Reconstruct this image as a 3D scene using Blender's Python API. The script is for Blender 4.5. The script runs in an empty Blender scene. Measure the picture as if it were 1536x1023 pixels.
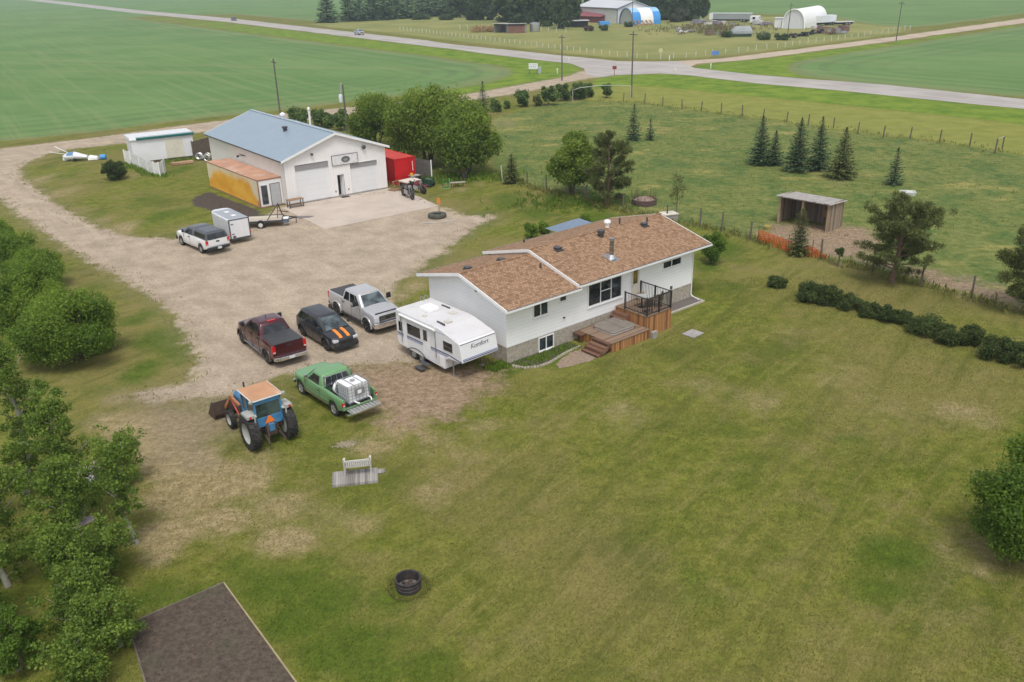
import bpy, bmesh, math, random
import numpy as np
from mathutils import Vector, Matrix
random.seed(7)
rng = np.random.default_rng(7)
PI = math.pi
R = math.radians
sc = bpy.context.scene
COL = sc.collection

# ------------------------------------------------------------------ camera (solved from the buildings' edges)
CF, CPITCH, CROLL, CH = 1291.0874, 0.4048, -0.0249, 19.3962     # focal in photo pixels, tilt, roll, height (m)
CX, CY = 768.0, 511.5
def cam_axes():
    c, s = math.cos(CPITCH), math.sin(CPITCH)
    fw = Vector((0, c, -s)); rt = Vector((1, 0, 0)); up = Vector((0, s, c))
    cr, sr = math.cos(CROLL), math.sin(CROLL)
    return rt*cr + up*sr, -rt*sr + up*cr, fw
RT, UP, FW = cam_axes()
CO = Vector((0, 0, CH))
def G(px, py, z=0.0):
    """ground point (height z) seen at a photo pixel: used to survey where things stand"""
    d = FW + RT*((px-CX)/CF) - UP*((py-CY)/CF)
    if d.z > -.0082: d.z = -.0082          # above or near the horizon: far away in that direction
    t = (z-CO.z)/d.z
    p = CO + d*t
    return (p.x, p.y)
def proj(P):
    d = Vector(P)-CO
    z = d.dot(FW)
    return CX+CF*d.dot(RT)/z, CY-CF*d.dot(UP)/z
def height_at(px, py, top):
    """height of an upright thing whose foot is at (px, py) and whose top is on photo row top"""
    x, y = G(px, py)
    lo, hi = 0.0, 60.0
    for _ in range(40):
        m = (lo+hi)/2
        if proj((x, y, m))[1] > top: lo = m
        else: hi = m
    return lo
def m_per_px(px, py):
    x, y = G(px, py)
    return math.sqrt(x*x+y*y+CH*CH)/CF*1.0

# ------------------------------------------------------------------ object helpers
def tag(o, label=None, cat=None, group=None, kind=None):
    if label: o['label'] = label
    if cat: o['category'] = cat
    if group: o['group'] = group
    if kind: o['kind'] = kind
    return o
def thing(name, label, cat, loc=(0, 0, 0), rz=0.0, group=None):
    o = bpy.data.objects.new(name, None); COL.objects.link(o)
    o.empty_display_size = 0.3
    o.location = loc if len(loc) == 3 else (loc[0], loc[1], 0)
    o.rotation_euler = (0, 0, rz)
    return tag(o, label, cat, group)
def copy_thing(o, loc=None, rz=None, label=None):
    c = o.copy(); COL.objects.link(c)
    if loc is not None: c.location = loc if len(loc) == 3 else (loc[0], loc[1], 0)
    if rz is not None: c.rotation_euler = (0, 0, rz)
    if label: c['label'] = label
    for ch in o.children:
        d = ch.copy(); COL.objects.link(d); d.parent = c
        for g in ch.children:
            e = g.copy(); COL.objects.link(e); e.parent = d
    return c
class Frame:
    def __init__(s, x, y, rz): s.x, s.y, s.rz = x, y, rz
    def w(s, x, y, z=0.0):
        c, q = math.cos(s.rz), math.sin(s.rz)
        return (s.x+c*x-q*y, s.y+q*x+c*y, z)
class MB:
    """collects faces, builds ONE mesh object"""
    def __init__(s, off=(0, 0, 0)):
        s.v = []; s.f = []; s.m = []; s.off = off; s.M = None
    def pt(s, p):
        p = Vector((p[0]-s.off[0], p[1]-s.off[1], p[2]-s.off[2]))
        if s.M is not None: p = s.M @ p
        s.v.append(tuple(p)); return len(s.v)-1
    def face(s, pts, mat=0):
        s.f.append([s.pt(p) for p in pts]); s.m.append(mat); return s
    def idx(s, ids, mat=0):
        s.f.append(list(ids)); s.m.append(mat)
    def box(s, x0, x1, y0, y1, z0, z1, mat=0, taper=0.0):
        t = taper
        a = [s.pt(p) for p in ((x0, y0, z0), (x1, y0, z0), (x1, y1, z0), (x0, y1, z0),
             (x0+t, y0+t, z1), (x1-t, y0+t, z1), (x1-t, y1-t, z1), (x0+t, y1-t, z1))]
        for q in ((0, 3, 2, 1), (4, 5, 6, 7), (0, 1, 5, 4), (1, 2, 6, 5), (2, 3, 7, 6), (3, 0, 4, 7)):
            s.idx([a[i] for i in q], mat)
        return s
    def hexa(s, P, mat=0):
        a = [s.pt(p) for p in P]
        for q in ((0, 3, 2, 1), (4, 5, 6, 7), (0, 1, 5, 4), (1, 2, 6, 5), (2, 3, 7, 6), (3, 0, 4, 7)):
            s.idx([a[i] for i in q], mat)
        return s
    def beam(s, p0, p1, w, h, mat=0, up=(0, 0, 1)):
        p0, p1 = Vector(p0), Vector(p1); d = (p1-p0).normalized(); u = Vector(up)
        if abs(d.dot(u)) > .98: u = Vector((1, 0, 0))
        r = d.cross(u).normalized()*(w/2); u = r.cross(d).normalized()*(h/2)
        return s.hexa([p0-r-u, p0+r-u, p1+r-u, p1-r-u, p0-r+u, p0+r+u, p1+r+u, p1-r+u], mat)
    def prism(s, poly, ax, d0, d1, mat=0):
        def P(q, d):
            return {'y': (q[0], d, q[1]), 'x': (d, q[0], q[1]), 'z': (q[0], q[1], d)}[ax]
        a = [s.pt(P(q, d0)) for q in poly]; b = [s.pt(P(q, d1)) for q in poly]
        n = len(poly)
        s.idx(a[::-1], mat); s.idx(b, mat)
        for i in range(n): s.idx([a[i], a[(i+1) % n], b[(i+1) % n], b[i]], mat)
        return s
    def loft(s, rings, mat=0, cap=True, closed=True):
        ids = [[s.pt(p) for p in r] for r in rings]
        n = len(rings[0])
        for a, b in zip(ids[:-1], ids[1:]):
            for i in range(n if closed else n-1):
                s.idx([a[i], a[(i+1) % n], b[(i+1) % n], b[i]], mat)
        if cap:
            s.idx(ids[0][::-1], mat); s.idx(ids[-1], mat)
        return s
    def tube(s, path, r, n=8, mat=0, cap=True):
        path = [Vector(p) for p in path]
        rr = r if isinstance(r, (list, tuple)) else [r]*len(path)
        rings = []; prev = None
        for i, p in enumerate(path):
            d = (path[min(i+1, len(path)-1)]-path[max(i-1, 0)]).normalized()
            if prev is None:
                u = Vector((0, 0, 1)) if abs(d.z) < .9 else Vector((1, 0, 0))
                a = d.cross(u).normalized()
            else:
                a = (prev-d*prev.dot(d))
                a = a.normalized() if a.length > 1e-6 else d.orthogonal().normalized()
            prev = a; b = d.cross(a)
            rings.append([p+(a*math.cos(2*PI*k/n)+b*math.sin(2*PI*k/n))*rr[i] for k in range(n)])
        return s.loft(rings, mat, cap)
    def lathe(s, prof, c=(0, 0, 0), ax='z', n=20, mat=0, cap=True):
        rings = []
        for r, h in prof:
            ring = []
            for k in range(n):
                a = 2*PI*k/n; u, w = r*math.cos(a), r*math.sin(a)
                q = {'z': (u, w, h), 'y': (u, h, w), 'x': (h, u, w)}[ax]
                ring.append((c[0]+q[0], c[1]+q[1], c[2]+q[2]))
            rings.append(ring)
        return s.loft(rings, mat, cap)
    def build(s, name, mats, parent=None, smooth=None, bevel=0.0, seg=2, label=None, recalc=True):
        me = bpy.data.meshes.new(name)
        me.from_pydata(s.v, [], s.f)
        if not isinstance(mats, (list, tuple)): mats = [mats]
        for m in mats: me.materials.append(m)
        me.polygons.foreach_set('material_index', s.m)
        if recalc:
            bm = bmesh.new(); bm.from_mesh(me)
            bmesh.ops.remove_doubles(bm, verts=bm.verts, dist=1e-5)
            bmesh.ops.recalc_face_normals(bm, faces=bm.faces)
            bm.to_mesh(me); bm.free()
        if smooth is not None:
            me.polygons.foreach_set('use_smooth', [True]*len(me.polygons))
            me.set_sharp_from_angle(angle=R(smooth))
        me.update()
        o = bpy.data.objects.new(name, me); COL.objects.link(o)
        if parent is not None: o.parent = parent
        if bevel:
            b = o.modifiers.new('bevel', 'BEVEL'); b.width = bevel; b.segments = seg; b.limit_method = 'ANGLE'; b.angle_limit = R(40)
        if label: o['label'] = label
        return o
def text_obj(name, txt, size, mat, parent, M, shear=0.0, extrude=0.003):
    cu = bpy.data.curves.new(name, 'FONT'); cu.body = txt; cu.size = size; cu.shear = shear; cu.extrude = extrude
    cu.align_x = 'CENTER'; cu.align_y = 'CENTER'
    t = bpy.data.objects.new(name+'_src', cu); COL.objects.link(t)
    dg = bpy.context.evaluated_depsgraph_get()
    me = bpy.data.meshes.new_from_object(t.evaluated_get(dg))
    bpy.data.objects.remove(t); me.transform(M)
    me.materials.clear(); me.materials.append(mat)
    o = bpy.data.objects.new(name, me); COL.objects.link(o); o.parent = parent
    return o

# ------------------------------------------------------------------ node helper
class NT:
    def __init__(s, tree): s.t = tree; s.n = tree.nodes; s.l = tree.links
    def new(s, typ, **kw):
        n = s.n.new(typ)
        for k, v in kw.items(): setattr(n, k, v)
        return n
    def put(s, sock, v):
        if isinstance(v, bpy.types.NodeSocket): s.l.new(v, sock)
        elif isinstance(v, (tuple, list)) and sock.type == 'RGBA' and len(v) == 3: sock.default_value = (*v, 1)
        else: sock.default_value = v
    def math(s, op, a, b=0.0, clamp=False):
        n = s.new('ShaderNodeMath', operation=op, use_clamp=clamp); s.put(n.inputs[0], a); s.put(n.inputs[1], b); return n.outputs[0]
    def mix(s, f, a, b, blend='MIX'):
        n = s.new('ShaderNodeMix', data_type='RGBA', blend_type=blend); s.put(n.inputs[0], f); s.put(n.inputs[6], a); s.put(n.inputs[7], b); return n.outputs[2]
    def attr(s, name):
        n = s.new('ShaderNodeAttribute', attribute_name=name); return n.outputs['Fac']
    def coord(s, kind='Object'): return s.new('ShaderNodeTexCoord').outputs[kind]
    def mapping(s, vec, scale=(1, 1, 1), rot=(0, 0, 0), loc=(0, 0, 0)):
        n = s.new('ShaderNodeMapping'); s.put(n.inputs[0], vec); n.inputs['Scale'].default_value = scale; n.inputs['Rotation'].default_value = rot; n.inputs['Location'].default_value = loc; return n.outputs[0]
    def aniso(s, vec, deg, along, across):
        """coordinates for a pattern stretched along a ground direction"""
        return s.mapping(s.mapping(vec, (1, 1, 1), (0, 0, -R(deg))), (along, across, 1))
    def noise(s, vec, scale, detail=4, rough=.55, dist=0.0, color=False):
        n = s.new('ShaderNodeTexNoise'); s.put(n.inputs['Vector'], vec); n.inputs['Scale'].default_value = scale; n.inputs['Detail'].default_value = detail; n.inputs['Roughness'].default_value = rough; n.inputs['Distortion'].default_value = dist
        return n.outputs['Color' if color else 'Fac']
    def ramp(s, f, lo, hi, a=0.0, b=1.0, smooth=True):
        n = s.new('ShaderNodeMapRange', interpolation_type='SMOOTHSTEP' if smooth else 'LINEAR'); n.clamp = True
        s.put(n.inputs[0], f); n.inputs[1].default_value = lo; n.inputs[2].default_value = hi; n.inputs[3].default_value = a; n.inputs[4].default_value = b; return n.outputs[0]
    def bump(s, h, strength=.3, dist=.02, normal=None):
        n = s.new('ShaderNodeBump'); n.inputs['Strength'].default_value = strength; n.inputs['Distance'].default_value = dist; s.put(n.inputs['Height'], h)
        if normal is not None: s.put(n.inputs['Normal'], normal)
        return n.outputs[0]
def new_mat(name):
    m = bpy.data.materials.new(name); m.use_nodes = True
    nt = NT(m.node_tree); b = m.node_tree.nodes['Principled BSDF']
    return m, nt, b
_cache = {}
def pm(name, c, rough=.6, var=.12, scale=3.0, metal=0.0, bump=0.0, bscale=40.0, spec=.5, dirt=None, dirt_amt=.5, stretch=(1, 1, 1), coat=0.0):
    """plain procedural material: colour broken up by two noises, optional stain colour"""
    if name in _cache: return _cache[name]
    m, nt, b = new_mat(name)
    v = nt.mapping(nt.coord(), stretch)
    n1 = nt.noise(v, scale, 5); n2 = nt.noise(v, scale*9, 3)
    f = nt.math('ADD', nt.math('MULTIPLY', n1, .65), nt.math('MULTIPLY', n2, .35))
    f = nt.ramp(f, .3, .7)
    lo = tuple(max(0, x*(1-var)) for x in c); hi = tuple(min(1, x*(1+var)) for x in c)
    col = nt.mix(f, lo, hi)
    if dirt is not None:
        d = nt.ramp(nt.noise(v, scale*.7, 6, .65), .5, .72, 0, dirt_amt)
        col = nt.mix(d, col, dirt)
    nt.put(b.inputs['Base Color'], col)
    nt.put(b.inputs['Roughness'], nt.ramp(n2, .3, .7, max(.02, rough-.07), min(1, rough+.07)))
    b.inputs['Metallic'].default_value = metal
    b.inputs['Specular IOR Level'].default_value = spec
    if coat: b.inputs['Coat Weight'].default_value = coat; b.inputs['Coat Roughness'].default_value = .08
    if bump: nt.put(b.inputs['Normal'], nt.bump(nt.noise(v, bscale, 4), bump, .02))
    _cache[name] = m
    return m
def lap_mat(name, c, pitch, axis, depth=.012, rough=.55, var=.05, dirt=None, vertical=False, gap=.06):
    """siding or ribbed sheet: a regular profile as bump along one object axis"""
    if name in _cache: return _cache[name]
    m, nt, b = new_mat(name)
    co = nt.coord(); sx = nt.new('ShaderNodeSeparateXYZ'); nt.put(sx.inputs[0], co)
    t = nt.math('FRACT', nt.math('DIVIDE', sx.outputs[axis], pitch))
    n1 = nt.noise(co, .8, 5); n2 = nt.noise(co, 14, 3)
    f = nt.ramp(nt.math('ADD', nt.math('MULTIPLY', n1, .6), nt.math('MULTIPLY', n2, .4)), .3, .7)
    col = nt.mix(f, tuple(x*(1-var) for x in c), tuple(min(1, x*(1+var)) for x in c))
    groove = nt.ramp(t, 0, gap, 0, 1)
    col = nt.mix(nt.math('SUBTRACT', 1, groove), col, tuple(x*.74 for x in c))
    if dirt is not None:
        vv = nt.mapping(co, (1, 1, .25))
        col = nt.mix(nt.ramp(nt.noise(vv, 1.6, 6, .65), .52, .75, 0, .45), col, dirt)
    nt.put(b.inputs['Base Color'], col); b.inputs['Roughness'].default_value = rough
    h = nt.ramp(t, 0, gap*2, 0, 1) if vertical else nt.math('ADD', nt.math('MULTIPLY', t, -.6), groove)
    nt.put(b.inputs['Normal'], nt.bump(h, .5, depth))
    _cache[name] = m
    return m
def glass_mat(name='window_glass', tint=(.02, .025, .03), rough=.06):
    if name in _cache: return _cache[name]
    m, nt, b = new_mat(name)
    n = nt.noise(nt.coord(), 1.4, 3)
    nt.put(b.inputs['Base Color'], nt.mix(nt.ramp(n, .35, .65), tuple(x*.5 for x in tint), tuple(x*2.2 for x in tint)))
    b.inputs['Roughness'].default_value = rough; b.inputs['Specular IOR Level'].default_value = .7
    _cache[name] = m
    return m
# ================================================================== GROUND
def poly_sdf(X, Y, P):
    """signed distance in metres, positive inside"""
    P = np.asarray(P, float); x = X.ravel(); y = Y.ravel()
    d2 = np.full(x.shape, 1e18); ins = np.zeros(x.shape, bool)
    for (ax, ay), (bx, by) in zip(P, np.roll(P, -1, 0)):
        ex, ey = bx-ax, by-ay; L = ex*ex+ey*ey+1e-12
        t = np.clip(((x-ax)*ex+(y-ay)*ey)/L, 0, 1)
        d2 = np.minimum(d2, (x-ax-t*ex)**2+(y-ay-t*ey)**2)
        c = (ay > y) != (by > y)
        with np.errstate(divide='ignore', invalid='ignore'):
            ins ^= c & (x < (bx-ax)*(y-ay)/(by-ay)+ax)
    return np.where(ins, 1, -1)*np.sqrt(d2)
def GP(pts): return [G(*p) for p in pts]
gravel_px = [(-420, 272), (-150, 240), (0, 222.7), (130, 208), (260, 190), (338, 180), (536, 159.5), (694, 142.5), (778, 127.6), (852, 114.6), (876, 105),
 (924, 108), (924, 113), (884, 118), (860, 121.5), (809, 134), (759, 142.8), (700, 150.5), (545, 171), (300, 199), (187, 215), (130, 220.7), (78, 229), (47, 241), (30, 254),
 (34, 268), (78, 302), (146, 341), (193, 354), (260, 358), (310, 352), (345, 350), (378, 333), (398, 324), (420, 309), (600, 285), (640, 302), (660, 309), (676, 315), (698, 324),
 (741, 321), (743, 328), (720, 337), (692, 357), (640, 398), (602, 419), (587, 440), (594, 470), (640, 500), (650, 540), (560, 545), (480, 556), (420, 566), (380, 582), (335, 600), (285, 600),
 (225, 603), (192, 592), (285, 571), (299, 545), (272, 492), (246, 458), (203, 430), (156, 404), (91, 365), (39, 331), (0, 299.5), (-60, 266), (-420, 300)]
road_r_px = [(969, 92.4), (1017, 91.7), (1080, 88), (1136, 81.3), (1344, 54.7), (1536, 27.3), (1720, 2), (1720, 10), (1536, 34.4), (1344, 61), (1136, 88), (1080, 93), (1046, 95.3), (1036, 100), (1000, 104)]
highway_px = [(-60, -16), (40, -3), (90, 2), (203, 15), (340, 27), (530, 48.2), (640, 60.5), (680, 66.8), (780, 76.6), (849, 84.2), (900, 88.6), (925, 91.7), (969, 92.4), (1017, 91.9), (1030, 98), (1042, 102), (1136, 112.5), (1331, 127.6), (1536, 149), (1760, 172),
 (1760, 190), (1536, 163.5), (1396, 149.7), (1271, 137), (1136, 125.2), (1080, 118.6), (1032, 113), (989, 110.3), (924, 112.8), (900, 116), (880, 112), (876, 103), (856, 95.3), (815, 91), (744, 82.4), (680, 73.8), (640, 69.5), (530, 56), (340, 33), (203, 19.8), (75, 4.5), (20, -2), (-60, -12.5)]
crop_l_px = [(-500, 262), (-150, 228), (0, 212), (130, 199), (260, 182), (420, 165), (560, 149), (660, 136), (730, 125), (762, 115), (771, 107), (760, 101), (735, 97), (690, 91), (640, 83.5), (560, 74), (480, 64), (338, 46), (203, 28.5), (100, 17), (0, 3), (-500, -30)]
crop_r_px = [(1181, 103), (1186, 96), (1201, 91), (1284, 77), (1344, 68.5), (1488, 46), (1536, 38.5), (1720, 14), (1900, 60), (1800, 174), (1536, 145.5), (1370, 131), (1253, 120.5), (1195, 112)]
crop_f1_px = [(-300, -50), (-60, -27), (60, -13), (203, 9), (340, 20), (420, 27), (485, 33), (520, 31), (620, 22), (700, -20)]
crop_f2_px = [(1052, 30), (1062, 22), (1120, 20), (1255, 26), (1290, 35), (1372, 42), (1420, 36), (1536, 20), (1720, -6), (1800, -12), (900, -15), (1000, 25)]
yard_px = [(440, 34), (520, 31), (700, 18), (1000, 18), (1062, 23), (1255, 27), (1290, 36), (1380, 42), (1330, 53), (1136, 78), (1060, 86), (985, 89), (920, 87), (850, 80), (780, 72), (690, 62), (600, 51), (500, 41)]
pasture_px = [(748, 268), (790, 279), (832, 290), (908, 311), (1000, 331), (1050, 338), (1090, 347), (1138, 362), (1240, 388), (1310, 404), (1377, 423), (1457, 447), (1536, 470), (1750, 530), (1900, 300), (1536, 234), (1500, 227), (1454, 219), (1365, 207.5), (1286, 199), (1212, 188), (1144, 179), (1082, 170), (1023, 163), (967, 155), (860, 151), (800, 160), (745, 176), (735, 220)]
mown_px = [(860, 150), (967, 154), (1023, 162), (1144, 178), (1286, 198), (1365, 206.5), (1500, 226), (1900, 298), (1900, 240), (1536, 186), (1396, 171), (1292, 160), (1136, 145), (1000, 131), (930, 128), (890, 134)]
bright_px = [(890, 134), (930, 128), (1000, 131), (1136, 145), (1292, 160), (1396, 171), (1536, 186), (1900, 240), (1900, 200), (1536, 164), (1396, 150), (1271, 137), (1136, 125.2), (1032, 113.2), (989, 110.5), (924, 113.2), (890, 118)]
ditch_px = [(-60, -10), (90, 6), (203, 20.5), (340, 34), (530, 57), (680, 74.5), (744, 83), (815, 91.5), (856, 96), (876, 104), (852, 114), (778, 127), (694, 142), (600, 152), (660, 136.5), (730, 125.5), (762, 115.5), (772, 107), (760, 100), (690, 90), (640, 82.5), (560, 73), (480, 63), (338, 45), (203, 27.5), (0, 2)]
ditch2_px = [(1040, 103), (1050, 96.5), (1136, 89), (1344, 62), (1536, 35.5), (1720, 12), (1720, 14), (1536, 39), (1344, 69), (1201, 91), (1186, 96), (1181, 103), (1195, 112), (1253, 121), (1370, 131.5), (1330, 127), (1136, 112)]
soil_px = [(287, 299), (312, 287), (392, 317), (386, 330), (356, 322), (318, 316), (292, 309)]
dirt_px = [(530, 548), (600, 522), (660, 540), (735, 552), (746, 562), (732, 588), (690, 620), (620, 640), (575, 628), (500, 560)]
path_px = [(1250, 372), (1330, 396), (1400, 408), (1470, 425), (1536, 446), (1536, 464), (1457, 442), (1377, 417), (1300, 396)]
dirt2_px = [(180, 592), (300, 592), (400, 588), (440, 600), (400, 628), (360, 660), (330, 700), (260, 710), (215, 680), (190, 630)]
shel_px = [(1140, 350), (1165, 336), (1290, 340), (1320, 360), (1300, 385), (1240, 385), (1180, 368)]
# blobs of dry and of lush turf: px, py, radius (px), strength
dry_b = [(230, 690, 60, .9), (280, 740, 70, 1), (250, 800, 55, 1), (330, 780, 70, .7), (420, 760, 70, .6), (500, 770, 60, .4), (200, 640, 50, .8), (390, 690, 60, .5), (560, 670, 50, .6), (250, 650, 60, 1), (340, 720, 70, 1), (270, 700, 60, 1.1), (430, 810, 60, .8), (240, 830, 40, .7), (160, 630, 40, .6), (540, 790, 50, .5), (640, 740, 60, .5), (600, 640, 50, .7), (720, 640, 40, .5), (930, 620, 60, .45), (1060, 580, 50, .4), (1130, 600, 60, .45), (1440, 620, 60, .5), (650, 660, 60, .45),
 (300, 640, 60, .6), (700, 690, 70, .4), (760, 820, 60, .25), (1480, 830, 120, .45), (1400, 900, 120, .3), (1100, 900, 90, .2), (1000, 720, 60, .25), (880, 640, 60, .2), (1250, 560, 80, .35), (1190, 500, 70, .3), (960, 610, 60, .2), (1330, 610, 70, .35), (1150, 700, 80, .2), (1500, 720, 60, .3),
 (70, 330, 30, .5), (120, 365, 25, .7), (190, 405, 16, .6), (240, 450, 16, .5), (280, 500, 14, .6), (90, 290, 30, .5), (180, 345, 30, .7), (150, 330, 20, .5), (60, 270, 22, .6), (210, 262, 25, .35), (260, 290, 20, .2), (280, 340, 18, .35), (230, 300, 24, .1),
 (620, 430, 25, .7), (600, 445, 20, .7), (700, 330, 20, .5), (880, 250, 25, .5), (900, 190, 30, .6), (760, 185, 25, .8), (830, 205, 30, .6), (1000, 195, 30, .6), (1080, 240, 40, .3), (1250, 270, 40, .6), (1330, 250, 40, .4), (1400, 270, 40, .5), (1480, 300, 50, .5), (1440, 350, 40, .5), (1010, 170, 30, .4), (780, 250, 20, .4), (690, 285, 15, .4), (720, 275, 14, .4),
 (210, 505, 20, .35), (100, 570, 30, .3), (170, 600, 26, .5), (620, 550, 40, .5), (460, 640, 25, .4)]
lush_b = [(245, 505, 38, .95), (272, 528, 28, .95), (205, 562, 36, .8), (150, 585, 36, .5), (225, 470, 22, .7), (140, 430, 40, .5), (220, 510, 35, .7), (150, 320, 40, .4), (220, 300, 35, .5), (90, 265, 30, .4), (260, 320, 30, .6), (1110, 720, 45, .5), (1040, 780, 45, .45), (1240, 760, 50, .4), (1190, 640, 45, .4), (850, 760, 50, .3), (360, 850, 50, .6), (450, 930, 60, 1), (580, 900, 50, .8), (640, 1000, 60, .8), (480, 840, 40, .6), (1030, 860, 50, .5), (560, 1010, 50, .8), (300, 900, 60, .8), (420, 880, 70, .9), (500, 900, 70, .8), (520, 970, 80, 1), (600, 950, 50, .6), (240, 890, 50, .8), (610, 880, 40, .5), (700, 770, 60, .4), (1340, 830, 60, .9), (1320, 880, 60, .6), (1050, 900, 60, .45), (1090, 640, 40, .5), (1130, 690, 40, .4), (1280, 660, 40, .5), (1160, 560, 40, .35), (1410, 700, 40, .4),
 (680, 350, 35, .9), (720, 330, 30, .9), (760, 300, 30, .8), (650, 385, 25, .8), (800, 320, 30, .7), (620, 400, 12, .5), (900, 330, 40, .8), (980, 320, 30, .6), (1080, 370, 40, .8), (1090, 430, 40, .5), (1060, 400, 25, .7), (250, 520, 30, .8), (220, 550, 30, .8), (200, 480, 25, .7), (270, 545, 20, .6), (240, 325, 25, .7), (200, 320, 25, .4), (285, 310, 18, .5), (270, 255, 20, .7), (60, 250, 20, .3), (430, 650, 30, .7), (470, 660, 25, .5), (1000, 245, 40, .7), (1100, 255, 40, .7), (1150, 270, 40, .6), (1450, 260, 40, .5), (1500, 270, 50, .6), (1250, 235, 30, .5), (960, 240, 30, .5), (780, 200, 25, .5), (760, 555, 25, .8), (830, 540, 30, .8), (1100, 500, 40, .3), (20, 560, 60, .4), (40, 420, 60, .6), (1560, 640, 60, .4), (900, 580, 50, .3), (740, 620, 40, .25), (1230, 480, 40, .3)]

def axis_coords(lo, hi, step, far_lo, far_hi, g=1.13):
    a = list(np.arange(lo, hi+1e-6, step)); s = step; v = hi
    while v < far_hi: s *= g; v += s; a.append(v)
    s = step; v = lo; b = []
    while v > far_lo: s *= g; v -= s; b.append(v)
    return np.array(b[::-1]+a)
xs = axis_coords(-52, 52, .4, -2400, 2400); ys = axis_coords(12, 122, .4, -250, 2600, 1.1)
GX, GY = np.meshgrid(xs, ys)
GRID_X, GRID_Y = xs, ys
def jit(poly, step, amp, seed):
    """natural edge: resample an outline and wobble it"""
    r = np.random.default_rng(seed); P = np.array(poly, float); out = []
    for a, b in zip(P, np.roll(P, -1, 0)):
        n = max(1, int(np.hypot(*(b-a))/step)); d = (b-a)/np.hypot(*(b-a)); nn = np.array([-d[1], d[0]])
        for i in range(n): out.append(a+(b-a)*i/n+(nn*r.normal(0, amp) if i else 0))
    return out
gravel_w, highway_w, road_r_w = GP(gravel_px), GP(highway_px), GP(road_r_px)
S_ = {}
S_['gravel'] = np.maximum(poly_sdf(GX, GY, gravel_w), poly_sdf(GX, GY, road_r_w))
crop = poly_sdf(GX, GY, GP(crop_l_px))
for q in (crop_r_px, crop_f1_px, crop_f2_px): crop = np.maximum(crop, poly_sdf(GX, GY, GP(q)))
crop = np.maximum(crop, (GY.ravel()-560))
S_['crop'] = crop
S_['yard'] = poly_sdf(GX, GY, GP(yard_px))
S_['pasture'] = poly_sdf(GX, GY, GP(pasture_px))
S_['mown'] = poly_sdf(GX, GY, GP(mown_px))
S_['bright'] = np.maximum(np.maximum(poly_sdf(GX, GY, GP(bright_px)), poly_sdf(GX, GY, GP(ditch_px))), poly_sdf(GX, GY, GP(ditch2_px)))
S_['dirt2'] = poly_sdf(GX, GY, GP(dirt2_px))
S_['soil'] = poly_sdf(GX, GY, GP(soil_px))
S_['dirt'] = np.maximum(poly_sdf(GX, GY, GP(dirt_px)), np.maximum(poly_sdf(GX, GY, GP(path_px)), poly_sdf(GX, GY, GP(shel_px))))
for nm, bl in (('dry', dry_b), ('lush', lush_b)):
    a = np.zeros(GX.size)
    for px, py, rp, st in bl:
        cx, cy = G(px, py); rx = rp*m_per_px(px, py); x2, y2 = G(px, py-rp*.6)
        ry = max(rx*.8, math.hypot(x2-cx, y2-cy)*.8)
        a = np.maximum(a, st*np.exp(-(((GX.ravel()-cx)/rx)**2+((GY.ravel()-cy)/ry)**2)))
    S_[nm] = a

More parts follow.
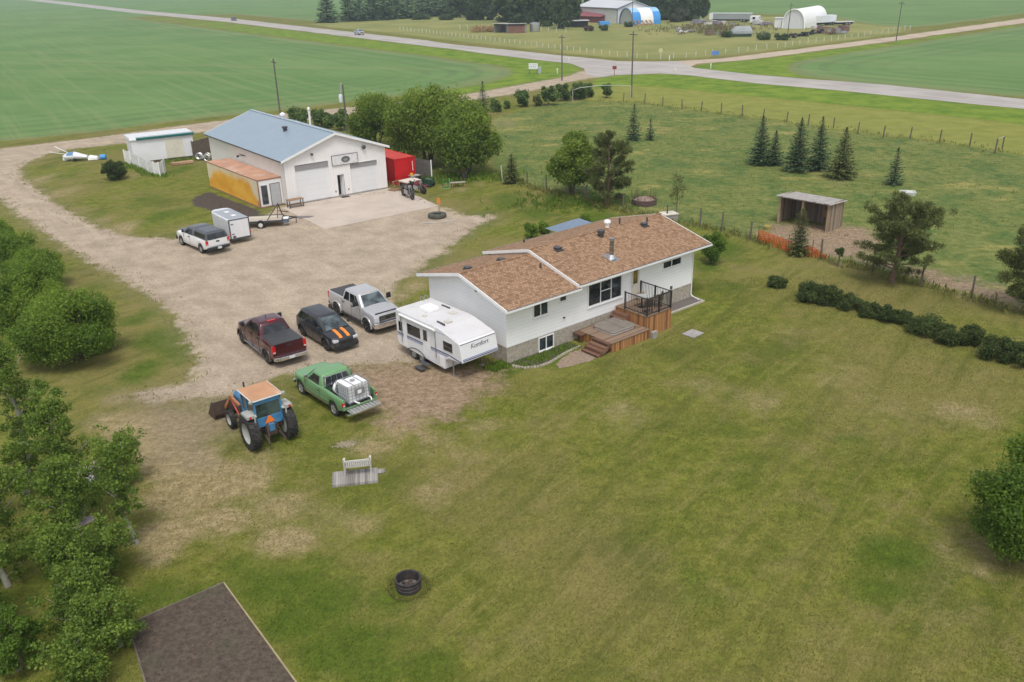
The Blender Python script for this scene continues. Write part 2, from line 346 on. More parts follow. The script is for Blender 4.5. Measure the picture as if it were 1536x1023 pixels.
def ground_material():
    m, nt, b = new_mat('ground_cover')
    co = nt.coord('Object')
    big = nt.noise(co, .06, 5, .6); mid = nt.noise(co, .45, 6, .62); fine = nt.noise(co, 4.0, 6, .7); vfine = nt.noise(co, 26, 4, .7)
    blades = nt.noise(nt.aniso(co, 55, 4, 18), 1.0, 5, .7)
    wob = nt.math('SUBTRACT', nt.noise(co, .9, 6, .7), .5)
    def zone(name, soft, amp):
        return nt.ramp(nt.math('ADD', nt.attr(name), nt.math('MULTIPLY', wob, amp)), -soft, soft)
    def vary(a, c, f, lo=.35, hi=.65): return nt.mix(nt.ramp(f, lo, hi), a, c)
    # lawn
    mixn = nt.math('ADD', nt.math('MULTIPLY', nt.noise(co, 1.3, 8, .75), .75), nt.math('MULTIPLY', fine, .25))
    lawn = vary((.084, .110, .010), (.192, .198, .036), mixn, .36, .64)
    lawn = nt.mix(nt.ramp(big, .42, .64, 0, .7), lawn, (.205, .165, .062))
    lawn = nt.mix(nt.ramp(nt.noise(co, .22, 7, .7), .5, .66, 0, .55), lawn, (.225, .18, .075))
    lawn = nt.mix(nt.ramp(nt.noise(nt.mapping(co, (1, 1, 1), (0, 0, 0), (31, 17, 0)), .16, 6, .66), .52, .68, 0, .6), lawn, (.066, .088, .014))
    # faint mowing passes
    st = nt.noise(nt.aniso(co, 56, .10, .9), 1.0, 5, .62, .4)
    lawn = nt.mix(nt.ramp(st, .48, .68, 0, .5), lawn, (.070, .090, .012))
    st2 = nt.noise(nt.aniso(co, 48, .16, 1.9), 1.0, 5, .65, .3)
    lawn = nt.mix(nt.ramp(st2, .5, .7, 0, .42), lawn, (.25, .215, .075))
    dn = nt.math('ADD', nt.attr('dry'), nt.math('MULTIPLY', nt.math('SUBTRACT', nt.noise(co, .8, 8, .74), .5), 1.0))
    dryc = vary((.20, .16, .075), (.40, .315, .175), nt.noise(co, 2.2, 8, .75), .3, .7)
    lawn = nt.mix(nt.ramp(dn, .18, .72, 0, .95), lawn, dryc)
    ln = nt.math('ADD', nt.attr('lush'), nt.math('MULTIPLY', nt.math('SUBTRACT', nt.noise(co, .55, 6, .7), .5), .9))
    lushc = vary((.046, .084, .008), (.10, .142, .016), nt.noise(co, 1.6, 8, .75), .3, .7)
    lawn = nt.mix(nt.ramp(ln, .2, .75, 0, .88), lawn, lushc)
    # pasture: rough clumpy grazing
    clump = nt.noise(co, 1.3, 8, .75); c2 = nt.noise(nt.mapping(co, (.30, .22, 1)), 1.0, 7, .72); c3 = nt.noise(nt.mapping(co, (.12, .2, 1), (0, 0, .3), (9, 4, 0)), 1.0, 7, .7)
    past = vary((.085, .12, .024), (.20, .215, .066), clump, .3, .7)
    past = nt.mix(nt.ramp(c2, .47, .60, 0, .8), past, vary((.050, .098, .022), (.10, .155, .038), clump))
    past = nt.mix(nt.ramp(c3, .52, .66, 0, .75), past, vary((.22, .20, .055), (.34, .30, .10), clump))
    past = nt.mix(nt.ramp(dn, .4, 1.0, 0, .75), past, (.23, .19, .095))
    past = nt.mix(nt.ramp(ln, .35, .9, 0, .8), past, vary((.042, .09, .026), (.08, .14, .036), clump))
    col = nt.mix(zone('pasture', .8, 3.0), lawn, past)
    mown = vary((.165, .19, .034), (.25, .25, .06), nt.math('ADD', nt.math('MULTIPLY', mid, .6), nt.math('MULTIPLY', fine, .4)))
    col = nt.mix(zone('mown', 1.0, 3.0), col, mown)
    yard = vary((.18, .20, .06), (.26, .25, .09), nt.noise(co, .05, 7, .65))
    col = nt.mix(zone('yard', 2.0, 4.0), col, yard)
    br = vary((.09, .165, .014), (.185, .25, .03), nt.noise(co, .25, 7, .68))
    col = nt.mix(zone('bright', 1.0, 4.0), col, br)
    # crop: rows of young green over brown soil
    w = nt.new('ShaderNodeTexWave', wave_type='BANDS', bands_direction='X'); nt.put(w.inputs['Vector'], nt.aniso(co, 65, 1, 1)); w.inputs['Scale'].default_value = .16; w.inputs['Distortion'].default_value = 5.0; w.inputs['Detail'].default_value = 4; w.inputs['Detail Scale'].default_value = .35
    cropc = vary((.098, .188, .056), (.135, .228, .074), nt.noise(co, .025, 7, .65))
    cropc = nt.mix(nt.ramp(w.outputs['Fac'], .35, 1.0, 0, .10), cropc, (.205, .25, .105))
    streak = nt.noise(nt.aniso(co, -22, .008, .075), 1.0, 6, .62)
    cropc = nt.mix(nt.ramp(streak, .54, .7, 0, .38), cropc, (.27, .26, .125))
    streak2 = nt.noise(nt.aniso(co, -25, .014, .22), 1.0, 5, .6)
    cropc = nt.mix(nt.ramp(streak2, .45, .7, 0, .3), cropc, (.076, .155, .044))
    rows = nt.math('SINE', nt.math('MULTIPLY', nt.attr('crop'), 1.15)); hd = nt.ramp(nt.math('ADD', nt.attr('crop'), nt.math('MULTIPLY', nt.math('SUBTRACT', nt.noise(co, .04, 4), .5), 60)), 34, 6)
    cropc = nt.mix(nt.math('MULTIPLY', hd, nt.ramp(rows, .0, .8, 0, .42)), cropc, (.09, .125, .055))
    fr_ = nt.noise(nt.aniso(co, -58, .012, .5), 1.0, 5, .65)
    cropc = nt.mix(nt.ramp(fr_, .46, .66, 0, .42), cropc, (.20, .25, .10))
    edge = nt.ramp(nt.math('ADD', nt.attr('crop'), nt.math('MULTIPLY', nt.math('SUBTRACT', nt.noise(co, .1, 6, .7), .5), 22)), 6, 0, 0, .34)
    cropc = nt.mix(edge, cropc, (.26, .23, .11))
    col = nt.mix(zone('crop', 1.0, 2.5), col, cropc)
    # bare ground
    dirtc = vary((.16, .105, .066), (.40, .29, .205), nt.noise(co, 2.6, 9, .78), .3, .7)
    dmask = nt.ramp(nt.math('ADD', nt.attr('dirt'), nt.math('MULTIPLY', nt.math('SUBTRACT', nt.noise(co, .8, 8, .75), .5), 7.0)), -1.2, 1.0)
    col = nt.mix(nt.math('MULTIPLY', dmask, .92), col, dirtc)
    g1 = nt.noise(co, 9, 6, .78); g2 = nt.noise(co, .5, 8, .72)
    grav = vary((.305, .245, .18), (.455, .37, .275), g2, .3, .7)
    grav = nt.mix(nt.ramp(g1, .5, .72, 0, .5), grav, (.52, .43, .33))
    grav = nt.mix(nt.ramp(nt.noise(co, 15, 5, .75), .55, .7, 0, .5), grav, (.175, .14, .105))
    tr = nt.noise(nt.aniso(co, -52, .09, 1.1), 1.0, 5, .62, .9)
    grav = nt.mix(nt.ramp(tr, .54, .66, 0, .28), grav, (.53, .435, .33))
    grav = nt.mix(nt.ramp(tr, .34, .44, .22, 0), grav, (.25, .20, .15))
    pk = nt.noise(nt.mapping(co, (1, 1, 1), (0, 0, 0), (40, 3, 0)), .33, 7, .75)
    grav = nt.mix(nt.ramp(pk, .56, .68, 0, .5), grav, (.285, .22, .15))
    gs = nt.math('ADD', nt.attr('gravel'), nt.math('MULTIPLY', nt.math('SUBTRACT', nt.noise(co, .6, 9, .76), .5), 4.2))
    # thin dry turf fringe beside the gravel
    col = nt.mix(nt.ramp(gs, -2.0, 0.1, 0, .45), col, (.205, .18, .085))
    col = nt.mix(nt.ramp(gs, -.35, .45), col, grav)
    d2 = nt.ramp(nt.math('ADD', nt.attr('dirt2'), nt.math('MULTIPLY', nt.math('SUBTRACT', nt.noise(co, .7, 9, .74), .5), 5.5)), -1.0, 2.2)
    col = nt.mix(nt.math('MULTIPLY', d2, .66), col, vary((.13, .10, .062), (.33, .26, .18), nt.noise(co, 3.1, 8, .78), .3, .7))
    soilc = vary((.055, .042, .034), (.105, .085, .07), nt.noise(co, 3.5, 7, .75))
    col = nt.mix(nt.ramp(nt.math('ADD', nt.attr('soil'), nt.math('MULTIPLY', wob, 1.4)), -.25, .25), col, soilc)
    # grain common to everything
    grain = nt.math('ADD', nt.math('MULTIPLY', blades, .4), nt.math('ADD', nt.math('MULTIPLY', vfine, .2), nt.math('MULTIPLY', nt.noise(co, 6.5, 8, .8), .4)))
    col = nt.mix(1.0, col, nt.mix(nt.ramp(grain, .33, .67), (.58, .58, .58), (1.38, 1.38, 1.38)), 'MULTIPLY')
    nt.put(b.inputs['Base Color'], col); b.inputs['Roughness'].default_value = .95; b.inputs['Specular IOR Level'].default_value = .12
    hgt = nt.math('ADD', nt.math('MULTIPLY', fine, .7), nt.math('MULTIPLY', vfine, .4))
    nt.put(b.inputs['Normal'], nt.bump(hgt, .55, .12))
    return m
M_ground = ground_material()
ny, nx = GX.shape
II = np.arange(nx*ny).reshape(ny, nx)
quads = np.stack([II[:-1, :-1], II[:-1, 1:], II[1:, 1:], II[1:, :-1]], -1).reshape(-1, 4)
cell = lambda a: a[quads].mean(1)
in_grav = (cell(S_['gravel']) > 0)
near = (GY.ravel()[quads].mean(1) < 400)
zone_id = np.zeros(len(quads), int)
zone_id[in_grav & near] = 1
zone_id[(cell(S_['crop']) > 0) & (zone_id == 0)] = 2
zone_id[(cell(S_['pasture']) > 0) & (zone_id == 0)] = 3
# very gentle unevenness of the turf, none on the yard or near what stands on it
GZ = np.zeros(nx*ny)
for zi, nm in enumerate(('lawn', 'gravel_driveway', 'crop_field', 'pasture')):
    q = quads[zone_id == zi]; used, inv = np.unique(q, return_inverse=True)
    me = bpy.data.meshes.new(nm); me.vertices.add(len(used))
    me.vertices.foreach_set('co', np.stack([GX.ravel()[used], GY.ravel()[used], GZ[used]], -1).ravel().astype(np.float32))
    me.loops.add(q.size); me.loops.foreach_set('vertex_index', inv.ravel().astype(np.int32))
    me.polygons.add(len(q)); me.polygons.foreach_set('loop_start', np.arange(0, q.size, 4, dtype=np.int32))
    me.update(calc_edges=True); me.validate()
    for k, a in S_.items():
        at = me.attributes.new(k, 'FLOAT', 'POINT'); at.data.foreach_set('value', np.clip(a[used], -60, 60).astype(np.float32))
    me.materials.append(M_ground)
    o = bpy.data.objects.new(nm, me); COL.objects.link(o); o['kind'] = 'structure'

# paved highway and concrete: sheets of their own
def sheet(name, poly, z, mat, step=1.0, amp=.05, seed=1, thick=0.0):
    P = jit(poly, step, amp, seed)
    mb = MB()
    if thick: mb.prism(P, 'z', z-thick, z)
    else: mb.face([(x, y, z) for x, y in P])
    o = mb.build(name, mat, recalc=bool(thick)); o['kind'] = 'structure'
    return o
def asphalt_mat():
    m, nt, b = new_mat('worn_asphalt')
    co = nt.coord()
    c = nt.mix(nt.ramp(nt.noise(co, .12, 6, .6), .35, .65), (.30, .275, .25), (.39, .36, .33))
    a, d = G(340, 30), G(680, 70)
    ang = math.atan2(d[1]-a[1], d[0]-a[0])
    s = nt.noise(nt.aniso(co, math.degrees(ang), .012, .75), 1.0, 4, .6)
    c = nt.mix(nt.ramp(s, .45, .62, 0, .5), c, (.46, .425, .385))
    c = nt.mix(nt.ramp(nt.noise(co, 6, 5, .7), .5, .7, 0, .3), c, (.17, .16, .155))
    nt.put(b.inputs['Base Color'], c); b.inputs['Roughness'].default_value = .9
    return m
sheet('highway', highway_w, .02, asphalt_mat(), 6, .15, 3)
road_m, nt, b = new_mat('gravel_road'); co = nt.coord()
nt.put(b.inputs['Base Color'], nt.mix(nt.ramp(nt.noise(co, .2, 7, .7), .35, .65), (.36, .28, .205), (.46, .375, .285))); b.inputs['Roughness'].default_value = .95
sheet('gravel_road', road_r_w, .012, road_m, 5, .25, 4)
# ================================================================== HOUSE
HF = Frame(-0.285, 42.084, .68235)
M_siding = lap_mat('white_lap_siding', (.86, .86, .855), .2, 2, .012, .5, .03, gap=.09)
M_white = pm('white_trim', (.78, .78, .77), .45, .04, 2)
M_parge = pm('stone_parging', (.36, .32, .26), .9, .3, 5, bump=.6, bscale=14, dirt=(.2, .19, .13))
M_conc = pm('grey_concrete', (.30, .275, .25), .9, .2, 2.5, bump=.3)
M_glass = glass_mat()
M_black = pm('black_metal', (.018, .018, .02), .45, .2, 6)
M_dkgrey = pm('dark_grey_metal', (.06, .06, .065), .5, .2, 6)
M_galv = pm('galvanised_metal', (.5, .5, .5), .35, .15, 6, metal=.9)
M_steel = pm('brown_flue_steel', (.30, .27, .24), .3, .3, 8, metal=.8)
def shingle_mat():
    m, nt, b = new_mat('brown_shingles')
    co = nt.coord()
    br = nt.new('ShaderNodeTexBrick'); nt.put(br.inputs['Vector'], co); br.offset = .5
    br.inputs['Scale'].default_value = 1.0; br.inputs['Brick Width'].default_value = .18; br.inputs['Row Height'].default_value = .15
    br.inputs['Mortar Size'].default_value = .008; br.inputs['Color1'].default_value = (0, 0, 0, 1); br.inputs['Color2'].default_value = (1, 1, 1, 1); br.inputs['Mortar'].default_value = (.3, .3, .3, 1); br.inputs['Bias'].default_value = 0
    f = nt.math('ADD', nt.math('MULTIPLY', br.outputs['Color'], .34), nt.math('MULTIPLY', nt.noise(nt.mapping(co, (7, 14, 1)), 1.0, 4, .7), .8))
    col = nt.mix(nt.ramp(f, .3, .85), (.19, .106, .058), (.40, .255, .155))
    col = nt.mix(nt.ramp(nt.noise(co, 9, 4, .7), .6, .8, 0, .4), col, (.15, .085, .052))
    col = nt.mix(nt.ramp(nt.noise(co, .5, 4), .4, .7, 0, .3), col, (.33, .20, .125))
    col = nt.mix(br.outputs['Fac'], col, (.10, .06, .04))
    nt.put(b.inputs['Base Color'], col); b.inputs['Roughness'].default_value = .92; b.inputs['Specular IOR Level'].default_value = .25
    nt.put(b.inputs['Normal'], nt.bump(f, .5, .03))
    return m
M_shingle = shingle_mat()

house = thing('house', 'white ranch house with brown shingle roof and stone base beside the camper', 'house', HF.w(0, 0), HF.rz)
gW, gL, uL, HB, HW = 7.05, 4.84, 10.33, .97, 3.50
HL = gL+uL
mb = MB(); mb.box(0, HL, 0, gW, -.1, HB-.004); mb.build('foundation', M_parge, house)
SL = .25
gE, gR_, gy = 3.36, 4.40, 3.525       # garage wing: eave edge height, ridge
uE, uR_, uy = 3.52, 4.62, 3.69
# walls with gables, slightly proud of the base
mb = MB()
p = .02
def wall_block(x0, x1, yb, ez, ry, rz):
    prof = [(-p, HB), (yb+p, HB), (yb+p, ez), (ry, rz), (-p, ez)]
    mb.prism(prof, 'x', x0, x1)
wall_block(-p, gL, gW, 3.40, gy, 4.40-.10)
wall_block(gL+.002, HL+p, gW+.33, 3.50, uy, 4.62-.12)
mb.build('wall', M_siding, house)
def roof(name, x0, x1, ry, rz, ez, ov, depth):
    mb = MB(); t = .05
    def side(y0, z0, y1, z1):
        mb.hexa([(x0, y0, z0-t), (x1, y0, z0-t), (x1, y1, z1-t), (x0, y1, z1-t), (x0, y0, z0), (x1, y0, z0), (x1, y1, z1), (x0, y1, z1)])
    side(-ov, ez, ry, rz); side(2*ry+ov, ez, ry, rz)
    mb.box(x0, x1, ry-.12, ry+.12, rz-.04, rz+.012)
    r = mb.build(name, M_shingle, house)
    h = .17
    for y0, y1 in ((-ov, ry), (2*ry+ov, ry)):
        for xx in (x0, x1):
            a, c = (xx-.025, xx+.025)
            f = MB(); f.hexa([(a, y0, ez-h), (c, y0, ez-h), (c, y1, rz-h), (a, y1, rz-h), (a, y0, ez-.004+.012), (c, y0, ez+.008), (c, y1, rz+.008), (a, y1, rz+.008)]); f.build('fascia', M_white, r)
    for ya, yb in ((-ov+.03, -p-.002), (2*ry+ov-.03, depth+p+.002)):
        y0, y1 = min(ya, yb), max(ya, yb)
        s = MB(); s.box(x0+.03, x1-.03, y0, y1, ez-.12, ez-.10); s.build('soffit', M_white, r)
    for yy, sgn in ((-ov, -1), (2*ry+ov, 1)):
        ys = sorted((yy, yy+sgn*.11)); ys2 = sorted((yy+sgn*.015, yy+sgn*.095))
        g = MB(); g.box(x0, x1, ys[0], ys[1], ez-.13, ez-.02, 0)
        g.box(x0+.02, x1-.02, ys2[0], ys2[1], ez-.021, ez-.017, 1); g.build('gutter', [M_white, M_dkgrey], r)
    return r
r1 = roof('roof', -.43, gL+.0, gy, gR_, gE, .62, gW)
r2 = roof('roof', gL-.12, HL+.97, uy, uR_, uE, .60, gW+.33)
r2['label'] = 'higher brown roof with the steel flue and four vents'
def zr(y, ry, rz, ez, ov=.62): return rz-abs(y-ry)*(rz-ez)/(ry+ov)
def roof_vent(par, x, y, rr, s=.18, h=.14, kind='box'):
    z = zr(y, *rr)
    mb = MB()
    if kind == 'box':
        mb.box(x-s*1.35, x+s*1.35, y-s*1.35, y+s*1.35, z-.06, z+.03); mb.box(x-s, x+s, y-s, y+s, z, z+h, 0, .02); mb.box(x-s*1.15, x+s*1.15, y-s*1.15, y+s*1.15, z+h, z+h+.035)
    elif kind == 'pipe':
        mb.tube([(x, y, z-.05), (x, y, z+h)], .06, 10)
    elif kind == 'cowl':
        mb.lathe([(.16, z-.06), (.17, z+.2), (.22, z+.22), (.24, z+.40), (.22, z+.42), (.02, z+.42)], (x, y, 0), n=14)
    elif kind == 'turbine':
        mb.lathe([(.13, z-.06), (.13, z+.22), (.2, z+.26), (.23, z+.36), (.19, z+.46), (.06, z+.52)], (x, y, 0), n=14)
    return mb.build('roof_vent', {'box': M_dkgrey, 'pipe': M_dkgrey, 'cowl': M_dkgrey, 'turbine': M_white}[kind], par)
u_ = (uy, uR_, uE); g_ = (gy, gR_, gE)
roof_vent(r2, 6.35, 2.9, u_); roof_vent(r2, 10.0, 3.0, u_, kind='cowl'); roof_vent(r2, 11.3, 3.75, u_, kind='turbine'); roof_vent(r2, 12.4, 3.75, u_, h=.42, kind='pipe')
roof_vent(r2, 13.75, 2.9, u_, .17, .16); roof_vent(r2, 14.35, 3.2, u_, h=.3, kind='pipe'); roof_vent(r2, 7.4, 7.2, u_, h=.2, kind='pipe')
roof_vent(r1, .7, 4.15, g_, .16, .09); roof_vent(r1, 2.95, 3.95, g_, .16, .07); roof_vent(r1, 4.2, 2.0, g_, h=.28, kind='pipe')
z = zr(.81, *u_)
mb = MB(); mb.tube([(8.68, .81, z-.1), (8.68, .81, z+1.05)], .13, 14, 0); mb.lathe([(.15, z+1.05), (.17, z+1.07), (.17, z+1.2), (.05, z+1.24)], (8.68, .81, 0), n=14, mat=1)
for zz in (.35, .7): mb.lathe([(.14, z+zz), (.14, z+zz+.03)], (8.68, .81, 0), n=14, mat=1)
ch = mb.build('chimney', [M_steel, M_galv], r2, 40)
mb = MB(); mb.hexa([(8.34, .42, z-.10), (9.02, .42, z-.10), (9.02, 1.25, z+.115), (8.34, 1.25, z+.115), (8.34, .42, z-.08), (9.02, .42, z-.08), (9.02, 1.25, z+.135), (8.34, 1.25, z+.135)])
mb.lathe([(.30, z-.02), (.16, z+.22)], (8.68, .81, 0), n=14); mb.build('flashing', M_galv, r2)
def window(x0, x1, z0, z1, mull=(), hbars=(), yf=-p, fr=.06, sill=True):
    """opening in the front wall, frame standing proud, panes set back"""
    mb = MB(); y0 = yf-.045
    mb.box(x0-fr, x0, y0, yf+.02, z0-fr, z1+fr); mb.box(x1, x1+fr, y0, yf+.02, z0-fr, z1+fr)
    mb.box(x0, x1, y0, yf+.02, z1, z1+fr); mb.box(x0, x1, y0, yf+.02, z0-fr, z0)
    for q in mull: mb.box(q-.03, q+.03, y0+.006, yf+.02, z0, z1)
    for (a, c, zz) in hbars: mb.box(a, c, y0+.009, yf+.02, zz-.025, zz+.025)
    if sill: mb.box(x0-fr-.03, x1+fr+.03, y0-.04, y0, z0-fr-.03, z0-fr)
    w = mb.build('window', M_white, house)
    g = MB(); g.box(x0, x1, yf-.012, yf-.004, z0, z1); g.build('pane', M_glass, w)
    return w
window(1.9, 2.88, 2.22, 2.98, (2.39,)); window(3.82, 4.26, 2.64, 3.04)
window(6.02, 8.66, 1.78, 3.02, (6.97, 7.83), ((6.97, 7.83, 2.45),), fr=.09)
window(12.34, 13.95, 2.58, 2.97, (13.1,)); window(2.28, 3.30, .12, .84, (2.79,), yf=0.0)
mb = MB(); mb.box(9.42, 10.22, -p-.05, 0, 1.28, 3.34, 0); mb.build('door_frame', M_white, house)
mb = MB(); mb.box(9.5, 10.14, -p-.075, -p-.051, 1.3, 3.26); d = mb.build('door', pm('cream_door', (.62, .57, .48), .5, .06, 2), house)
mb = MB(); mb.box(9.64, 10.0, -p-.083, -p-.0755, 2.25, 3.1); mb.build('pane', glass_mat('amber_glass', (.10, .075, .02)), d)
mb = MB(); mb.tube([(9.56, -p-.12, 2.1), (9.56, -p-.12, 2.22)], .018, 6); mb.build('handle', M_galv, d)
mb = MB(); mb.tube([(HL-.06, -p-.05, 3.4), (HL-.06, -p-.05, .25), (HL-.06, -p-.22, .14), (HL-.06, -p-.75, .06)], .04, 6); mb.build('downspout', M_white, house)
mb = MB(); mb.box(13.1, 13.22, -p-.09, -p-.001, 1.08, 1.26); mb.tube([(13.16, -p-.05, 1.08), (13.16, -p-.05, .3)], .015, 6); mb.build('meter', M_dkgrey, house)
mb = MB(); mb.lathe([(.05, -p-.10), (.05, -p)], (4.1, 0, 1.62), 'y', 10); mb.build('vent_cap', M_dkgrey, house)
mb = MB(); mb.box(-p-.1, -p-.001, 2.35, 2.5, 3.55, 3.75); mb.build('wall_lamp', M_dkgrey, house)

# ---------------------------------------------------------------- decks
def wood_mat(name, c1, c2, pitch=.14, axis=0, rough=.75):
    m, nt, b = new_mat(name); co = nt.coord(); sx = nt.new('ShaderNodeSeparateXYZ'); nt.put(sx.inputs[0], co)
    t = nt.math('DIVIDE', sx.outputs[axis], pitch); fl = nt.math('FLOOR', t); fr = nt.math('FRACT', t)
    wn = nt.new('ShaderNodeTexWhiteNoise', noise_dimensions='1D'); nt.put(wn.inputs['W'], fl)
    st = [1, 1, 1]; st = tuple(12 if i == axis else 1.2 for i in range(3))
    g = nt.noise(nt.mapping(co, st), 1.5, 5, .65)
    f = nt.math('ADD', nt.math('MULTIPLY', wn.outputs['Value'], .55), nt.math('MULTIPLY', g, .55))
    col = nt.mix(nt.ramp(f, .15, .9), c1, c2)
    gp = nt.ramp(fr, 0, .1, 0, 1); col = nt.mix(nt.math('SUBTRACT', 1, gp), col, tuple(x*.3 for x in c1))
    nt.put(b.inputs['Base Color'], col); b.inputs['Roughness'].default_value = rough
    nt.put(b.inputs['Normal'], nt.bump(nt.math('ADD', gp, nt.math('MULTIPLY', g, .3)), .5, .02))
    return m
M_skirt = wood_mat('orange_cedar_boards', (.16, .062, .018), (.46, .225, .085), .14, 0)
M_skirtx = wood_mat('orange_cedar_boards_side', (.16, .062, .018), (.40, .19, .072), .14, 1)
M_deckb = wood_mat('weathered_deck_boards', (.15, .095, .06), (.27, .185, .125), .14, 1)
M_stepw = wood_mat('brown_step_boards', (.11, .05, .03), (.21, .11, .066), .2, 0)
def deck(name, label, x0, x1, y0, y1, z, cat='deck'):
    cx, cy = x0, y0
    d = thing(name, label, cat, HF.w(cx, cy), HF.rz)
    w, l = x1-x0, y1-y0
    mb = MB(); mb.box(-.03, w+.03, -.03, l-.03, z-.04, z); mb.build('deck_floor', M_deckb, d)
    mb = MB(); mb.box(0, w, 0, .03, 0, z-.042); mb.build('skirt_panel', M_skirt, d)
    mb = MB(); mb.box(0, .03, .032, l-.04, 0, z-.042); mb.box(w-.03, w, .032, l-.04, 0, z-.042); mb.build('skirt_panel', M_skirtx, d)
    return d
up = deck('raised_deck', 'raised cedar deck with black railing at the house door', 8.24, 10.35, -2.5, -.03, 1.25)
lo = deck('lower_deck', 'low cedar deck around the covered hot tub', 5.2, 8.2, -2.75, -.03, .58)
# brown steps joining the low deck to the raised one and a walkway along the wall
mb = MB(); mb.box(2.55, 3.0, 1.55, 2.66, .585, .80, 0); mb.box(2.72, 3.0, 1.55, 2.66, .80, 1.02, 0); mb.build('step', M_stepw, lo)
mb = MB(); mb.box(-.45, -.034, 2.0, 2.68, .50, .56); mb.build('walkway', M_stepw, lo)
# railing
rl = MB(); za, zb = 1.27, 2.28
w, l = 2.11, 2.47
def rail_run(p0, p1, n):
    p0, p1 = Vector(p0), Vector(p1)
    rl.beam(p0+Vector((0, 0, zb)), p1+Vector((0, 0, zb)), .045, .05); rl.beam(p0+Vector((0, 0, za+.08)), p1+Vector((0, 0, za+.08)), .03, .035)
    for k in range(1, n):
        q = p0.lerp(p1, k/n); rl.beam((q.x, q.y, za+.08), (q.x, q.y, zb), .016, .016)
posts = [(.04, 1.75), (.04, .04), (w*.5, .04), (w-.04, .04), (w-.04, 1.25), (w-.04, l-.08)]
rail_run((*posts[0], 0), (*posts[1], 0), 14); rail_run((*posts[1], 0), (*posts[3], 0), 18); rail_run((*posts[3], 0), (*posts[5], 0), 20)
rg = rl.build('railing', M_black, up)
for q in posts:
    m_ = MB(); m_.box(q[0]-.035, q[0]+.035, q[1]-.035, q[1]+.035, 1.25, 2.33); m_.build('post', M_black, rg)
# stairs down from the low deck
st = thing('stair', 'four brown wooden steps descending from the low cedar deck', 'stairs', HF.w(4.1, -2.72), HF.rz)
for k in range(4):
    m_ = MB(); m_.box(.27*k, .27*k+.31, .04, 1.23, .145*(k+1)-.05, .145*(k+1)-.01); m_.box(.27*k+.27, .27*k+.29, .04, 1.23, .145*k+.135, .145*(k+1)+.09 if k < 3 else .5); m_.build('tread', M_stepw, st)
for yy in (0, 1.24):
    m_ = MB(); m_.prism([(0, 0), (.3, 0), (1.08, .36), (1.08, .56), (.98, .56), (0, .12)], 'y', yy, yy+.035); m_.build('stringer', M_stepw, st)
# hot tub
ht = thing('hot_tub', 'hot tub under a grey brown cover set in the low deck', 'hot tub', HF.w(6.95, -1.22, .582), HF.rz)
def rrect(w, l, r, z, n=5):
    out = []
    for cx, cy, a0 in ((w-r, l-r, 0), (-w+r, l-r, 90), (-w+r, -l+r, 180), (w-r, -l+r, 270)):
        for k in range(n+1):
            a = R(a0+90*k/n); out.append((cx+r*math.cos(a), cy+r*math.sin(a), z))
    return out
M_cover = pm('taupe_vinyl_cover', (.20, .175, .145), .6, .12, 3)
m_ = MB(); m_.loft([rrect(.93, .80, .22, 0), rrect(.93, .80, .22, .09)]); m_.build('tub_shell', M_white, ht, 30)
m_ = MB(); m_.loft([rrect(.98, .85, .24, .092), rrect(.99, .86, .24, .15), rrect(.93, .8, .22, .20)]); cv = m_.build('cover', M_cover, ht, 30)
m_ = MB(); m_.box(-.012, .012, -.79, .79, .2005, .208); m_.build('seam', M_dkgrey, cv)
# patio furniture on the raised deck
M_wick = pm('brown_wicker', (.10, .07, .05), .7, .3, 20, bump=.5)
tb = thing('patio_table', 'small round glass table on the raised deck', 'table', HF.w(9.15, -1.25, 1.252), HF.rz)
m_ = MB(); m_.lathe([(.02, .68), (.36, .68), (.36, .705), (.02, .705)], n=20); m_.build('table_top', pm('grey_glass_top', (.35, .36, .35), .15, .1, 4), tb, 40)
m_ = MB(); m_.tube([(0, 0, .02), (0, 0, .68)], .035, 8); m_.lathe([(.2, 0), (.2, .02), (.05, .03)], n=14); m_.build('pedestal', M_black, tb)
def patio_chair(x, y, rz, label):
    c = thing('patio_chair', label, 'chair', HF.w(x, y, 1.252), HF.rz+rz, 'chairs on the raised deck')
    m_ = MB(); m_.box(-.24, .24, -.24, .24, .38, .43); m_.build('seat', M_wick, c, bevel=.01)
    m_ = MB(); m_.hexa([(-.24, .2, .43), (.24, .2, .43), (.24, .25, .43), (-.24, .25, .43), (-.24, .29, .88), (.24, .29, .88), (.24, .33, .88), (-.24, .33, .88)]); m_.build('backrest', M_wick, c, bevel=.01)
    for sx in (-.21, .21):
        for sy in (-.21, .21):
            m_ = MB(); m_.tube([(sx, sy, 0), (sx, sy, .38)], .018, 6); m_.build('leg', M_black, c)
        m_ = MB(); m_.box(sx-.025, sx+.025, -.22, .26, .6, .63); m_.build('armrest', M_wick, c)
patio_chair(8.78, -2.02, 2.6, 'brown patio chair at the outer corner of the raised deck')
patio_chair(9.95, -1.75, -2.2, 'brown patio chair at the far railing of the raised deck')
m_ = MB(); m_.lathe([(.16, 0), (.21, .3), (.19, .3), (.17, .26), (.01, .26)], n=14)
pt = thing('flower_pot', 'pale plant pot with dried stems against the door railing', 'plant pot', HF.w(9.95, -.45, 1.252), HF.rz); m_.build('pot', pm('clay_pot', (.42, .34, .27), .8), pt, 40)
m_ = MB(); rr = random.Random(3)
for k in range(40):
    a = rr.uniform(0, 6.28); q = rr.uniform(.02, .15); m_.beam((q*math.cos(a), q*math.sin(a), .25), (2.0*q*math.cos(a), 2.0*q*math.sin(a), .3+rr.uniform(.1, .28)), .012, .012)
m_.build('plant', pm('dry_stems', (.35, .27, .15), .9), pt)

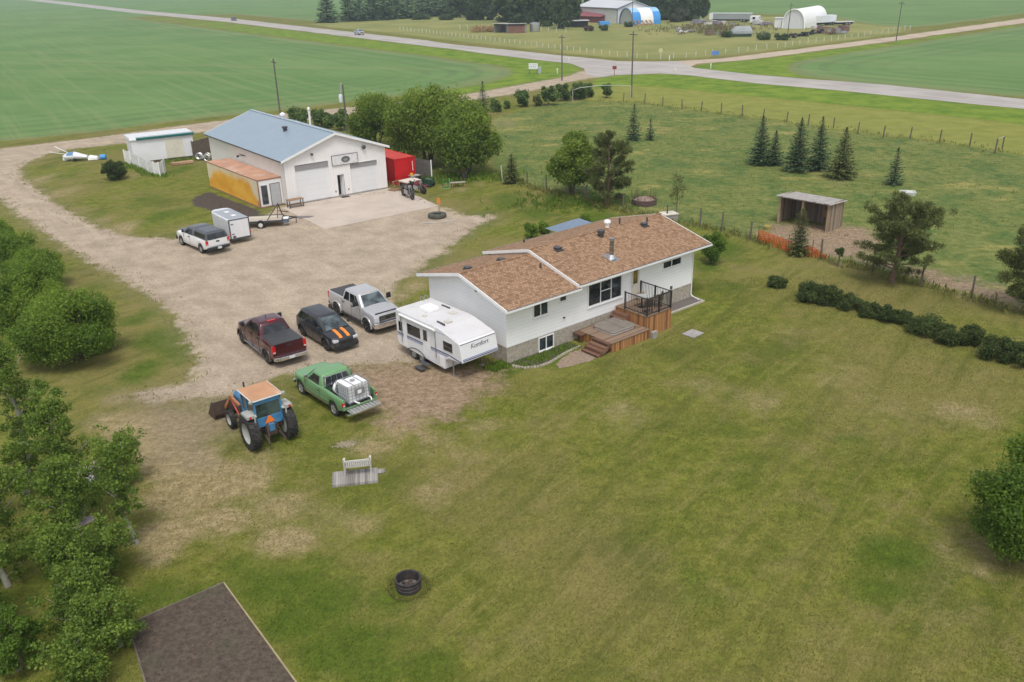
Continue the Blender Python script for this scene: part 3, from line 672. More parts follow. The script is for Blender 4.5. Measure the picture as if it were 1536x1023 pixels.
# ---------------------------------------------------------------- beds and slabs round the house
bed = thing('flower_bed', 'curved flower bed edged with pale stones below the basement window', 'flower bed', HF.w(2.2, -.6), HF.rz)
o_ = (2.2, -.6, 0)
curve = [(.05, -.35), (.3, -1.0), (1.06, -1.42), (1.8, -1.42), (2.41, -1.28), (3.1, -1.10), (3.82, -1.0), (4.5, -.95)]
m_ = MB(o_); m_.prism([(q[0], q[1]) for q in curve]+[(4.5, -.02), (.05, -.02)], 'z', -.05, .045); m_.build('planting_soil', pm('bed_soil', (.07, .066, .04), .95, .4, 6, bump=.8), bed)
rr = random.Random(5)
for a, c in zip(curve[:-1], curve[1:]):
    L = math.dist(a, c); n = max(2, int(L/.17))
    for k in range(n):
        x, y = a[0]+(c[0]-a[0])*(k+.5)/n, a[1]+(c[1]-a[1])*(k+.5)/n; s = rr.uniform(.075, .11)
        m_ = MB(o_); m_.loft([[(x+s*q*math.cos(t)+rr.uniform(-.01, .01), y+s*q*.8*math.sin(t), zz) for t in np.linspace(0, 5.6, 9)] for q, zz in ((1, -.02), (1.05, .06), (.75, .11), (.2, .125))]); m_.build('edging_stone', pm('pale_edging_stone', (.30, .27, .205), .9, .25, 6), bed, 50)
sb = thing('gravel_bed', 'dark gravel strip with concrete edging under the house end window', 'gravel bed', HF.w(12.7, -.55), HF.rz)
m_ = MB((12.7, -.55, 0)); m_.box(10.5, 15.1, -1.0, -.03, -.05, .05); m_.build('gravel_fill', pm('dark_bed_gravel', (.13, .11, .10), .95, .4, 18, bump=.8), sb)
m_ = MB((12.7, -.55, 0)); m_.box(10.45, 15.2, -1.12, -1.0, -.05, .10); m_.box(15.1, 15.2, -1.0, .1, -.05, .10); m_.build('edging', pm('pale_concrete_edge', (.42, .38, .33), .9), sb)
ps = thing('paving_slab', 'lone grey paving slab lying on the lawn beside the raised deck', 'slab', HF.w(10.55, -4.0), HF.rz+.05)
m_ = MB(); m_.box(-.5, .5, -.42, .42, -.02, .06); m_.build('slab', pm('slab_grey', (.30, .28, .265), .9, .2, 4), ps, bevel=.015)
br = thing('brick_stack', 'short stack of concrete blocks at the junction of the two decks', 'blocks', HF.w(8.5, -2.85), HF.rz)
for k in range(2):
    m_ = MB(); m_.box(-.2, .2, -.1, .1, .2*k, .2*k+.195); m_.build('block', M_conc, br, bevel=.008)
bare = thing('worn_patch', 'bare pinkish earth patch at the foot of the brown steps', 'bare earth', HF.w(3.2, -2.1), HF.rz)
tag(bare, kind='stuff')
m_ = MB((3.2, -2.1, 0)); P = jit([(1.9, -1.75), (2.6, -1.45), (3.7, -1.2), (4.35, -1.2), (4.4, -2.6), (3.6, -2.7), (2.4, -2.5), (1.7, -2.3)], .15, .05, 5)
m_.face([(x, y, .012) for x, y in P]); m_.build('earth', pm('pinkish_earth', (.26, .19, .14), .95, .25, 5, bump=.5, dirt=(.14, .13, .06)), bare, recalc=False)
# blue grey gazebo roof behind the house
M_gaz = pm('blue_grey_gazebo_roof', (.16, .21, .28), .55, .12, 3, stretch=(1, 6, 1))
gx, gy_ = G(855, 343, 2.0)
gz = thing('gazebo', 'small gazebo with blue grey roof behind the house', 'gazebo', (gx+.35, gy_+.5), HF.rz)
m_ = MB()
for s, zz in ((1.75, 1.95),):
    b4 = [(-s, -s*.75, zz), (s, -s*.75, zz), (s, s*.75, zz), (-s, s*.75, zz)]
    apx = [(-.5, 0, 2.55), (.5, 0, 2.55)]
    m_.face([b4[0], b4[1], apx[1], apx[0]]); m_.face([b4[1], b4[2], apx[1]]); m_.face([b4[2], b4[3], apx[0], apx[1]]); m_.face([b4[3], b4[0], apx[0]]); m_.face(b4[::-1])
m_.build('roof', M_gaz, gz)
for sx in (-1.6, 1.6):
    for sy in (-1.15, 1.15):
        m_ = MB(); m_.box(sx-.05, sx+.05, sy-.05, sy+.05, 0, 1.96); m_.build('post', M_dkgrey, gz)
# ================================================================== SHOP
SF = Frame(-20.276, 78.092, .63764)
M_shopw = lap_mat('white_ribbed_wall', (.78, .755, .735), .3, 0, .02, .5, .04, vertical=True, gap=.05)
M_shopw2 = lap_mat('white_ribbed_wall_side', (.74, .71, .67), .3, 1, .02, .5, .05, dirt=(.72, .6, .5), vertical=True, gap=.05)
M_bluer = lap_mat('pale_blue_steel_roof', (.25, .315, .37), .3, 1, .02, .4, .05, vertical=True, gap=.05)
M_odoor = lap_mat('white_overhead_door', (.70, .705, .71), .55, 2, .015, .45, .03, gap=.035)
M_teal = pm('teal_fascia', (.05, .23, .23), .5)
M_header = pm('grey_door_header', (.27, .265, .265), .7, .1, 1)
W, L = 10.43, 19.87
shop = thing('workshop', 'large white workshop with pale blue metal roof and two overhead doors', 'workshop', SF.w(0, 0), SF.rz)
EZ, RZ = 4.33, 6.125
sl = (RZ-EZ)/(W/2)
m_ = MB(); m_.box(-.02, W+.02, -.02, L, -.1, .17); m_.build('foundation', M_conc, shop)
# front wall with real openings
m_ = MB(); y0, y1 = 0, .18
ops = [(1.0, 4.36, .17, 3.62), (5.14, 5.84, .10, 2.12), (6.55, 9.46, .17, 3.0)]
xs_ = [0, 1.0, 4.36, 5.14, 5.84, 6.55, 9.46, W]
tops = {1: 3.62, 3: 2.12, 5: 3.0}
for i in range(7):
    zb = tops.get(i, .17)
    m_.box(xs_[i], xs_[i+1], y0, y1, zb, 4.2)
def ez(x): return EZ+min(x, W-x)*sl-.06
m_.prism([(0, 4.2), (W, 4.2), (W, ez(W)), (W/2, ez(W/2)), (0, ez(0))], 'y', y0, y1)
m_.build('front_wall', M_shopw, shop)
m_ = MB(); m_.box(0, .18, y1+.002, L, .17, EZ-.05); m_.box(W-.18, W, y1+.002, L, .17, EZ-.05); m_.prism([(.19, .17), (W-.19, .17), (W-.19, ez(.19)), (W/2, ez(W/2)), (.19, ez(.19))], 'y', L-.15, L-.003)
m_.build('side_wall', M_shopw2, shop)
rf = MB(); t = .06; so, sg = .36, .32
for sx in (0, 1):
    xe, xr = (-so if sx == 0 else W+so), W/2
    ze = EZ-sl*so
    rf.hexa([(xe, -sg, ze-t), (xr, -sg, RZ-t), (xr, L+sg, RZ-t), (xe, L+sg, ze-t), (xe, -sg, ze), (xr, -sg, RZ), (xr, L+sg, RZ), (xe, L+sg, ze)])
rfo = rf.build('roof', M_bluer, shop)
for sx in (0, 1):
    xe = -so if sx == 0 else W+so; ze = EZ-sl*so
    for yy in (-sg-.03, L+sg):
        m_ = MB(); m_.hexa([(xe, yy, ze-.2), (W/2, yy, RZ-.2), (W/2, yy+.03, RZ-.2), (xe, yy+.03, ze-.2), (xe, yy, ze+.02), (W/2, yy, RZ+.02), (W/2, yy+.03, RZ+.02), (xe, yy+.03, ze+.02)]); m_.build('barge_board', M_white, rfo)
m_ = MB(); m_.box(W/2-.16, W/2+.16, -sg, L+sg, RZ-.03, RZ+.035); m_.build('ridge_cap', pm('roof_cap', (.33, .39, .44), .4), rfo)
m_ = MB(); m_.box(-so-.02, -so+.004, -sg, L+sg, EZ-sl*so-.12, EZ-sl*so-.01); m_.build('gutter', M_dkgrey, rfo)
m_ = MB(); m_.box(W+so-.004, W+so+.02, -sg, L+sg, EZ-sl*so-.16, EZ-sl*so-.01); m_.build('gutter', M_teal, rfo)
m_ = MB(); m_.lathe([(.16, 5.55), (.2, 5.75), (.3, 5.95), (.3, 6.0), (.05, 6.02)], (3.55, 7.3, 0), n=12); m_.build('roof_vent', M_dkgrey, rfo)
m_ = MB(); m_.lathe([(.17, 6.1), (.17, 6.3), (.3, 6.42), (.3, 6.6), (.06, 6.75)], (W/2, 11.5, 0), n=12); m_.build('roof_vent', M_white, rfo)
m_ = MB(); m_.tube([(W/2+1.0, 7.2, 5.6), (W/2+1.0, 7.2, 7.35)], .09, 8); m_.lathe([(.15, 7.35), (.15, 7.5), (.02, 7.6)], (W/2+1.0, 7.2, 0), n=10); m_.build('flue', M_white, rfo)
def odoor(x0, x1, z1, zh, label):
    m_ = MB(); m_.box(x0, x1, .10, .15, .04, zh); d = m_.build('overhead_door', M_odoor, shop, label=label)
    m_ = MB(); m_.box(x0, x1, .05, .098, zh-.02, z1); m_.build('header_panel', M_header, d)
    m_ = MB(); m_.box(x0-.09, x0, -.02, .0, .17, z1+.08); m_.box(x1, x1+.09, -.02, 0, .17, z1+.08); m_.box(x0, x1, -.02, 0, z1, z1+.08); m_.build('door_trim', M_white, d)
odoor(1.0, 4.36, 3.62, 3.08, 'wider taller overhead door near the yellow container'); odoor(6.55, 9.46, 3.0, 2.55, 'smaller overhead door on the right')
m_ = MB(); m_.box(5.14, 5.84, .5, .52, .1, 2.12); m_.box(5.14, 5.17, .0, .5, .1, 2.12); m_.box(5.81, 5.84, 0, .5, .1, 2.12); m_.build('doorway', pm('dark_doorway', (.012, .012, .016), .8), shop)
m_ = MB(); m_.hexa([(5.83, -.01, .12), (5.87, -.01, .12), (5.66, .47, .12), (5.62, .47, .12), (5.83, -.01, 2.1), (5.87, -.01, 2.1), (5.66, .47, 2.1), (5.62, .47, 2.1)]); m_.build('door', M_white, shop)
m_ = MB(); m_.box(5.2, 6.0, -.62, -.1, .03, .06); dm = m_.build('door_mat', pm('black_mat', (.03, .028, .027), .9), None)
tag(dm, 'black rubber mat outside the dark workshop doorway', 'mat'); dm.location = SF.w(0, 0); dm.rotation_euler = (0, 0, SF.rz)
def shop_light(x, z, s=.12):
    m_ = MB(); m_.box(x-s*.5, x+s*.5, -.08, -.001, z-.08, z+.08); m_.lathe([(s*.6, -.3), (s*1.2, -.22), (s*1.1, -.1), (s*.5, -.08)], (x, 0, z), 'y', 12); m_.build('wall_lamp', M_dkgrey, shop)
shop_light(2.77, 4.42, .10); shop_light(8.1, 4.40, .17)
m_ = MB(); m_.beam((-.02, 9.5, 3.3), (-.75, 9.5, 3.42), .06, .06); m_.beam((-.02, 11.0, 3.3), (-.02, 9.4, 3.3), .05, .05); m_.lathe([(.08, 3.25), (.16, 3.4), (.05, 3.5)], (-.75, 9.5, 0), n=10); m_.build('wall_lamp', M_dkgrey, shop)
for zz, xx in ((.62, 4.85), (.62, 6.2)):
    m_ = MB(); m_.box(xx-.05, xx+.05, -.04, -.001, zz-.07, zz+.07); m_.build('socket_box', M_dkgrey, shop)
# sign over the door
sg_ = thing('workshop_sign', 'white board with dark oval emblem above the workshop door', 'sign', SF.w(6.07, -.06, 3.52), SF.rz)
m_ = MB(); m_.box(-1.32, 1.32, -.03, .03, -.45, .45, 0); m_.build('board', pm('white_sign_board', (.66, .65, .65), .5, .12, 1.6, dirt=(.42, .38, .36)), sg_)
m_ = MB(); e = .035
m_.box(-1.32-e, 1.32+e, -.045, .02, -.45-e, -.45); m_.box(-1.32-e, 1.32+e, -.045, .02, .45, .45+e); m_.box(-1.32-e, -1.32, -.045, .02, -.45, .45); m_.box(1.32, 1.32+e, -.045, .02, -.45, .45); m_.build('frame', M_dkgrey, sg_)
m_ = MB(); m_.loft([[(.06+.46*math.cos(a), d, .30*math.sin(a)) for a in np.linspace(0, 2*PI, 33)[:-1]] for d in (-.045, -.03)]); ov = m_.build('emblem', pm('dark_emblem', (.09, .09, .095), .5), sg_)
m_ = MB()
for s1, s2 in ((.42, .265),):
    pts = [(.06+s1*math.cos(a), -.05, s2*math.sin(a)) for a in np.linspace(0, 2*PI, 33)]
    m_.tube(pts, .012, 5)
for k, ww in ((-.02, .26), (.07, .2), (-.11, .17)): m_.box(.06-ww, .06+ww, -.052, -.046, k-.022, k+.022)
m_.build('lettering', pm('pale_lettering', (.38, .38, .38), .6), ov)
# concrete apron
ap = [SF.w(*q)[:2] for q in ((-.75, -.03), (-.95, -9.5), (10.35, -9.3), (10.95, -5.0), (10.6, -.03))]
pad_m = pm('apron_concrete', (.47, .395, .33), .9, .13, .5, bump=.2, dirt=(.38, .31, .25), dirt_amt=.6)
m_ = MB(); m_.prism(ap, 'z', -.1, .035); pad = m_.build('concrete_apron', pad_m); pad['kind'] = 'structure'
m_ = MB(); c = G(457, 326); m_.face([(c[0]+.75*math.cos(a)*(1+.2*math.sin(3*a)), c[1]+.5*math.sin(a)*(1+.25*math.cos(2*a)), .0375) for a in np.linspace(0, 2*PI, 25)[:-1]])
oil = m_.build('oil_stain', pm('oil_stain', (.17, .15, .14), .7, .2, 3), None, recalc=False); tag(oil, 'dark oil stain on the concrete apron', 'stain', kind='stuff')

# ---------------------------------------------------------------- yellow container office
CFm = Frame(-22.685, 77.439, .67277)
def yellow_mat():
    m, nt, b = new_mat('yellow_weathered_steel'); co = nt.coord(); sx = nt.new('ShaderNodeSeparateXYZ'); nt.put(sx.inputs[0], co)
    n = nt.noise(nt.mapping(co, (1, .35, .8)), .9, 6, .6)
    # old orange paint survives low on the side; the top is bleached to cream and the roof rusts
    zz = nt.math('ADD', sx.outputs[2], nt.math('MULTIPLY', nt.math('SUBTRACT', n, .5), 1.5))
    zz = nt.math('ADD', zz, nt.ramp(sx.outputs[1], 2.6, .3, 0, 1.5))
    zz = nt.math('ADD', zz, nt.ramp(sx.outputs[1], 10.2, 12.2, 0, 1.4))
    f = nt.ramp(zz, 1.75, 2.65)
    col = nt.mix(f, nt.mix(nt.ramp(n, .35, .65), (.72, .32, .015), (.82, .45, .05)), (.70, .60, .42))
    col = nt.mix(nt.ramp(nt.noise(nt.mapping(co, (3, 3, .3)), 1.5, 5, .7), .58, .75, 0, .6), col, (.42, .16, .05))
    nt.put(b.inputs['Base Color'], col); b.inputs['Roughness'].default_value = .6
    t = nt.math('FRACT', nt.math('DIVIDE', sx.outputs[1], .28)); nt.put(b.inputs['Normal'], nt.bump(nt.ramp(nt.math('PINGPONG', t, .5), .1, .35), .7, .03))
    return m
cW, cL, cH = 2.40, 12.19, 2.62
M_crust = pm('bleached_rust_roof', (.46, .25, .16), .8, .2, .8, dirt=(.50, .40, .32), dirt_amt=.9)
yc = thing('container_office', 'long weathered yellow container with a door and window fitted in its end', 'container', CFm.w(0, 0), CFm.rz)
ym = yellow_mat()
for q in ((0, .06, .06, cL), (cW-.06, cW, .06, cL), (.06, cW-.06, cL-.06, cL)): m_ = MB(); m_.box(*q, .12, cH-.03); m_.build('side_panel', ym, yc)
m_ = MB(); m_.box(.02, cW-.02, .02, cL-.02, cH-.06, cH-.005); m_.build('roof', M_crust, yc)
m_ = MB(); m_.box(0, cW, 0, .07, cH-.12, cH+.01); m_.box(-.02, .08, -.02, .08, .02, cH+.01); m_.box(cW-.08, cW+.02, -.02, .08, .02, cH+.01); m_.box(0, cW, 0, .07, .02, .14); m_.box(-.02, .05, .08, cL, 0.02, .14); m_.box(-.015, .05, .08, cL, cH-.09, cH-.01)
m_.build('frame', pm('rusty_frame', (.30, .16, .10), .7, .3, 4), yc)
m_ = MB(); m_.box(.08, cW-.08, .03, .06, .14, cH-.12); ew = m_.build('end_wall', M_white, yc)
m_ = MB(); m_.box(.28, .86, -.02, .03, .34, 2.06); d = m_.build('window', M_dkgrey, yc)
m_ = MB(); m_.box(.34, .80, -.026, -.0205, .40, 2.0); m_.build('pane', M_glass, d)
m_ = MB(); m_.box(1.12, 2.12, -.012, .03, .10, 2.14); d = m_.build('door_frame', M_dkgrey, yc)
m_ = MB(); m_.box(1.17, 2.07, -.03, -.0125, .12, 2.09); m_.build('door', pm('grey_door', (.42, .42, .43), .5, .08, 3), d)
m_ = MB(); m_.beam((-.05, .3, .1), (-.05, .3, .75), .07, .07); m_.build('lock_post', M_crust, yc)

# ---------------------------------------------------------------- red container
def corr(name, c, ax, dirt=None): return lap_mat(name, c, .28, ax, .05, .45, .06, dirt=dirt, vertical=True, gap=.2)
rc = thing('shipping_container', 'bright red shipping container beside the workshop', 'container', SF.w(11.75, .7), SF.rz+.02)
rW, rL, rH = 2.4, 6.06, 2.6
M_redp = corr('red_corrugated', (.56, .008, .012), 0, (.34, .02, .015)); M_reds = corr('red_corrugated_side', (.46, .008, .012), 1, (.30, .06, .03))
M_red = pm('red_frame', (.50, .012, .014), .5, .1, 3)
m_ = MB(); m_.box(.05, rW-.05, .03, .07, .14, rH-.08); m_.build('end_panel', M_redp, rc)
for x in (.03, rW-.07): m_ = MB(); m_.box(x, x+.04, .07, rL-.05, .14, rH-.08); m_.build('side_panel', M_reds, rc)
m_ = MB(); m_.box(.04, rW-.04, .04, rL-.04, rH-.07, rH-.02); m_.build('roof', pm('faded_red_roof', (.52, .06, .05), .6, .12, 1), rc)
m_ = MB()
for xx in (0, rW-.1):
    for yy in (0, rL-.1): m_.box(xx, xx+.1, yy, yy+.1, 0, rH)
for zz in (.02, rH-.12):
    m_.box(.1, rW-.1, 0, .08, zz, zz+.12); m_.box(.1, rW-.1, rL-.08, rL, zz, zz+.12); m_.box(0, .08, .1, rL-.1, zz, zz+.12); m_.box(rW-.08, rW, .1, rL-.1, zz, zz+.12)
m_.build('frame', M_red, rc)
for xx in (1.72, 1.94):
    m_ = MB(); m_.tube([(xx, -.02, .15), (xx, -.02, rH-.15)], .02, 6); m_.build('locking_bar', M_red, rc)
m_ = MB()
for k in range(7): m_.box(2.06, 2.16, .018, .028, 1.2+.14*k, 1.2+.14*k+.09)
m_.build('marking', M_white, rc)

# ---------------------------------------------------------------- white shed, fence and tank behind the oval lawn
wx, wy = -40.66, 100.97
wr = math.atan2(103.16-100.97, -37.08+40.66)
ws = thing('storage_shed', 'white metal storage shed with dark teal roof edge', 'shed', (wx, wy), wr)
M_shedw = lap_mat('white_shed_siding', (.76, .76, .78), .25, 2, .012, .5, .04, gap=.06)
m_ = MB(); m_.box(-2.65, 4.2, 0, 3.2, .25, 2.75); m_.build('wall', M_shedw, ws)
m_ = MB(); m_.box(-2.6, 4.15, .03, 3.15, 0, .249); m_.build('skid', pm('shed_skid', (.12, .09, .07), .9), ws)
m_ = MB(); m_.hexa([(-2.8, -.15, 2.74), (4.35, -.15, 2.74), (4.35, 3.4, 2.74), (-2.8, 3.4, 2.74), (-2.75, 0, 3.0), (4.3, 0, 3.0), (4.3, 3.3, 3.0), (-2.75, 3.3, 3.0)]); rr_ = m_.build('roof', pm('shed_roof', (.62, .63, .64), .5), ws)
m_ = MB(); m_.box(-2.05, 4.36, -.20, -.155, 2.70, 2.86); m_.hexa([(-2.05, -.2, 2.86), (4.36, -.2, 2.86), (4.36, .1, 3.005), (-2.05, .1, 3.005), (-2.05, -.2, 2.88), (4.36, -.2, 2.88), (4.36, .1, 3.025), (-2.05, .1, 3.025)]); m_.build('fascia', pm('dark_teal_trim', (.01, .11, .10), .5), rr_)
m_ = MB(); m_.box(1.0, 3.0, -.05, -.001, .3, 2.5); d = m_.build('door', pm('cream_shed_door', (.66, .62, .52), .6, .1, .6, dirt=(.55, .5, .4)), ws)
m_ = MB(); m_.box(.94, .999, -.07, 0, .28, 2.56); m_.box(3.001, 3.06, -.07, 0, .28, 2.56); m_.box(.94, 3.06, -.07, 0, 2.501, 2.56); m_.build('door_trim', M_white, d)
def panel_fence(name, label, pts, h, mat, post_m, cat='fence', board=.15, gap=.012, rails=True):
    f = thing(name, label, cat, (*pts[0], 0))
    o = (pts[0][0], pts[0][1], 0)
    for a, c in zip(pts[:-1], pts[1:]):
        d = Vector((c[0]-a[0], c[1]-a[1], 0)); Ln = d.length; d /= Ln
        m_ = MB(o); n = int(Ln/board); rr = random.Random(int(Ln*100))
        for k in range(n):
            p0 = Vector((*a, 0))+d*(k*board+gap); p1 = Vector((*a, 0))+d*((k+1)*board-gap); hh = h+rr.uniform(-.04, .04)
            nrm = Vector((-d.y, d.x, 0))*.012
            m_.hexa([p0-nrm, p1-nrm, p1+nrm, p0+nrm, *(q+Vector((0, 0, hh)) for q in (p0-nrm, p1-nrm, p1+nrm, p0+nrm))])
        for zz in (.35, h-.3):
            nrm = Vector((-d.y, d.x, 0))*.05
            m_.beam(Vector((*a, zz))+nrm, Vector((*c, zz))+nrm, .07, .06)
        m_.build('board_panel', mat, f)
    for q in pts:
        m_ = MB(o); m_.box(q[0]-.06, q[0]+.06, q[1]-.06, q[1]+.06, 0, h+.1); m_.build('post', post_m, f)
    return f
panel_fence('board_fence', 'low curved white board fence in front of the storage shed', [G(189, 245), G(198, 247.5), G(211, 254), G(223, 260), G(233, 264), G(241, 265.5), G(246.5, 263), G(248.5, 258)], 1.5, pm('whitewashed_boards', (.70, .69, .68), .8, .18, 3), pm('whitewashed_boards', (.58, .56, .55)))
panel_fence('plank_fence', 'old brown plank fence between the white shed and the workshop', [G(291, 237), G(320, 228)], 1.9, pm('old_brown_planks', (.16, .125, .10), .9, .3, 4), pm('old_post', (.14, .11, .09), .9))
panel_fence('plank_fence', 'grey plank fence with a white end post behind the red container', [G(618, 263), G(648, 269)], 1.9, pm('old_grey_planks', (.15, .135, .125), .9, .3, 4), M_white)
dp = thing('wood_pile', 'low pile of tan boards lying under the white shed doors', 'wood pile', G(275, 246), wr)
rr = random.Random(9)
for k in range(9):
    m_ = MB(); z0 = .04+.09*(k//3); y0 = -.4+.3*(k % 3); m_.hexa([(-1.2+rr.uniform(-.2, .2), y0, z0), (1.1, y0+rr.uniform(-.1, .1), z0), (1.1, y0+.24, z0), (-1.2, y0+.2, z0), (-1.2, y0, z0+.07), (1.1, y0, z0+.07), (1.1, y0+.24, z0+.07), (-1.2, y0+.2, z0+.07)]); m_.build('board', pm('tan_boards', (.42, .26, .15), .8, .25, 5), dp)
# scrap at the workshop's back corner
sp = thing('scrap_pile', 'heap of grey scrap metal by the plank fence behind the workshop', 'scrap', G(302, 240))
for k in range(14):
    m_ = MB(); a = rr.uniform(0, 6); q = Vector((rr.uniform(-.9, .9), rr.uniform(-.5, .5), rr.uniform(.1, .5))); dd = Vector((math.cos(a), math.sin(a), rr.uniform(-.3, .6)))*rr.uniform(.3, .8)
    (m_.beam(q-dd*.5, q+dd*.5, rr.uniform(.05, .3), rr.uniform(.04, .1)) if k % 3 else m_.tube([q+Vector((.32*math.cos(t), .1*math.sin(t), .32*math.sin(t))) for t in np.linspace(0, 6.28, 14)], .09, 6)); m_.build('scrap_piece', [M_galv, M_dkgrey, M_conc][k % 3], sp)

# ---------------------------------------------------------------- things on and round the apron
M_wood = pm('bare_wood', (.26, .165, .09), .8, .25, 4, stretch=(1, 8, 8))
bt = thing('work_bench', 'small wooden bench table standing by the wider overhead door', 'table', SF.w(.35, -.75), SF.rz)
m_ = MB(); m_.box(-.75, .75, -.35, .35, .74, .8); m_.build('table_top', M_wood, bt, bevel=.01)
for sx in (-.65, .65):
    for sy in (-.28, .28):
        m_ = MB(); m_.box(sx-.035, sx+.035, sy-.035, sy+.035, 0, .74); m_.build('leg', M_dkgrey, bt)
m_ = MB(); m_.box(-.6, .6, -.25, .25, .28, .32); m_.build('shelf', M_wood, bt)
# flat white table/bed trailer loaded with junk by the red container
cb = thing('utility_cart', 'low cart with a flat white deck in front of the red container', 'cart', SF.w(12.1, -1.0), SF.rz+.15)
m_ = MB(); m_.box(-.55, 1.3, -.75, .75, .62, .72); m_.build('deck', pm('cream_panel', (.66, .61, .53), .6, .1, 2), cb)
for sx in (-.3, 1.05):
    for sy in (-.6, .6):
        m_ = MB(); m_.lathe([(.05, -.06), (.22, -.06), (.22, .06), (.05, .06)], (sx, sy, .22), 'y', 14); m_.build('wheel', M_black, cb)
        m_ = MB(); m_.box(sx-.04, sx+.04, sy-.04, sy+.04, .3, .62); m_.build('leg', M_dkgrey, cb)
sp = thing('wooden_sawhorse', 'orange brown wooden sawhorse at the workshop corner', 'sawhorse', SF.w(11.0, -.6), SF.rz+.4)
m_ = MB(); m_.box(-.5, .5, -.05, .05, .72, .8); m_.build('beam', M_wood, sp)
for sx in (-.4, .4):
    for sy in (-.28, .28):
        m_ = MB(); m_.beam((sx, sy, 0), (sx, sy*.15, .72), .06, .06); m_.build('leg', M_wood, sp)
pl = thing('pallet', 'flat wooden pallet lying at the workshop corner', 'pallet', SF.w(10.55, -1.15), SF.rz+.3)
for k in range(5):
    m_ = MB(); m_.box(-.5, .5, -.45+.2*k, -.33+.2*k, .12, .145); m_.build('slat', M_wood, pl)
for k in range(3):
    m_ = MB(); m_.box(-.5+.45*k, -.4+.45*k, -.45, .47, .035, .12); m_.build('bearer', M_wood, pl)
def motorbike(name, label, xy, rz, body, s=1.0, frame_c=None):
    b = thing(name, label, 'motorcycle', xy, rz, None)
    b.scale = (s, s, s)
    for xx, rad, wd in ((-.72, .33, .09), (.74, .34, .06)):
        m_ = MB(); m_.lathe([(rad-.11, -wd), (rad-.02, -wd), (rad, 0), (rad-.02, wd), (rad-.11, wd)], (xx, 0, rad), 'y', 20); w_ = m_.build('wheel', M_black, b, 40)
        m_ = MB(); m_.lathe([(.03, -.05), (rad-.11, -.02), (rad-.11, .02), (.03, .05)], (xx, 0, rad), 'y', 16); m_.build('rim', M_galv, w_)
    m_ = MB(); m_.loft([[(-.2, y, z) for y, z in ((-.13, .62), (.13, .62), (.1, .85), (-.1, .85))], [(.1, y, z) for y, z in ((-.16, .66), (.16, .66), (.13, .98), (-.13, .98))], [(.4, y, z) for y, z in ((-.1, .74), (.1, .74), (.06, .95), (-.06, .95))]]); m_.build('fuel_tank', body, b, 40)
    m_ = MB(); m_.loft([[(-.85, y, z) for y, z in ((-.09, .8), (.09, .8), (.08, .86), (-.08, .86))], [(-.5, y, z) for y, z in ((-.15, .68), (.15, .68), (.13, .76), (-.13, .76))], [(-.12, y, z) for y, z in ((-.11, .68), (.11, .68), (.1, .78), (-.1, .78))]]); m_.build('seat', M_black, b, 50)
    m_ = MB(); m_.box(-.28, .3, -.17, .17, .28, .62); m_.tube([(.25, .19, .4), (-.1, .2, .25), (-.95, .22, .3)], .05, 8); m_.build('engine', M_galv, b, bevel=.03)
    m_ = MB()
    for yy in (-.09, .09): m_.tube([(.74, yy, .34), (.42, yy, .98)], .025, 6)
    m_.build('fork', M_galv, b)
    m_ = MB(); m_.tube([(.18, -.4, 1.05), (.36, -.2, 1.08), (.4, 0, 1.03), (.36, .2, 1.08), (.18, .4, 1.05)], .018, 6); m_.build('handlebar', M_black, b)
    m_ = MB(); m_.lathe([(.03, .46), (.1, .5), (.1, .58), (.02, .6)], (0, 0, .9), 'x', 12); m_.build('headlight', M_galv, b)
    m_ = MB()
    for xx, rad in ((-.72, .37), (.74, .38)):
        m_.loft([[(xx+rr_*math.cos(a), yy, (rad-.03)+rr_*math.sin(a)) for rr_, yy in ((rad+.01, -.1), (rad+.03, 0), (rad+.01, .1), (rad, 0))] for a in np.linspace(.5, 2.5, 10)])
    m_.build('mudguard', body, b, 40)
    for sy in (-.42, .42):
        m_ = MB(); m_.lathe([(.02, 0), (.06, .01), (.02, .03)], (.2, sy, 1.15), 'x', 8); m_.build('mirror', M_black, b)
    return b
c1, c2 = G(612, 297), G(626, 289)
motorbike('motorcycle', 'black and chrome motorcycle parked on the apron edge', (c1[0], c1[1], .035), -1.05, pm('black_paint', (.015, .016, .02), .2, .1, 3, coat=.6), 1.3)
motorbike('motorcycle', 'dark red motorcycle parked behind the black one', (c2[0], c2[1], 0), -.75, pm('dark_red_paint', (.17, .012, .02), .25, .1, 3, coat=.6), 1.2)
# black utility trailer and quad behind the bikes
qt = thing('garden_tractor', 'dark green and black ride on mower behind the motorcycles', 'mower', SF.w(13.75, -1.6), SF.rz-.9)
M_dgreen = pm('dark_green_paint', (.018, .05, .03), .4, .2, 3)
m_ = MB(); m_.loft([[(x, y, z) for y, z in ((-w_, .3), (w_, .3), (w_, zz), (w_*.7, zz+.08), (-w_*.7, zz+.08), (-w_, zz))] for x, w_, zz in ((.2, .3, .8), (.75, .28, .74), (.95, .24, .62))]); m_.build('bonnet', M_dgreen, qt, 40)
m_ = MB(); m_.box(-.75, .2, -.42, .42, .34, .42); m_.box(-.75, -.2, -.45, .45, .5, .62); m_.build('body', M_dgreen, qt, bevel=.03)
m_ = MB(); m_.box(-.45, -.05, -.24, .24, .62, .72); m_.box(-.55, -.45, -.24, .24, .66, 1.05); m_.build('seat', M_black, qt, bevel=.03)
m_ = MB(); m_.tube([(.12, 0, .75), (.0, 0, 1.0)], .02, 6); m_.tube([(-.02+.05*math.sin(a), .18*math.cos(a), 1.0+.16*math.sin(a)) for a in np.linspace(0, 6.28, 16)], .018, 5); m_.build('steering_wheel', M_black, qt)
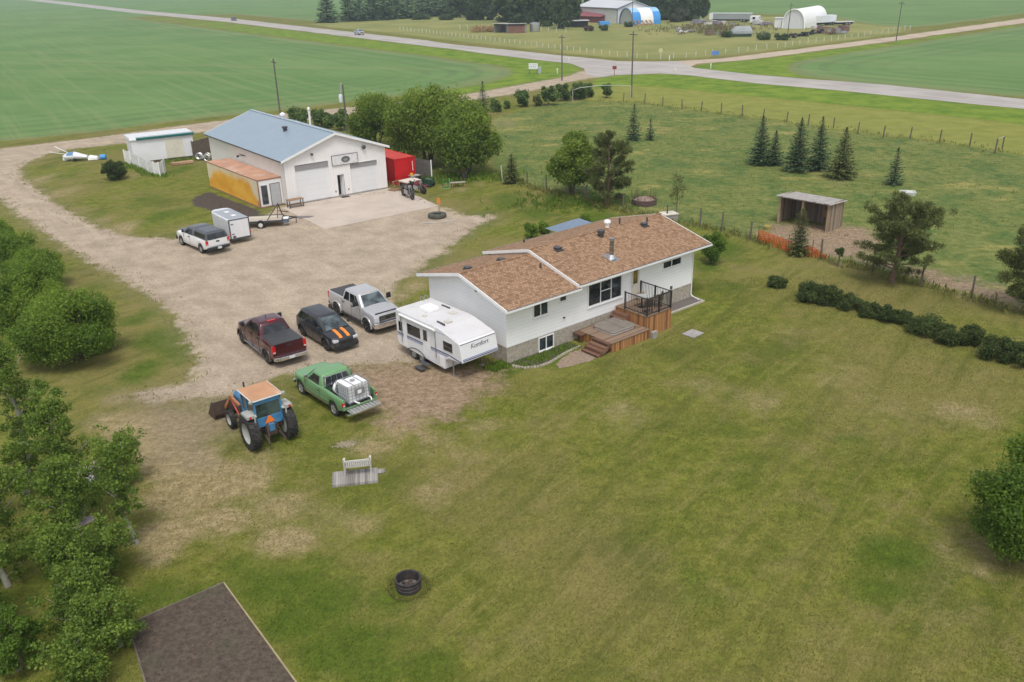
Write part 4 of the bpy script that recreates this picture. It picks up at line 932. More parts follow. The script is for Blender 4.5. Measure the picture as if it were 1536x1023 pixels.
for xx, rad in ((-.5, .28), (.72, .2)):
    for sy in (-.42, .42):
        m_ = MB(); m_.lathe([(.06, -.1), (rad, -.1), (rad+.01, 0), (rad, .1), (.06, .1)], (xx, sy, rad), 'y', 16); m_.build('wheel', M_black, qt, 40)
m_ = MB(); m_.box(.05, .75, -.6, .6, .12, .26); m_.build('cutting_deck', M_dkgrey, qt, bevel=.03)
wt = thing('water_tote', 'dark scrap bin with a yellow lid corner beside the red container', 'bin', SF.w(13.6, .05), SF.rz)
m_ = MB(); m_.box(-.5, .5, -.35, .35, .05, .8, 0, .04); m_.build('bin_body', M_dkgrey, wt, bevel=.02)
m_ = MB(); m_.box(-.55, .55, -.4, .4, .802, .86); m_.build('lid', pm('grey_lid', (.3, .29, .27), .6), wt)
m_ = MB(); m_.lathe([(.15, .865), (.15, 1.1), (.05, 1.14)], (-.35, 0, 0), n=12); m_.build('fuel_can', pm('yellow_can', (.62, .33, .03), .5), wt)
# turf side: picnic bench, green hose reel
pb = thing('garden_bench', 'weathered grey plank bench on the lawn beyond the motorcycles', 'bench', G(687, 280), .2)
for k in range(3):
    m_ = MB(); m_.box(-.75, .75, -.25+.17*k, -.1+.17*k, .42, .46); m_.build('seat_plank', pm('grey_plank', (.36, .32, .28), .85, .2, 4), pb)
for sx in (-.6, .6):
    m_ = MB(); m_.box(sx-.05, sx+.05, -.22, .24, 0, .42); m_.build('leg', M_wood, pb)
hr = thing('hose_reel', 'bright green hose reel standing on the lawn beside the grey bench', 'hose reel', G(669, 283), .3)
m_ = MB(); m_.tube([(.36*math.cos(a), .0+.03*math.sin(9*a), .5+.36*math.sin(a)) for a in np.linspace(0, 12.5, 60)], .05, 6); m_.build('hose', pm('dark_green_hose', (.02, .12, .03), .5), hr)
m_ = MB(); m_.box(.33, .42, -.05, .05, 0, 1.0); m_.box(-.3, .4, -.04, .04, 0, .08); m_.lathe([(.08, -.1), (.08, .1)], (0, 0, .5), 'y', 10); m_.build('stand', pm('green_stand', (.12, .36, .10), .5), hr)
bar = thing('burn_barrel', 'dark burn barrel with reddish rim under the willow', 'barrel', G(696, 270))
m_ = MB(); m_.lathe([(.02, 0), (.29, 0), (.30, .3), (.285, .31), (.30, .32), (.30, .6), (.285, .61), (.3, .62), (.29, .9), (.26, .9), (.26, .3), (.02, .3)], n=18); m_.build('drum', pm('dark_drum', (.06, .05, .05), .7, .3, 4), bar, 40)
m_ = MB(); m_.tube([(.295*math.cos(a), .295*math.sin(a), .9) for a in np.linspace(0, 6.2832, 19)], .025, 6); m_.build('rim', pm('rusty_red_rim', (.28, .06, .04), .8), bar)
wp_ = thing('gate_post', 'white leaning gate post at the end of the willow row', 'post', G(754, 273))
m_ = MB(); m_.beam((0, 0, 0), (-.12, 0, 1.6), .09, .09); m_.build('post', pm('greyed_white', (.5, .49, .46), .7), wp_); m_ = MB(); m_.box(-.17, -.07, -.05, .05, 1.6, 1.63); m_.build('post_cap', M_white, wp_)
# tyre planter with the orange marker
tp = thing('tyre_planter', 'old tractor tyre lying flat at the edge of the gravel', 'tyre', G(656, 326))
m_ = MB(); m_.lathe([(.42, .04), (.78, .0), (.92, .1), (.94, .26), (.86, .38), (.5, .40), (.44, .32), (.5, .2), (.44, .1)], n=36); tp.scale = (.86, .86, .9); M_oldt = pm('muddy_old_tyre', (.075, .075, .058), .9, .3, 4, dirt=(.10, .115, .06)); ty_ = m_.build('tyre', M_oldt, tp, 40)
m_ = MB()
for k in range(26):
    a = 2*PI*k/26; m_.beam((.9*math.cos(a), .9*math.sin(a), .04), (.9*math.cos(a+.14), .9*math.sin(a+.14), .36), .05, .06)
m_.build('tread_lug', M_oldt, ty_)
m_ = MB(); m_.lathe([(.02, .16), (.45, .15), (.46, .1)], n=20); m_.build('soil', pm('planter_soil', (.16, .13, .09), .95, .3, 6), tp)
mk = thing('marker_post', 'wooden stake with an orange reflector standing by the flat tyre', 'marker', G(659, 320))
m_ = MB(); m_.box(-.07, .07, -.05, .05, 0, .95); m_.build('stake', pm('tan_stake', (.42, .31, .2), .8), mk)
m_ = MB(); m_.box(-.15, .15, -.075, -.05, .85, 1.4); m_.build('reflector', pm('orange_panel', (.62, .22, .03), .5, .06), mk)
# flat stones/planks near the tyre
for i, (px, py, w_, lab) in enumerate(((645, 335, .7, 'flat grey plank lying on gravel left of the tyre'), (672, 333, .6, 'flat grey plank lying on gravel right of the tyre'))):
    m_ = MB(); m_.box(-w_, w_, -.1, .1, 0, .07); m_.box(-w_*.6, w_*.7, .12, .24, 0, .06); o = m_.build('plank', pm('grey_plank', (.3, .27, .23), .85), None, bevel=.01); o.location = (*G(px, py), 0); o.rotation_euler = (0, 0, .15+.3*i); tag(o, lab, 'plank', 'planks on the gravel')
# ultralight wreck / white odds on the oval lawn
ul = thing('ultralight_aircraft', 'small stripped white aircraft hull with two thin poles on the oval lawn', 'aircraft', G(118, 241), .10)
m_ = MB(); m_.loft([[(x, w_*math.cos(a), zc+h_*math.sin(a)) for a in np.linspace(0, 2*PI, 13)[:-1]] for x, w_, zc, h_ in ((-1.7, .12, .55, .1), (-1.2, .5, .55, .38), (-.3, .62, .6, .48), (.5, .42, .5, .3), (1.1, .3, .42, .2))]); m_.build('hull', pm('white_hull', (.7, .72, .74), .5, .1, 2), ul, 40)
m_ = MB(); m_.loft([[(x, w_*math.cos(a)*1.02, zc+h_*math.sin(a)) for a in np.linspace(.4, 2.74, 9)] for x, w_, zc, h_ in ((-1.1, .52, .56, .40), (-.3, .64, .61, .50))], cap=False, closed=False); m_.build('canopy', pm('blue_canopy', (.10, .22, .42), .3, .2, 2), ul, 40)
for dy, a in ((-.2, .15), (.25, -.5)):
    m_ = MB(); m_.beam((-.9, dy, .8), (-2.9, dy+math.tan(a)*-2.1, 1.25+.3*(dy > 0)), .055, .05); m_.build('pole', M_white, ul)
m_ = MB(); m_.lathe([(.02, 2.5), (.3, 2.52), (.3, 3.15), (.02, 3.2)], (0, .1, .30), 'x', 14); m_.build('engine_cover', pm('bright_blue', (.07, .27, .58), .5), ul, 40)
m_ = MB(); m_.hexa([(1.2, -.5, .05), (2.3, -.3, .05), (2.3, .5, .05), (1.2, .3, .05), (1.3, -.4, .5), (2.2, -.3, .35), (2.2, .3, .42), (1.3, .3, .6)]); m_.box(-1.9, -1.3, .3, .8, 0, .3); m_.build('cowling', M_white, ul, bevel=.05)
for sy in (-.6, .6):
    m_ = MB(); m_.lathe([(.03, -.06), (.2, -.06), (.2, .06), (.03, .06)], (-.2, sy, .2), 'y', 14); m_.build('wheel', M_black, ul)
# ================================================================== VEHICLES  (local x forward, y left, origin between the axles)
def paint(name, c, metal=.0, rough=.3, coat=.5, var=.05, dirt=(.25, .21, .16), da=0):
    """car paint: even gloss, road dust gathering low on the panels"""
    if name in _cache: return _cache[name]
    m, nt, b = new_mat(name); co = nt.coord(); sx = nt.new('ShaderNodeSeparateXYZ'); nt.put(sx.inputs[0], co)
    n = nt.noise(co, 2.2, 5, .65)
    low = nt.ramp(nt.math('ADD', sx.outputs[2], nt.math('MULTIPLY', nt.math('SUBTRACT', n, .5), .5)), .80, .30, 0, .38)
    col = nt.mix(low, c, (.22, .18, .135))
    if da: col = nt.mix(nt.ramp(n, .5, .75, 0, da), col, dirt)
    nt.put(b.inputs['Base Color'], col); nt.put(b.inputs['Roughness'], nt.math('ADD', rough, nt.math('MULTIPLY', low, .4)))
    b.inputs['Metallic'].default_value = metal*.6; b.inputs['Coat Weight'].default_value = coat; b.inputs['Coat Roughness'].default_value = .06
    _cache[name] = m
    return m
M_tyre = pm('tyre_rubber', (.022, .021, .02), .85, .3, 8, dirt=(.12, .10, .08), dirt_amt=.5)
M_under = pm('underbody', (.012, .012, .012), .9)
M_vglass = glass_mat('vehicle_glass', (.012, .014, .016), .04)
M_wshield = glass_mat('windshield_glass', (.05, .065, .07), .05)
M_chrome = pm('chrome', (.7, .7, .72), .15, .05, 4, metal=1)
M_alloy = pm('dark_alloy', (.06, .06, .062), .4, .2, 8, metal=.5)
M_salloy = pm('silver_alloy', (.45, .45, .46), .35, .15, 8, metal=.6)
M_lens = pm('clear_lens', (.55, .57, .6), .12, .1, 14, spec=.8)
M_rlens = pm('red_lens', (.50, .012, .012), .2, .15, 10)
M_blk = pm('black_plastic', (.02, .02, .021), .6, .2, 6)
def interp(pts, x):
    return float(np.interp(x, [p[0] for p in pts], [p[1] for p in pts]))
def make_wheel(par, x, y, r, w, rim_m, side, name='wheel'):
    m_ = MB(); ins = r*.62
    m_.lathe([(ins, -w/2), (r*.93, -w/2), (r, -w*.36), (r, w*.36), (r*.93, w/2), (ins, w/2)], (x, y, r), 'y', 26, cap=False)
    wh = m_.build(name, M_tyre, par, 35)
    m_ = MB(); yo = side*w*.36
    m_.lathe([(.02, yo), (ins*.3, yo+side*.015), (ins*.34, yo-side*.03), (ins*.95, yo-side*.05), (ins*1.01, yo+side*.03), (ins*1.02, -side*w*.4), (.02, -side*w*.4)], (x, y, r), 'y', 22)
    for k in range(6):
        a = k*PI/3; m_.beam((x+ins*.15*math.cos(a), y+yo-side*.01, r+ins*.15*math.sin(a)), (x+ins*.92*math.cos(a), y+yo-side*.015, r+ins*.92*math.sin(a)), .05, ins*.3, up=(0, 1, 0))
    m_.build('rim', rim_m, wh, 35)
    return wh
def bil(q, u, v):
    a, b, c, d = [Vector(p) for p in q]
    return a.lerp(b, u).lerp(d.lerp(c, u), v)
def panel(mb, q, u0, u1, v0, v1, off=.006, th=.02):
    """plate lying on quad q (a,b bottom; d,c top), pushed off the outside"""
    P = [bil(q, u0, v0), bil(q, u1, v0), bil(q, u1, v1), bil(q, u0, v1)]
    n = (P[1]-P[0]).cross(P[3]-P[0]).normalized()
    mb.hexa([*(p-n*th for p in P), *(p+n*off for p in P)])
def vehicle(name, label, cat, xy, rz, S):
    """S: wb, r, tw, xf (nose), xr (tail), upper [(x,z)], width [(x,w)], rocker, cab dict, paint, ..."""
    v = thing(name, label, cat, xy, rz, S.get('group'))
    wb, r, tw = S['wb'], S['r'], S['tw']; xF, xR = wb/2, -wb/2; ra = r+S.get('gap', .09)
    body_m = S['paint']
    X = set(np.linspace(S['xr'], S['xf'], 34))
    for xa in (xF, xR): X |= set(xa+ra*math.cos(a) for a in np.linspace(0, PI, 15))
    bx = S.get('open_bed')
    if bx: X |= {bx[0]-.001, bx[0]+.001}
    X |= {p[0] for p in S['upper']}
    X = sorted(x for x in X if S['xr']-1e-6 <= x <= S['xf']+1e-6)
    X = [x for i, x in enumerate(X) if i == 0 or x-X[i-1] > 1e-4]
    rings = []
    for x in X:
        zl = interp(S['rocker'], x)
        for xa in (xF, xR):
            if abs(x-xa) < ra: zl = max(zl, r+math.sqrt(ra*ra-(x-xa)**2))
        zu = interp(S['upper'], x); w = interp(S['width'], x); cr = interp(S.get('crown', [(0, .03)]), x)
        zl = min(zl, zu-.06); h = zu-zl
        half = [(w*.97, zl), (w, zl+.25*h), (w, zl+.55*h), (w*.985, zl+.8*h), (w*.95, zu-.02)]
        if bx and x < bx[0]: half += [(w*.93, zu), (w*.86, zu), (w*.85, bx[1]), (w*.4, bx[1])]
        else: half += [(w*.90, zu), (w*.75, zu+cr*.5), (w*.5, zu+cr*.8), (w*.2, zu+cr)]
        rings.append([(x, a, b) for a, b in half]+[(x, -a, b) for a, b in half[::-1]])
    m_ = MB(); m_.loft(rings); body = m_.build('body', body_m, v, S.get('sm', 32))
    m_ = MB(); wm = max(p[1] for p in S['width'])*.80
    m_.box(S['xr']+.12, S['xf']-.12, -wm, wm, S['rocker'][0][1]+.02, r+ra+.02); m_.build('underbody', M_under, v)
    rims = S.get('rim', M_salloy)
    for xa in (xF, xR):
        for sd in (1, -1): make_wheel(v, xa, sd*S['track'], r, tw, rims, sd)
    # flared arch lips
    if S.get('flare'):
        for xa in (xF, xR):
            for sd in (1, -1):
                w = interp(S['width'], xa)
                m_ = MB(); m_.loft([[(xa+q*math.cos(a), sd*(w+o_), r+q*math.sin(a)) for q, o_ in ((ra-.01, -.02), (ra-.01, .045), (ra+.07, .03), (ra+.09, -.02))] for a in np.linspace(-.1, PI+.1, 13)]); m_.build('wheel_arch', S['flare'], v, 35)
    # cab
    c = S['cab']; z0, z1 = c['z0'], c['z1']
    bf, br_, tf, tr = c['bf'], c['br'], c['tf'], c['tr']; wbm, wt = c['wb'], c['wt']
    def ring(s, z, inset=0, up=0):
        f = bf+(tf-bf)*s; b_ = br_+(tr-br_)*s; w = wbm+(wt-wbm)*s
        f -= inset; b_ += inset; w -= inset; k = .05
        return [(f, w-.14, z), (f-.07, w-.02, z), (f-.2, w, z), (b_+.14, w, z), (b_+.04, w-.02, z), (b_, w-.1, z), (b_-.0, 0, z), (b_, -w+.1, z), (b_+.04, -w+.02, z), (b_+.14, -w, z), (f-.2, -w, z), (f-.07, -w+.02, z), (f, -w+.14, z), (f+.05, 0, z)]
    m_ = MB(); m_.loft([ring(0, z0-.12), ring(0, z0), ring(1, z1), ring(1.0, z1+.04, .03), ring(1.0, z1+.07, .10), ring(1, z1+.085, .26)])
    m_.build('cab_roof' if not S.get('wagon') else 'cabin', c.get('paint', body_m), v, 40)
    wq = [(bf+.02, wbm-.16, z0), (bf+.02, -wbm+.16, z0), (tf+.02, -wt+.16, z1), (tf+.02, wt-.16, z1)]
    m_ = MB(); panel(m_, [wq[1], wq[0], wq[3], wq[2]], .0, 1.0, .04, .95, .03, .03); m_.build('windshield', M_wshield, v)
    rq = [(br_, wbm-.12, z0), (br_, -wbm+.12, z0), (tr, -wt+.12, z1), (tr, wt-.12, z1)]
    m_ = MB(); lo, hi = c.get('rear_v', (.12, .86)); panel(m_, rq, .06, .94, lo, hi, .012); rw = m_.build('rear_window', M_vglass, v)
    if c.get('rear_bars'):
        m_ = MB(); 
        for u in (.04, .28, .5, .72, .96): panel(m_, rq, u-.012, u+.012, lo-.04, hi+.04, .022)
        panel(m_, rq, .04, .96, lo-.06, lo, .02); panel(m_, rq, .04, .96, hi, hi+.06, .02); m_.build('window_bar', M_chrome, rw)
    for sd in (1, -1):
        q = [(br_+.1, sd*wbm, z0), (bf-.18, sd*wbm, z0), (tf-.2, sd*wt, z1), (tr+.12, sd*wt, z1)]
        if sd == 1: q = [q[1], q[0], q[3], q[2]]
        for (u0, u1) in c['win']:
            m_ = MB()
            a, e = (u0, u1) if sd == -1 else (1-u1, 1-u0)
            panel(m_, q, a, e, .05, .88, .008); m_.build('side_window', M_vglass, v)
    # mirrors
    mz, mx = z0+.10, bf-.42+c.get('mir', 0)
    for sd in (1, -1):
        m_ = MB(); y0 = sd*(wbm+.01); y1 = sd*(wbm+S.get('mirror', .24))
        m_.beam((mx, y0, mz), (mx, y1, mz+.03), .04, .04); ys = sorted((sd*(wbm+.08), y1)); hh = S.get('mirror_h', .2)
        m_.box(mx-.05, mx+.06, ys[0], ys[1], mz-.02, mz+hh); m_.build('mirror', S.get('mirror_m', M_blk), v, bevel=.02)
    # door seams and handles
    m_ = MB()
    for xs2 in S.get('doors', ()):
        for sd in (1, -1):
            w = interp(S['width'], xs2)
            ys = sorted((sd*(w*.99), sd*(w+.004))); m_.box(xs2-.010, xs2+.010, ys[0], ys[1], interp(S['rocker'], xs2)+.08, z0-.03)
    if m_.v: m_.build('door_seam', M_under, v)
    for xs2 in S.get('handles', ()):
        for sd in (1, -1):
            m_ = MB(); w = interp(S['width'], xs2); ys = sorted((sd*(w-.01), sd*(w+.03))); m_.box(xs2-.09, xs2+.09, ys[0], ys[1], z0-.16, z0-.12); m_.build('door_handle', S.get('handle_m', M_blk), v)
    # ends
    xf, xr = S['xf'], S['xr']; wf, wr_ = interp(S['width'], xf), interp(S['width'], xr)
    g = S.get('grille')
    if g:
        m_ = MB(); m_.box(xf-.03, xf+.03, -g[0], g[0], g[1], g[2]); gr = m_.build('grille', g[3], v, bevel=.015)
        m_ = MB()
        for zz in np.linspace(g[1]+.05, g[2]-.05, 3): m_.box(xf+.031, xf+.045, -g[0]+.06, g[0]-.06, zz-.025, zz+.025)
        m_.build('grille_bar', g[4], gr)
    h = S.get('headlight')
    if h:
        for sd in (1, -1):
            ys = sorted((sd*h[0], sd*h[1])); m_ = MB(); m_.box(xf-h[4], xf+.02, ys[0], ys[1], h[2], h[3]); m_.build('headlight', M_lens, v, bevel=.02)
    t_ = S.get('tail')
    if t_:
        for sd in (1, -1):
            ys = sorted((sd*(wr_-t_[0]), sd*(wr_+.012))); m_ = MB(); m_.box(xr-.02, xr+t_[3], ys[0], ys[1], t_[1], t_[2], 0); tl = m_.build('tail_light', M_rlens, v, bevel=.012)
            m_ = MB(); m_.box(xr-.024, xr-.019, ys[0]+.02, ys[1]-.03, t_[1]+.03, t_[1]+.1); m_.build('reverse_lens', M_lens, tl)
    for key, xx, sg in (('fb', xf, 1), ('rb', xr, -1)):
        q = S.get(key)
        if q:
            m_ = MB(); d = q[3]; w = q[0]
            o1 = [(xx-.08*sg, w, 0), (xx+d*.4*sg, w, 0), (xx+d*sg, w*.8, 0), (xx+d*sg, -w*.8, 0), (xx+d*.4*sg, -w, 0), (xx-.08*sg, -w, 0)]
            m_.loft([[(a, b_, q[1]) for a, b_, _ in o1], [(a, b_, q[2]) for a, b_, _ in o1]]); m_.build('bumper', q[4], v, bevel=.025)
    if S.get('plate'):
        z, d = S['plate']; m_ = MB(); m_.box(xr-d-.012, xr-d, -.16, .16, z, z+.16); m_.build('licence_plate', pm('plate_white', (.62, .64, .68), .4, .15, 30), v)
    if S.get('tailgate_seam'):
        z0_, z1_ = S['tailgate_seam']; m_ = MB()
        m_.box(xr-.006, xr, -wr_+.18, wr_-.18, z0_, z0_+.015); m_.box(xr-.02, xr-.004, -.13, .13, z1_-.1, z1_); m_.build('tailgate_handle', M_blk, v)
    if S.get('step'):
        for sd in (1, -1):
            w = interp(S['width'], 0); m_ = MB(); ys = sorted((sd*(w-.08), sd*(w+.07))); m_.box(xR+ra+.1, xF-ra-.1, ys[0], ys[1], S['step'][0], S['step'][0]+.06); m_.build('side_step', S['step'][1], v, bevel=.02)
    if S.get('cover'):
        x0, x1, z, mm = S['cover']; w0, w1 = interp(S['width'], x0)*.87, interp(S['width'], x1)*.87
        m_ = MB(); m_.loft([[(x0, -w0, z), (x0, w0, z), (x0, w0*.96, z+.05), (x0, -w0*.96, z+.05)], [(x1, -w1, z), (x1, w1, z), (x1, w1*.96, z+.06), (x1, -w1*.96, z+.06)]]); m_.build('bed_cover', mm, v, bevel=.01)
    return v, body
def pk_base(wb, r, xf, xr, hood, belt, rail, w=.98, cowl=.95):
    up = [(xr, rail), (-.45, rail+.02), (-.4, belt), (cowl, belt+.02), (cowl+.12, hood+.04), (xf-.35, hood-.03), (xf-.08, hood-.1), (xf, hood-.2)]
    wd = [(xr, w-.03), (xr+.3, w), (xf-.6, w), (xf-.2, w-.06), (xf, w-.16)]
    rk = [(xr, r+.18), (xr+.5, r+.05), (-wb/2, r), (0, r-.02), (wb/2, r), (xf-.3, r+.06), (xf, r+.08)]
    return dict(wb=wb, r=r, xf=xf, xr=xr, upper=up, width=wd, rocker=rk, tw=.28, track=w-.17, crown=[(-.5, .0), (cowl, .0), (cowl+.2, .05), (xf, .03)])
M_tonneau = pm('black_bed_cover', (.045, .046, .048), .55, .12, 3)
# --- silver crew cab pickup
S = pk_base(3.64, .43, 2.66, -2.86, 1.32, 1.38, 1.42, .99, 1.12)
S.update(paint=paint('silver_paint', (.46, .46, .47), .45, .32), rim=M_alloy, tw=.31, track=.84,
 cab=dict(z0=1.36, z1=1.93, bf=1.36, br=-1.12, tf=.68, tr=-.95, wb=.93, wt=.76, win=((.06, .36), (.42, .76), (.79, .93))), doors=(1.12, .08, -1.02), handles=(.25, -.82), handle_m=M_blk,
 grille=(.56, .80, 1.13, M_blk, M_chrome), headlight=(.60, .90, .82, 1.10, .22), tail=(.1, .95, 1.36, .08), fb=(.97, .46, .78, .22, M_chrome), rb=(.95, .52, .72, .16, M_blk), plate=(.6, .17),
 cover=(-2.80, -1.22, 1.40, M_tonneau), mirror=.36, mirror_h=.30, step=(.46, M_blk), flare=paint('silver_flare', (.42, .42, .43), .4, .35))
S['upper'] = [(-2.86, 1.40), (-1.2, 1.42), (-1.1, 1.38), (1.12, 1.38), (1.3, 1.38), (2.3, 1.27), (2.58, 1.2), (2.66, 1.08)]
S['width'] = [(-2.86, .95), (-2.6, .98), (2.2, .98), (2.5, .95), (2.66, .90)]
tr, bd = vehicle('pickup_truck', 'silver crew cab pickup with black bed cover and sunroof, parked facing the camper', 'pickup truck', (-8.91, 49.15), -.90, S)
m_ = MB(); m_.box(-.25, .4, -.42, .42, 1.995, 2.012); m_.build('sunroof', M_vglass, tr, bevel=.004)
m_ = MB(); m_.box(2.42, 2.54, -.72, .72, 1.22, 1.285); m_.build('hood_guard', M_blk, tr, bevel=.02)
m_ = MB(); m_.box(2.695, 2.725, -.12, .12, .92, 1.06); m_.build('grille_emblem', M_blk, tr)
m_ = MB()
for yy in (-.5, -.25, 0, .25, .5): m_.box(.55, .68, yy-.05, yy+.05, 1.985, 2.02)
m_.build('roof_marker', pm('amber_marker', (.6, .5, .4), .3), tr)
for sd in (1, -1):
    m_ = MB(); m_.box(-2.8, -2.35, sd*.92-.14, sd*.92+.14, .28, .5); m_.build('mud_flap', M_blk, tr)
# --- maroon crew cab pickup
S = pk_base(3.66, .42, 2.5, -2.80, 1.28, 1.34, 1.36, .99, 1.1)
S.update(paint=paint('maroon_paint', (.062, .007, .013), .35, .25), rim=M_alloy, tw=.3, track=.84,
 cab=dict(z0=1.33, z1=1.86, bf=1.36, br=-1.05, tf=.62, tr=-.72, wb=.92, wt=.74, win=((.08, .40), (.45, .78), (.8, .93)), rear_v=(.1, .84)), doors=(1.1, .1, -.92), handles=(.25, -.72),
 grille=(.58, .74, 1.12, M_blk, M_chrome), headlight=(.6, .88, .8, 1.08, .18), tail=(.17, .88, 1.30, .14), fb=(.96, .42, .7, .2, M_blk), rb=(.94, .46, .66, .2, M_chrome), plate=(.5, .21),
 cover=(-2.74, -1.02, 1.335, M_tonneau), mirror=.3, mirror_h=.24, step=(.42, M_chrome), tailgate_seam=(.72, 1.26), flare=paint('maroon_flare', (.05, .012, .016), .3, .35))
S['upper'] = [(-2.80, 1.33), (-1.0, 1.36), (-.9, 1.33), (1.1, 1.34), (1.3, 1.33), (2.2, 1.24), (2.42, 1.16), (2.5, 1.04)]
tr, bd = vehicle('pickup_truck', 'dark maroon crew cab pickup with black bed cover and red tail lights', 'pickup truck', (-13.70, 44.98), 2.211, S)
m_ = MB(); m_.box(-.66, -.5, -.22, .22, 1.925, 1.96); m_.build('brake_lamp', M_rlens, tr); m_ = MB(); m_.tube([(.3, 0, 1.92), (.12, 0, 2.06)], .02, 5); m_.build('antenna', M_blk, tr)
# --- white pickup with dark canopy
S = pk_base(3.32, .37, 2.5, -2.75, 1.14, 1.18, 1.2, .97, 1.0)
wp = paint('white_paint', (.76, .76, .76), 0, .35)
S.update(paint=wp, rim=M_salloy, track=.82,
 cab=dict(z0=1.17, z1=1.66, bf=1.22, br=-.62, tf=.6, tr=-.45, wb=.90, wt=.74, paint=pm('dark_blue_grey_paint', (.07, .075, .085), .35, .1, 2, coat=.4), win=((.08, .52), (.57, .93))), doors=(1.0, -.02), handles=(.12,),
 grille=(.58, .66, .98, M_blk, M_salloy), headlight=(.58, .84, .72, .96, .16), tail=(.16, .80, 1.16, .12), fb=(.94, .38, .64, .16, M_blk), rb=(.93, .42, .62, .2, M_blk), plate=(.46, .21), mirror=.24, mirror_m=M_blk, tailgate_seam=(.66, 1.06))
S['upper'] = [(-2.75, 1.17), (-.7, 1.2), (-.6, 1.18), (1.0, 1.18), (1.15, 1.17), (2.1, 1.1), (2.4, 1.03), (2.5, .92)]
tr, bd = vehicle('pickup_truck', 'white pickup with a dark canopy over its bed, parked beside the cargo trailer', 'pickup truck', (-24.26, 65.78), 2.346, S)
M_can = pm('dark_canopy', (.065, .07, .08), .4, .1, 2, coat=.3)
m_ = MB(); m_.loft([[(-2.74, .92, 1.2), (-.66, .92, 1.2), (-.66, -.92, 1.2), (-2.74, -.92, 1.2)], [(-2.58, .80, 1.66), (-.62, .78, 1.68), (-.62, -.78, 1.68), (-2.58, -.80, 1.66)], [(-2.38, .62, 1.76), (-.72, .62, 1.78), (-.72, -.62, 1.78), (-2.38, -.62, 1.76)]]); cn = m_.build('canopy', M_can, tr, bevel=.04)
for sd in (1, -1):
    q = [(-2.68, sd*.92, 1.2), (-.66, sd*.92, 1.2), (-.62, sd*.78, 1.68), (-2.58, sd*.8, 1.66)]
    if sd == 1: q = [q[1], q[0], q[3], q[2]]
    m_ = MB(); panel(m_, q, .08, .92, .2, .82, .012); m_.build('side_window', M_vglass, cn)
q = [(-2.745, .92, 1.2), (-2.745, -.92, 1.2), (-2.585, -.8, 1.66), (-2.585, .8, 1.66)]
m_ = MB(); panel(m_, q, .08, .92, .12, .86, .016); m_.build('rear_window', M_vglass, cn)
m_ = MB(); m_.box(1.25, 2.35, -.7, .7, 1.172, 1.19); m_.build('hood_cover', M_can, tr, bevel=.008)
# --- green old pickup with open bed
gp = paint('green_paint', (.145, .30, .135), .05, .42, .25, .1, (.22, .26, .14), .45)
S = pk_base(3.20, .38, 2.34, -2.55, 1.12, 1.16, 1.18, .98, .95)
S.update(paint=gp, rim=M_salloy, tw=.25, track=.82, open_bed=(-.62, .66), gap=.08,
 cab=dict(z0=1.13, z1=1.62, bf=1.16, br=-.55, tf=.55, tr=-.42, wb=.88, wt=.74, win=((.14, .92),), rear_bars=True, rear_v=(.14, .8)), doors=(.98, -.42), handles=(-.25,), handle_m=M_chrome,
 grille=(.7, .66, .96, M_chrome, M_blk), headlight=(.68, .84, .74, .9, .1), tail=(.12, .80, 1.0, .1), fb=(.95, .42, .6, .14, M_chrome), mirror=.22, mirror_m=M_chrome)
S['upper'] = [(-2.55, 1.14), (-.6, 1.18), (-.5, 1.14), (.95, 1.15), (1.1, 1.14), (2.05, 1.08), (2.28, 1.04), (2.34, .92)]
S['rocker'] = [(-2.62, .62), (-2.1, .5), (-1.65, .45), (0, .42), (1.65, .45), (2.2, .5), (2.42, .55)]
S['crown'] = [(-.6, 0), (.95, 0), (1.2, .04), (2.42, .03)]
tr, bd = vehicle('pickup_truck', 'old light green pickup carrying a white liquid tote in its open bed', 'pickup truck', (-8.95, 38.49), 2.283, S)
m_ = MB()
for zz, hh in ((.62, .022), (.50, .035)):
    for sd in (1, -1):
        ys = sorted((sd*.972, sd*1.002)); m_.box(-1.08, 1.08, ys[0], ys[1], zz-hh, zz+hh)
m_.build('trim_strip', M_chrome, tr)
m_ = MB(); m_.box(-3.12, -2.63, -.80, .80, .60, .645); tg = m_.build('tailgate', pm('grey_tailgate', (.33, .33, .31), .55, .15, 3), tr)
m_ = MB()
for k in range(9): m_.box(-3.1, -2.64, -.72+.18*k-.03, -.72+.18*k+.03, .646, .662)
m_.build('rib', M_galv, tg)
m_ = MB(); m_.box(-2.85, -2.62, -.9, .9, .36, .5); m_.build('bumper', M_chrome, tr, bevel=.02)
m_ = MB()
for k in range(8): m_.box(-2.6, -.66, -.7+.2*k-.03, -.7+.2*k+.03, .661, .675)
m_.build('bed_rib', pm('worn_green_bed', (.20, .27, .16), .7, .25, 4, dirt=(.25, .18, .12)), tr)
m_ = MB(); m_.box(-.75, -.6, -.8, .8, 1.16, 1.2); m_.box(-.72, -.62, -.78, -.72, .66, 1.7); m_.box(-.72, -.62, .72, .78, .66, 1.7); m_.build('headache_rack', M_chrome, tr)
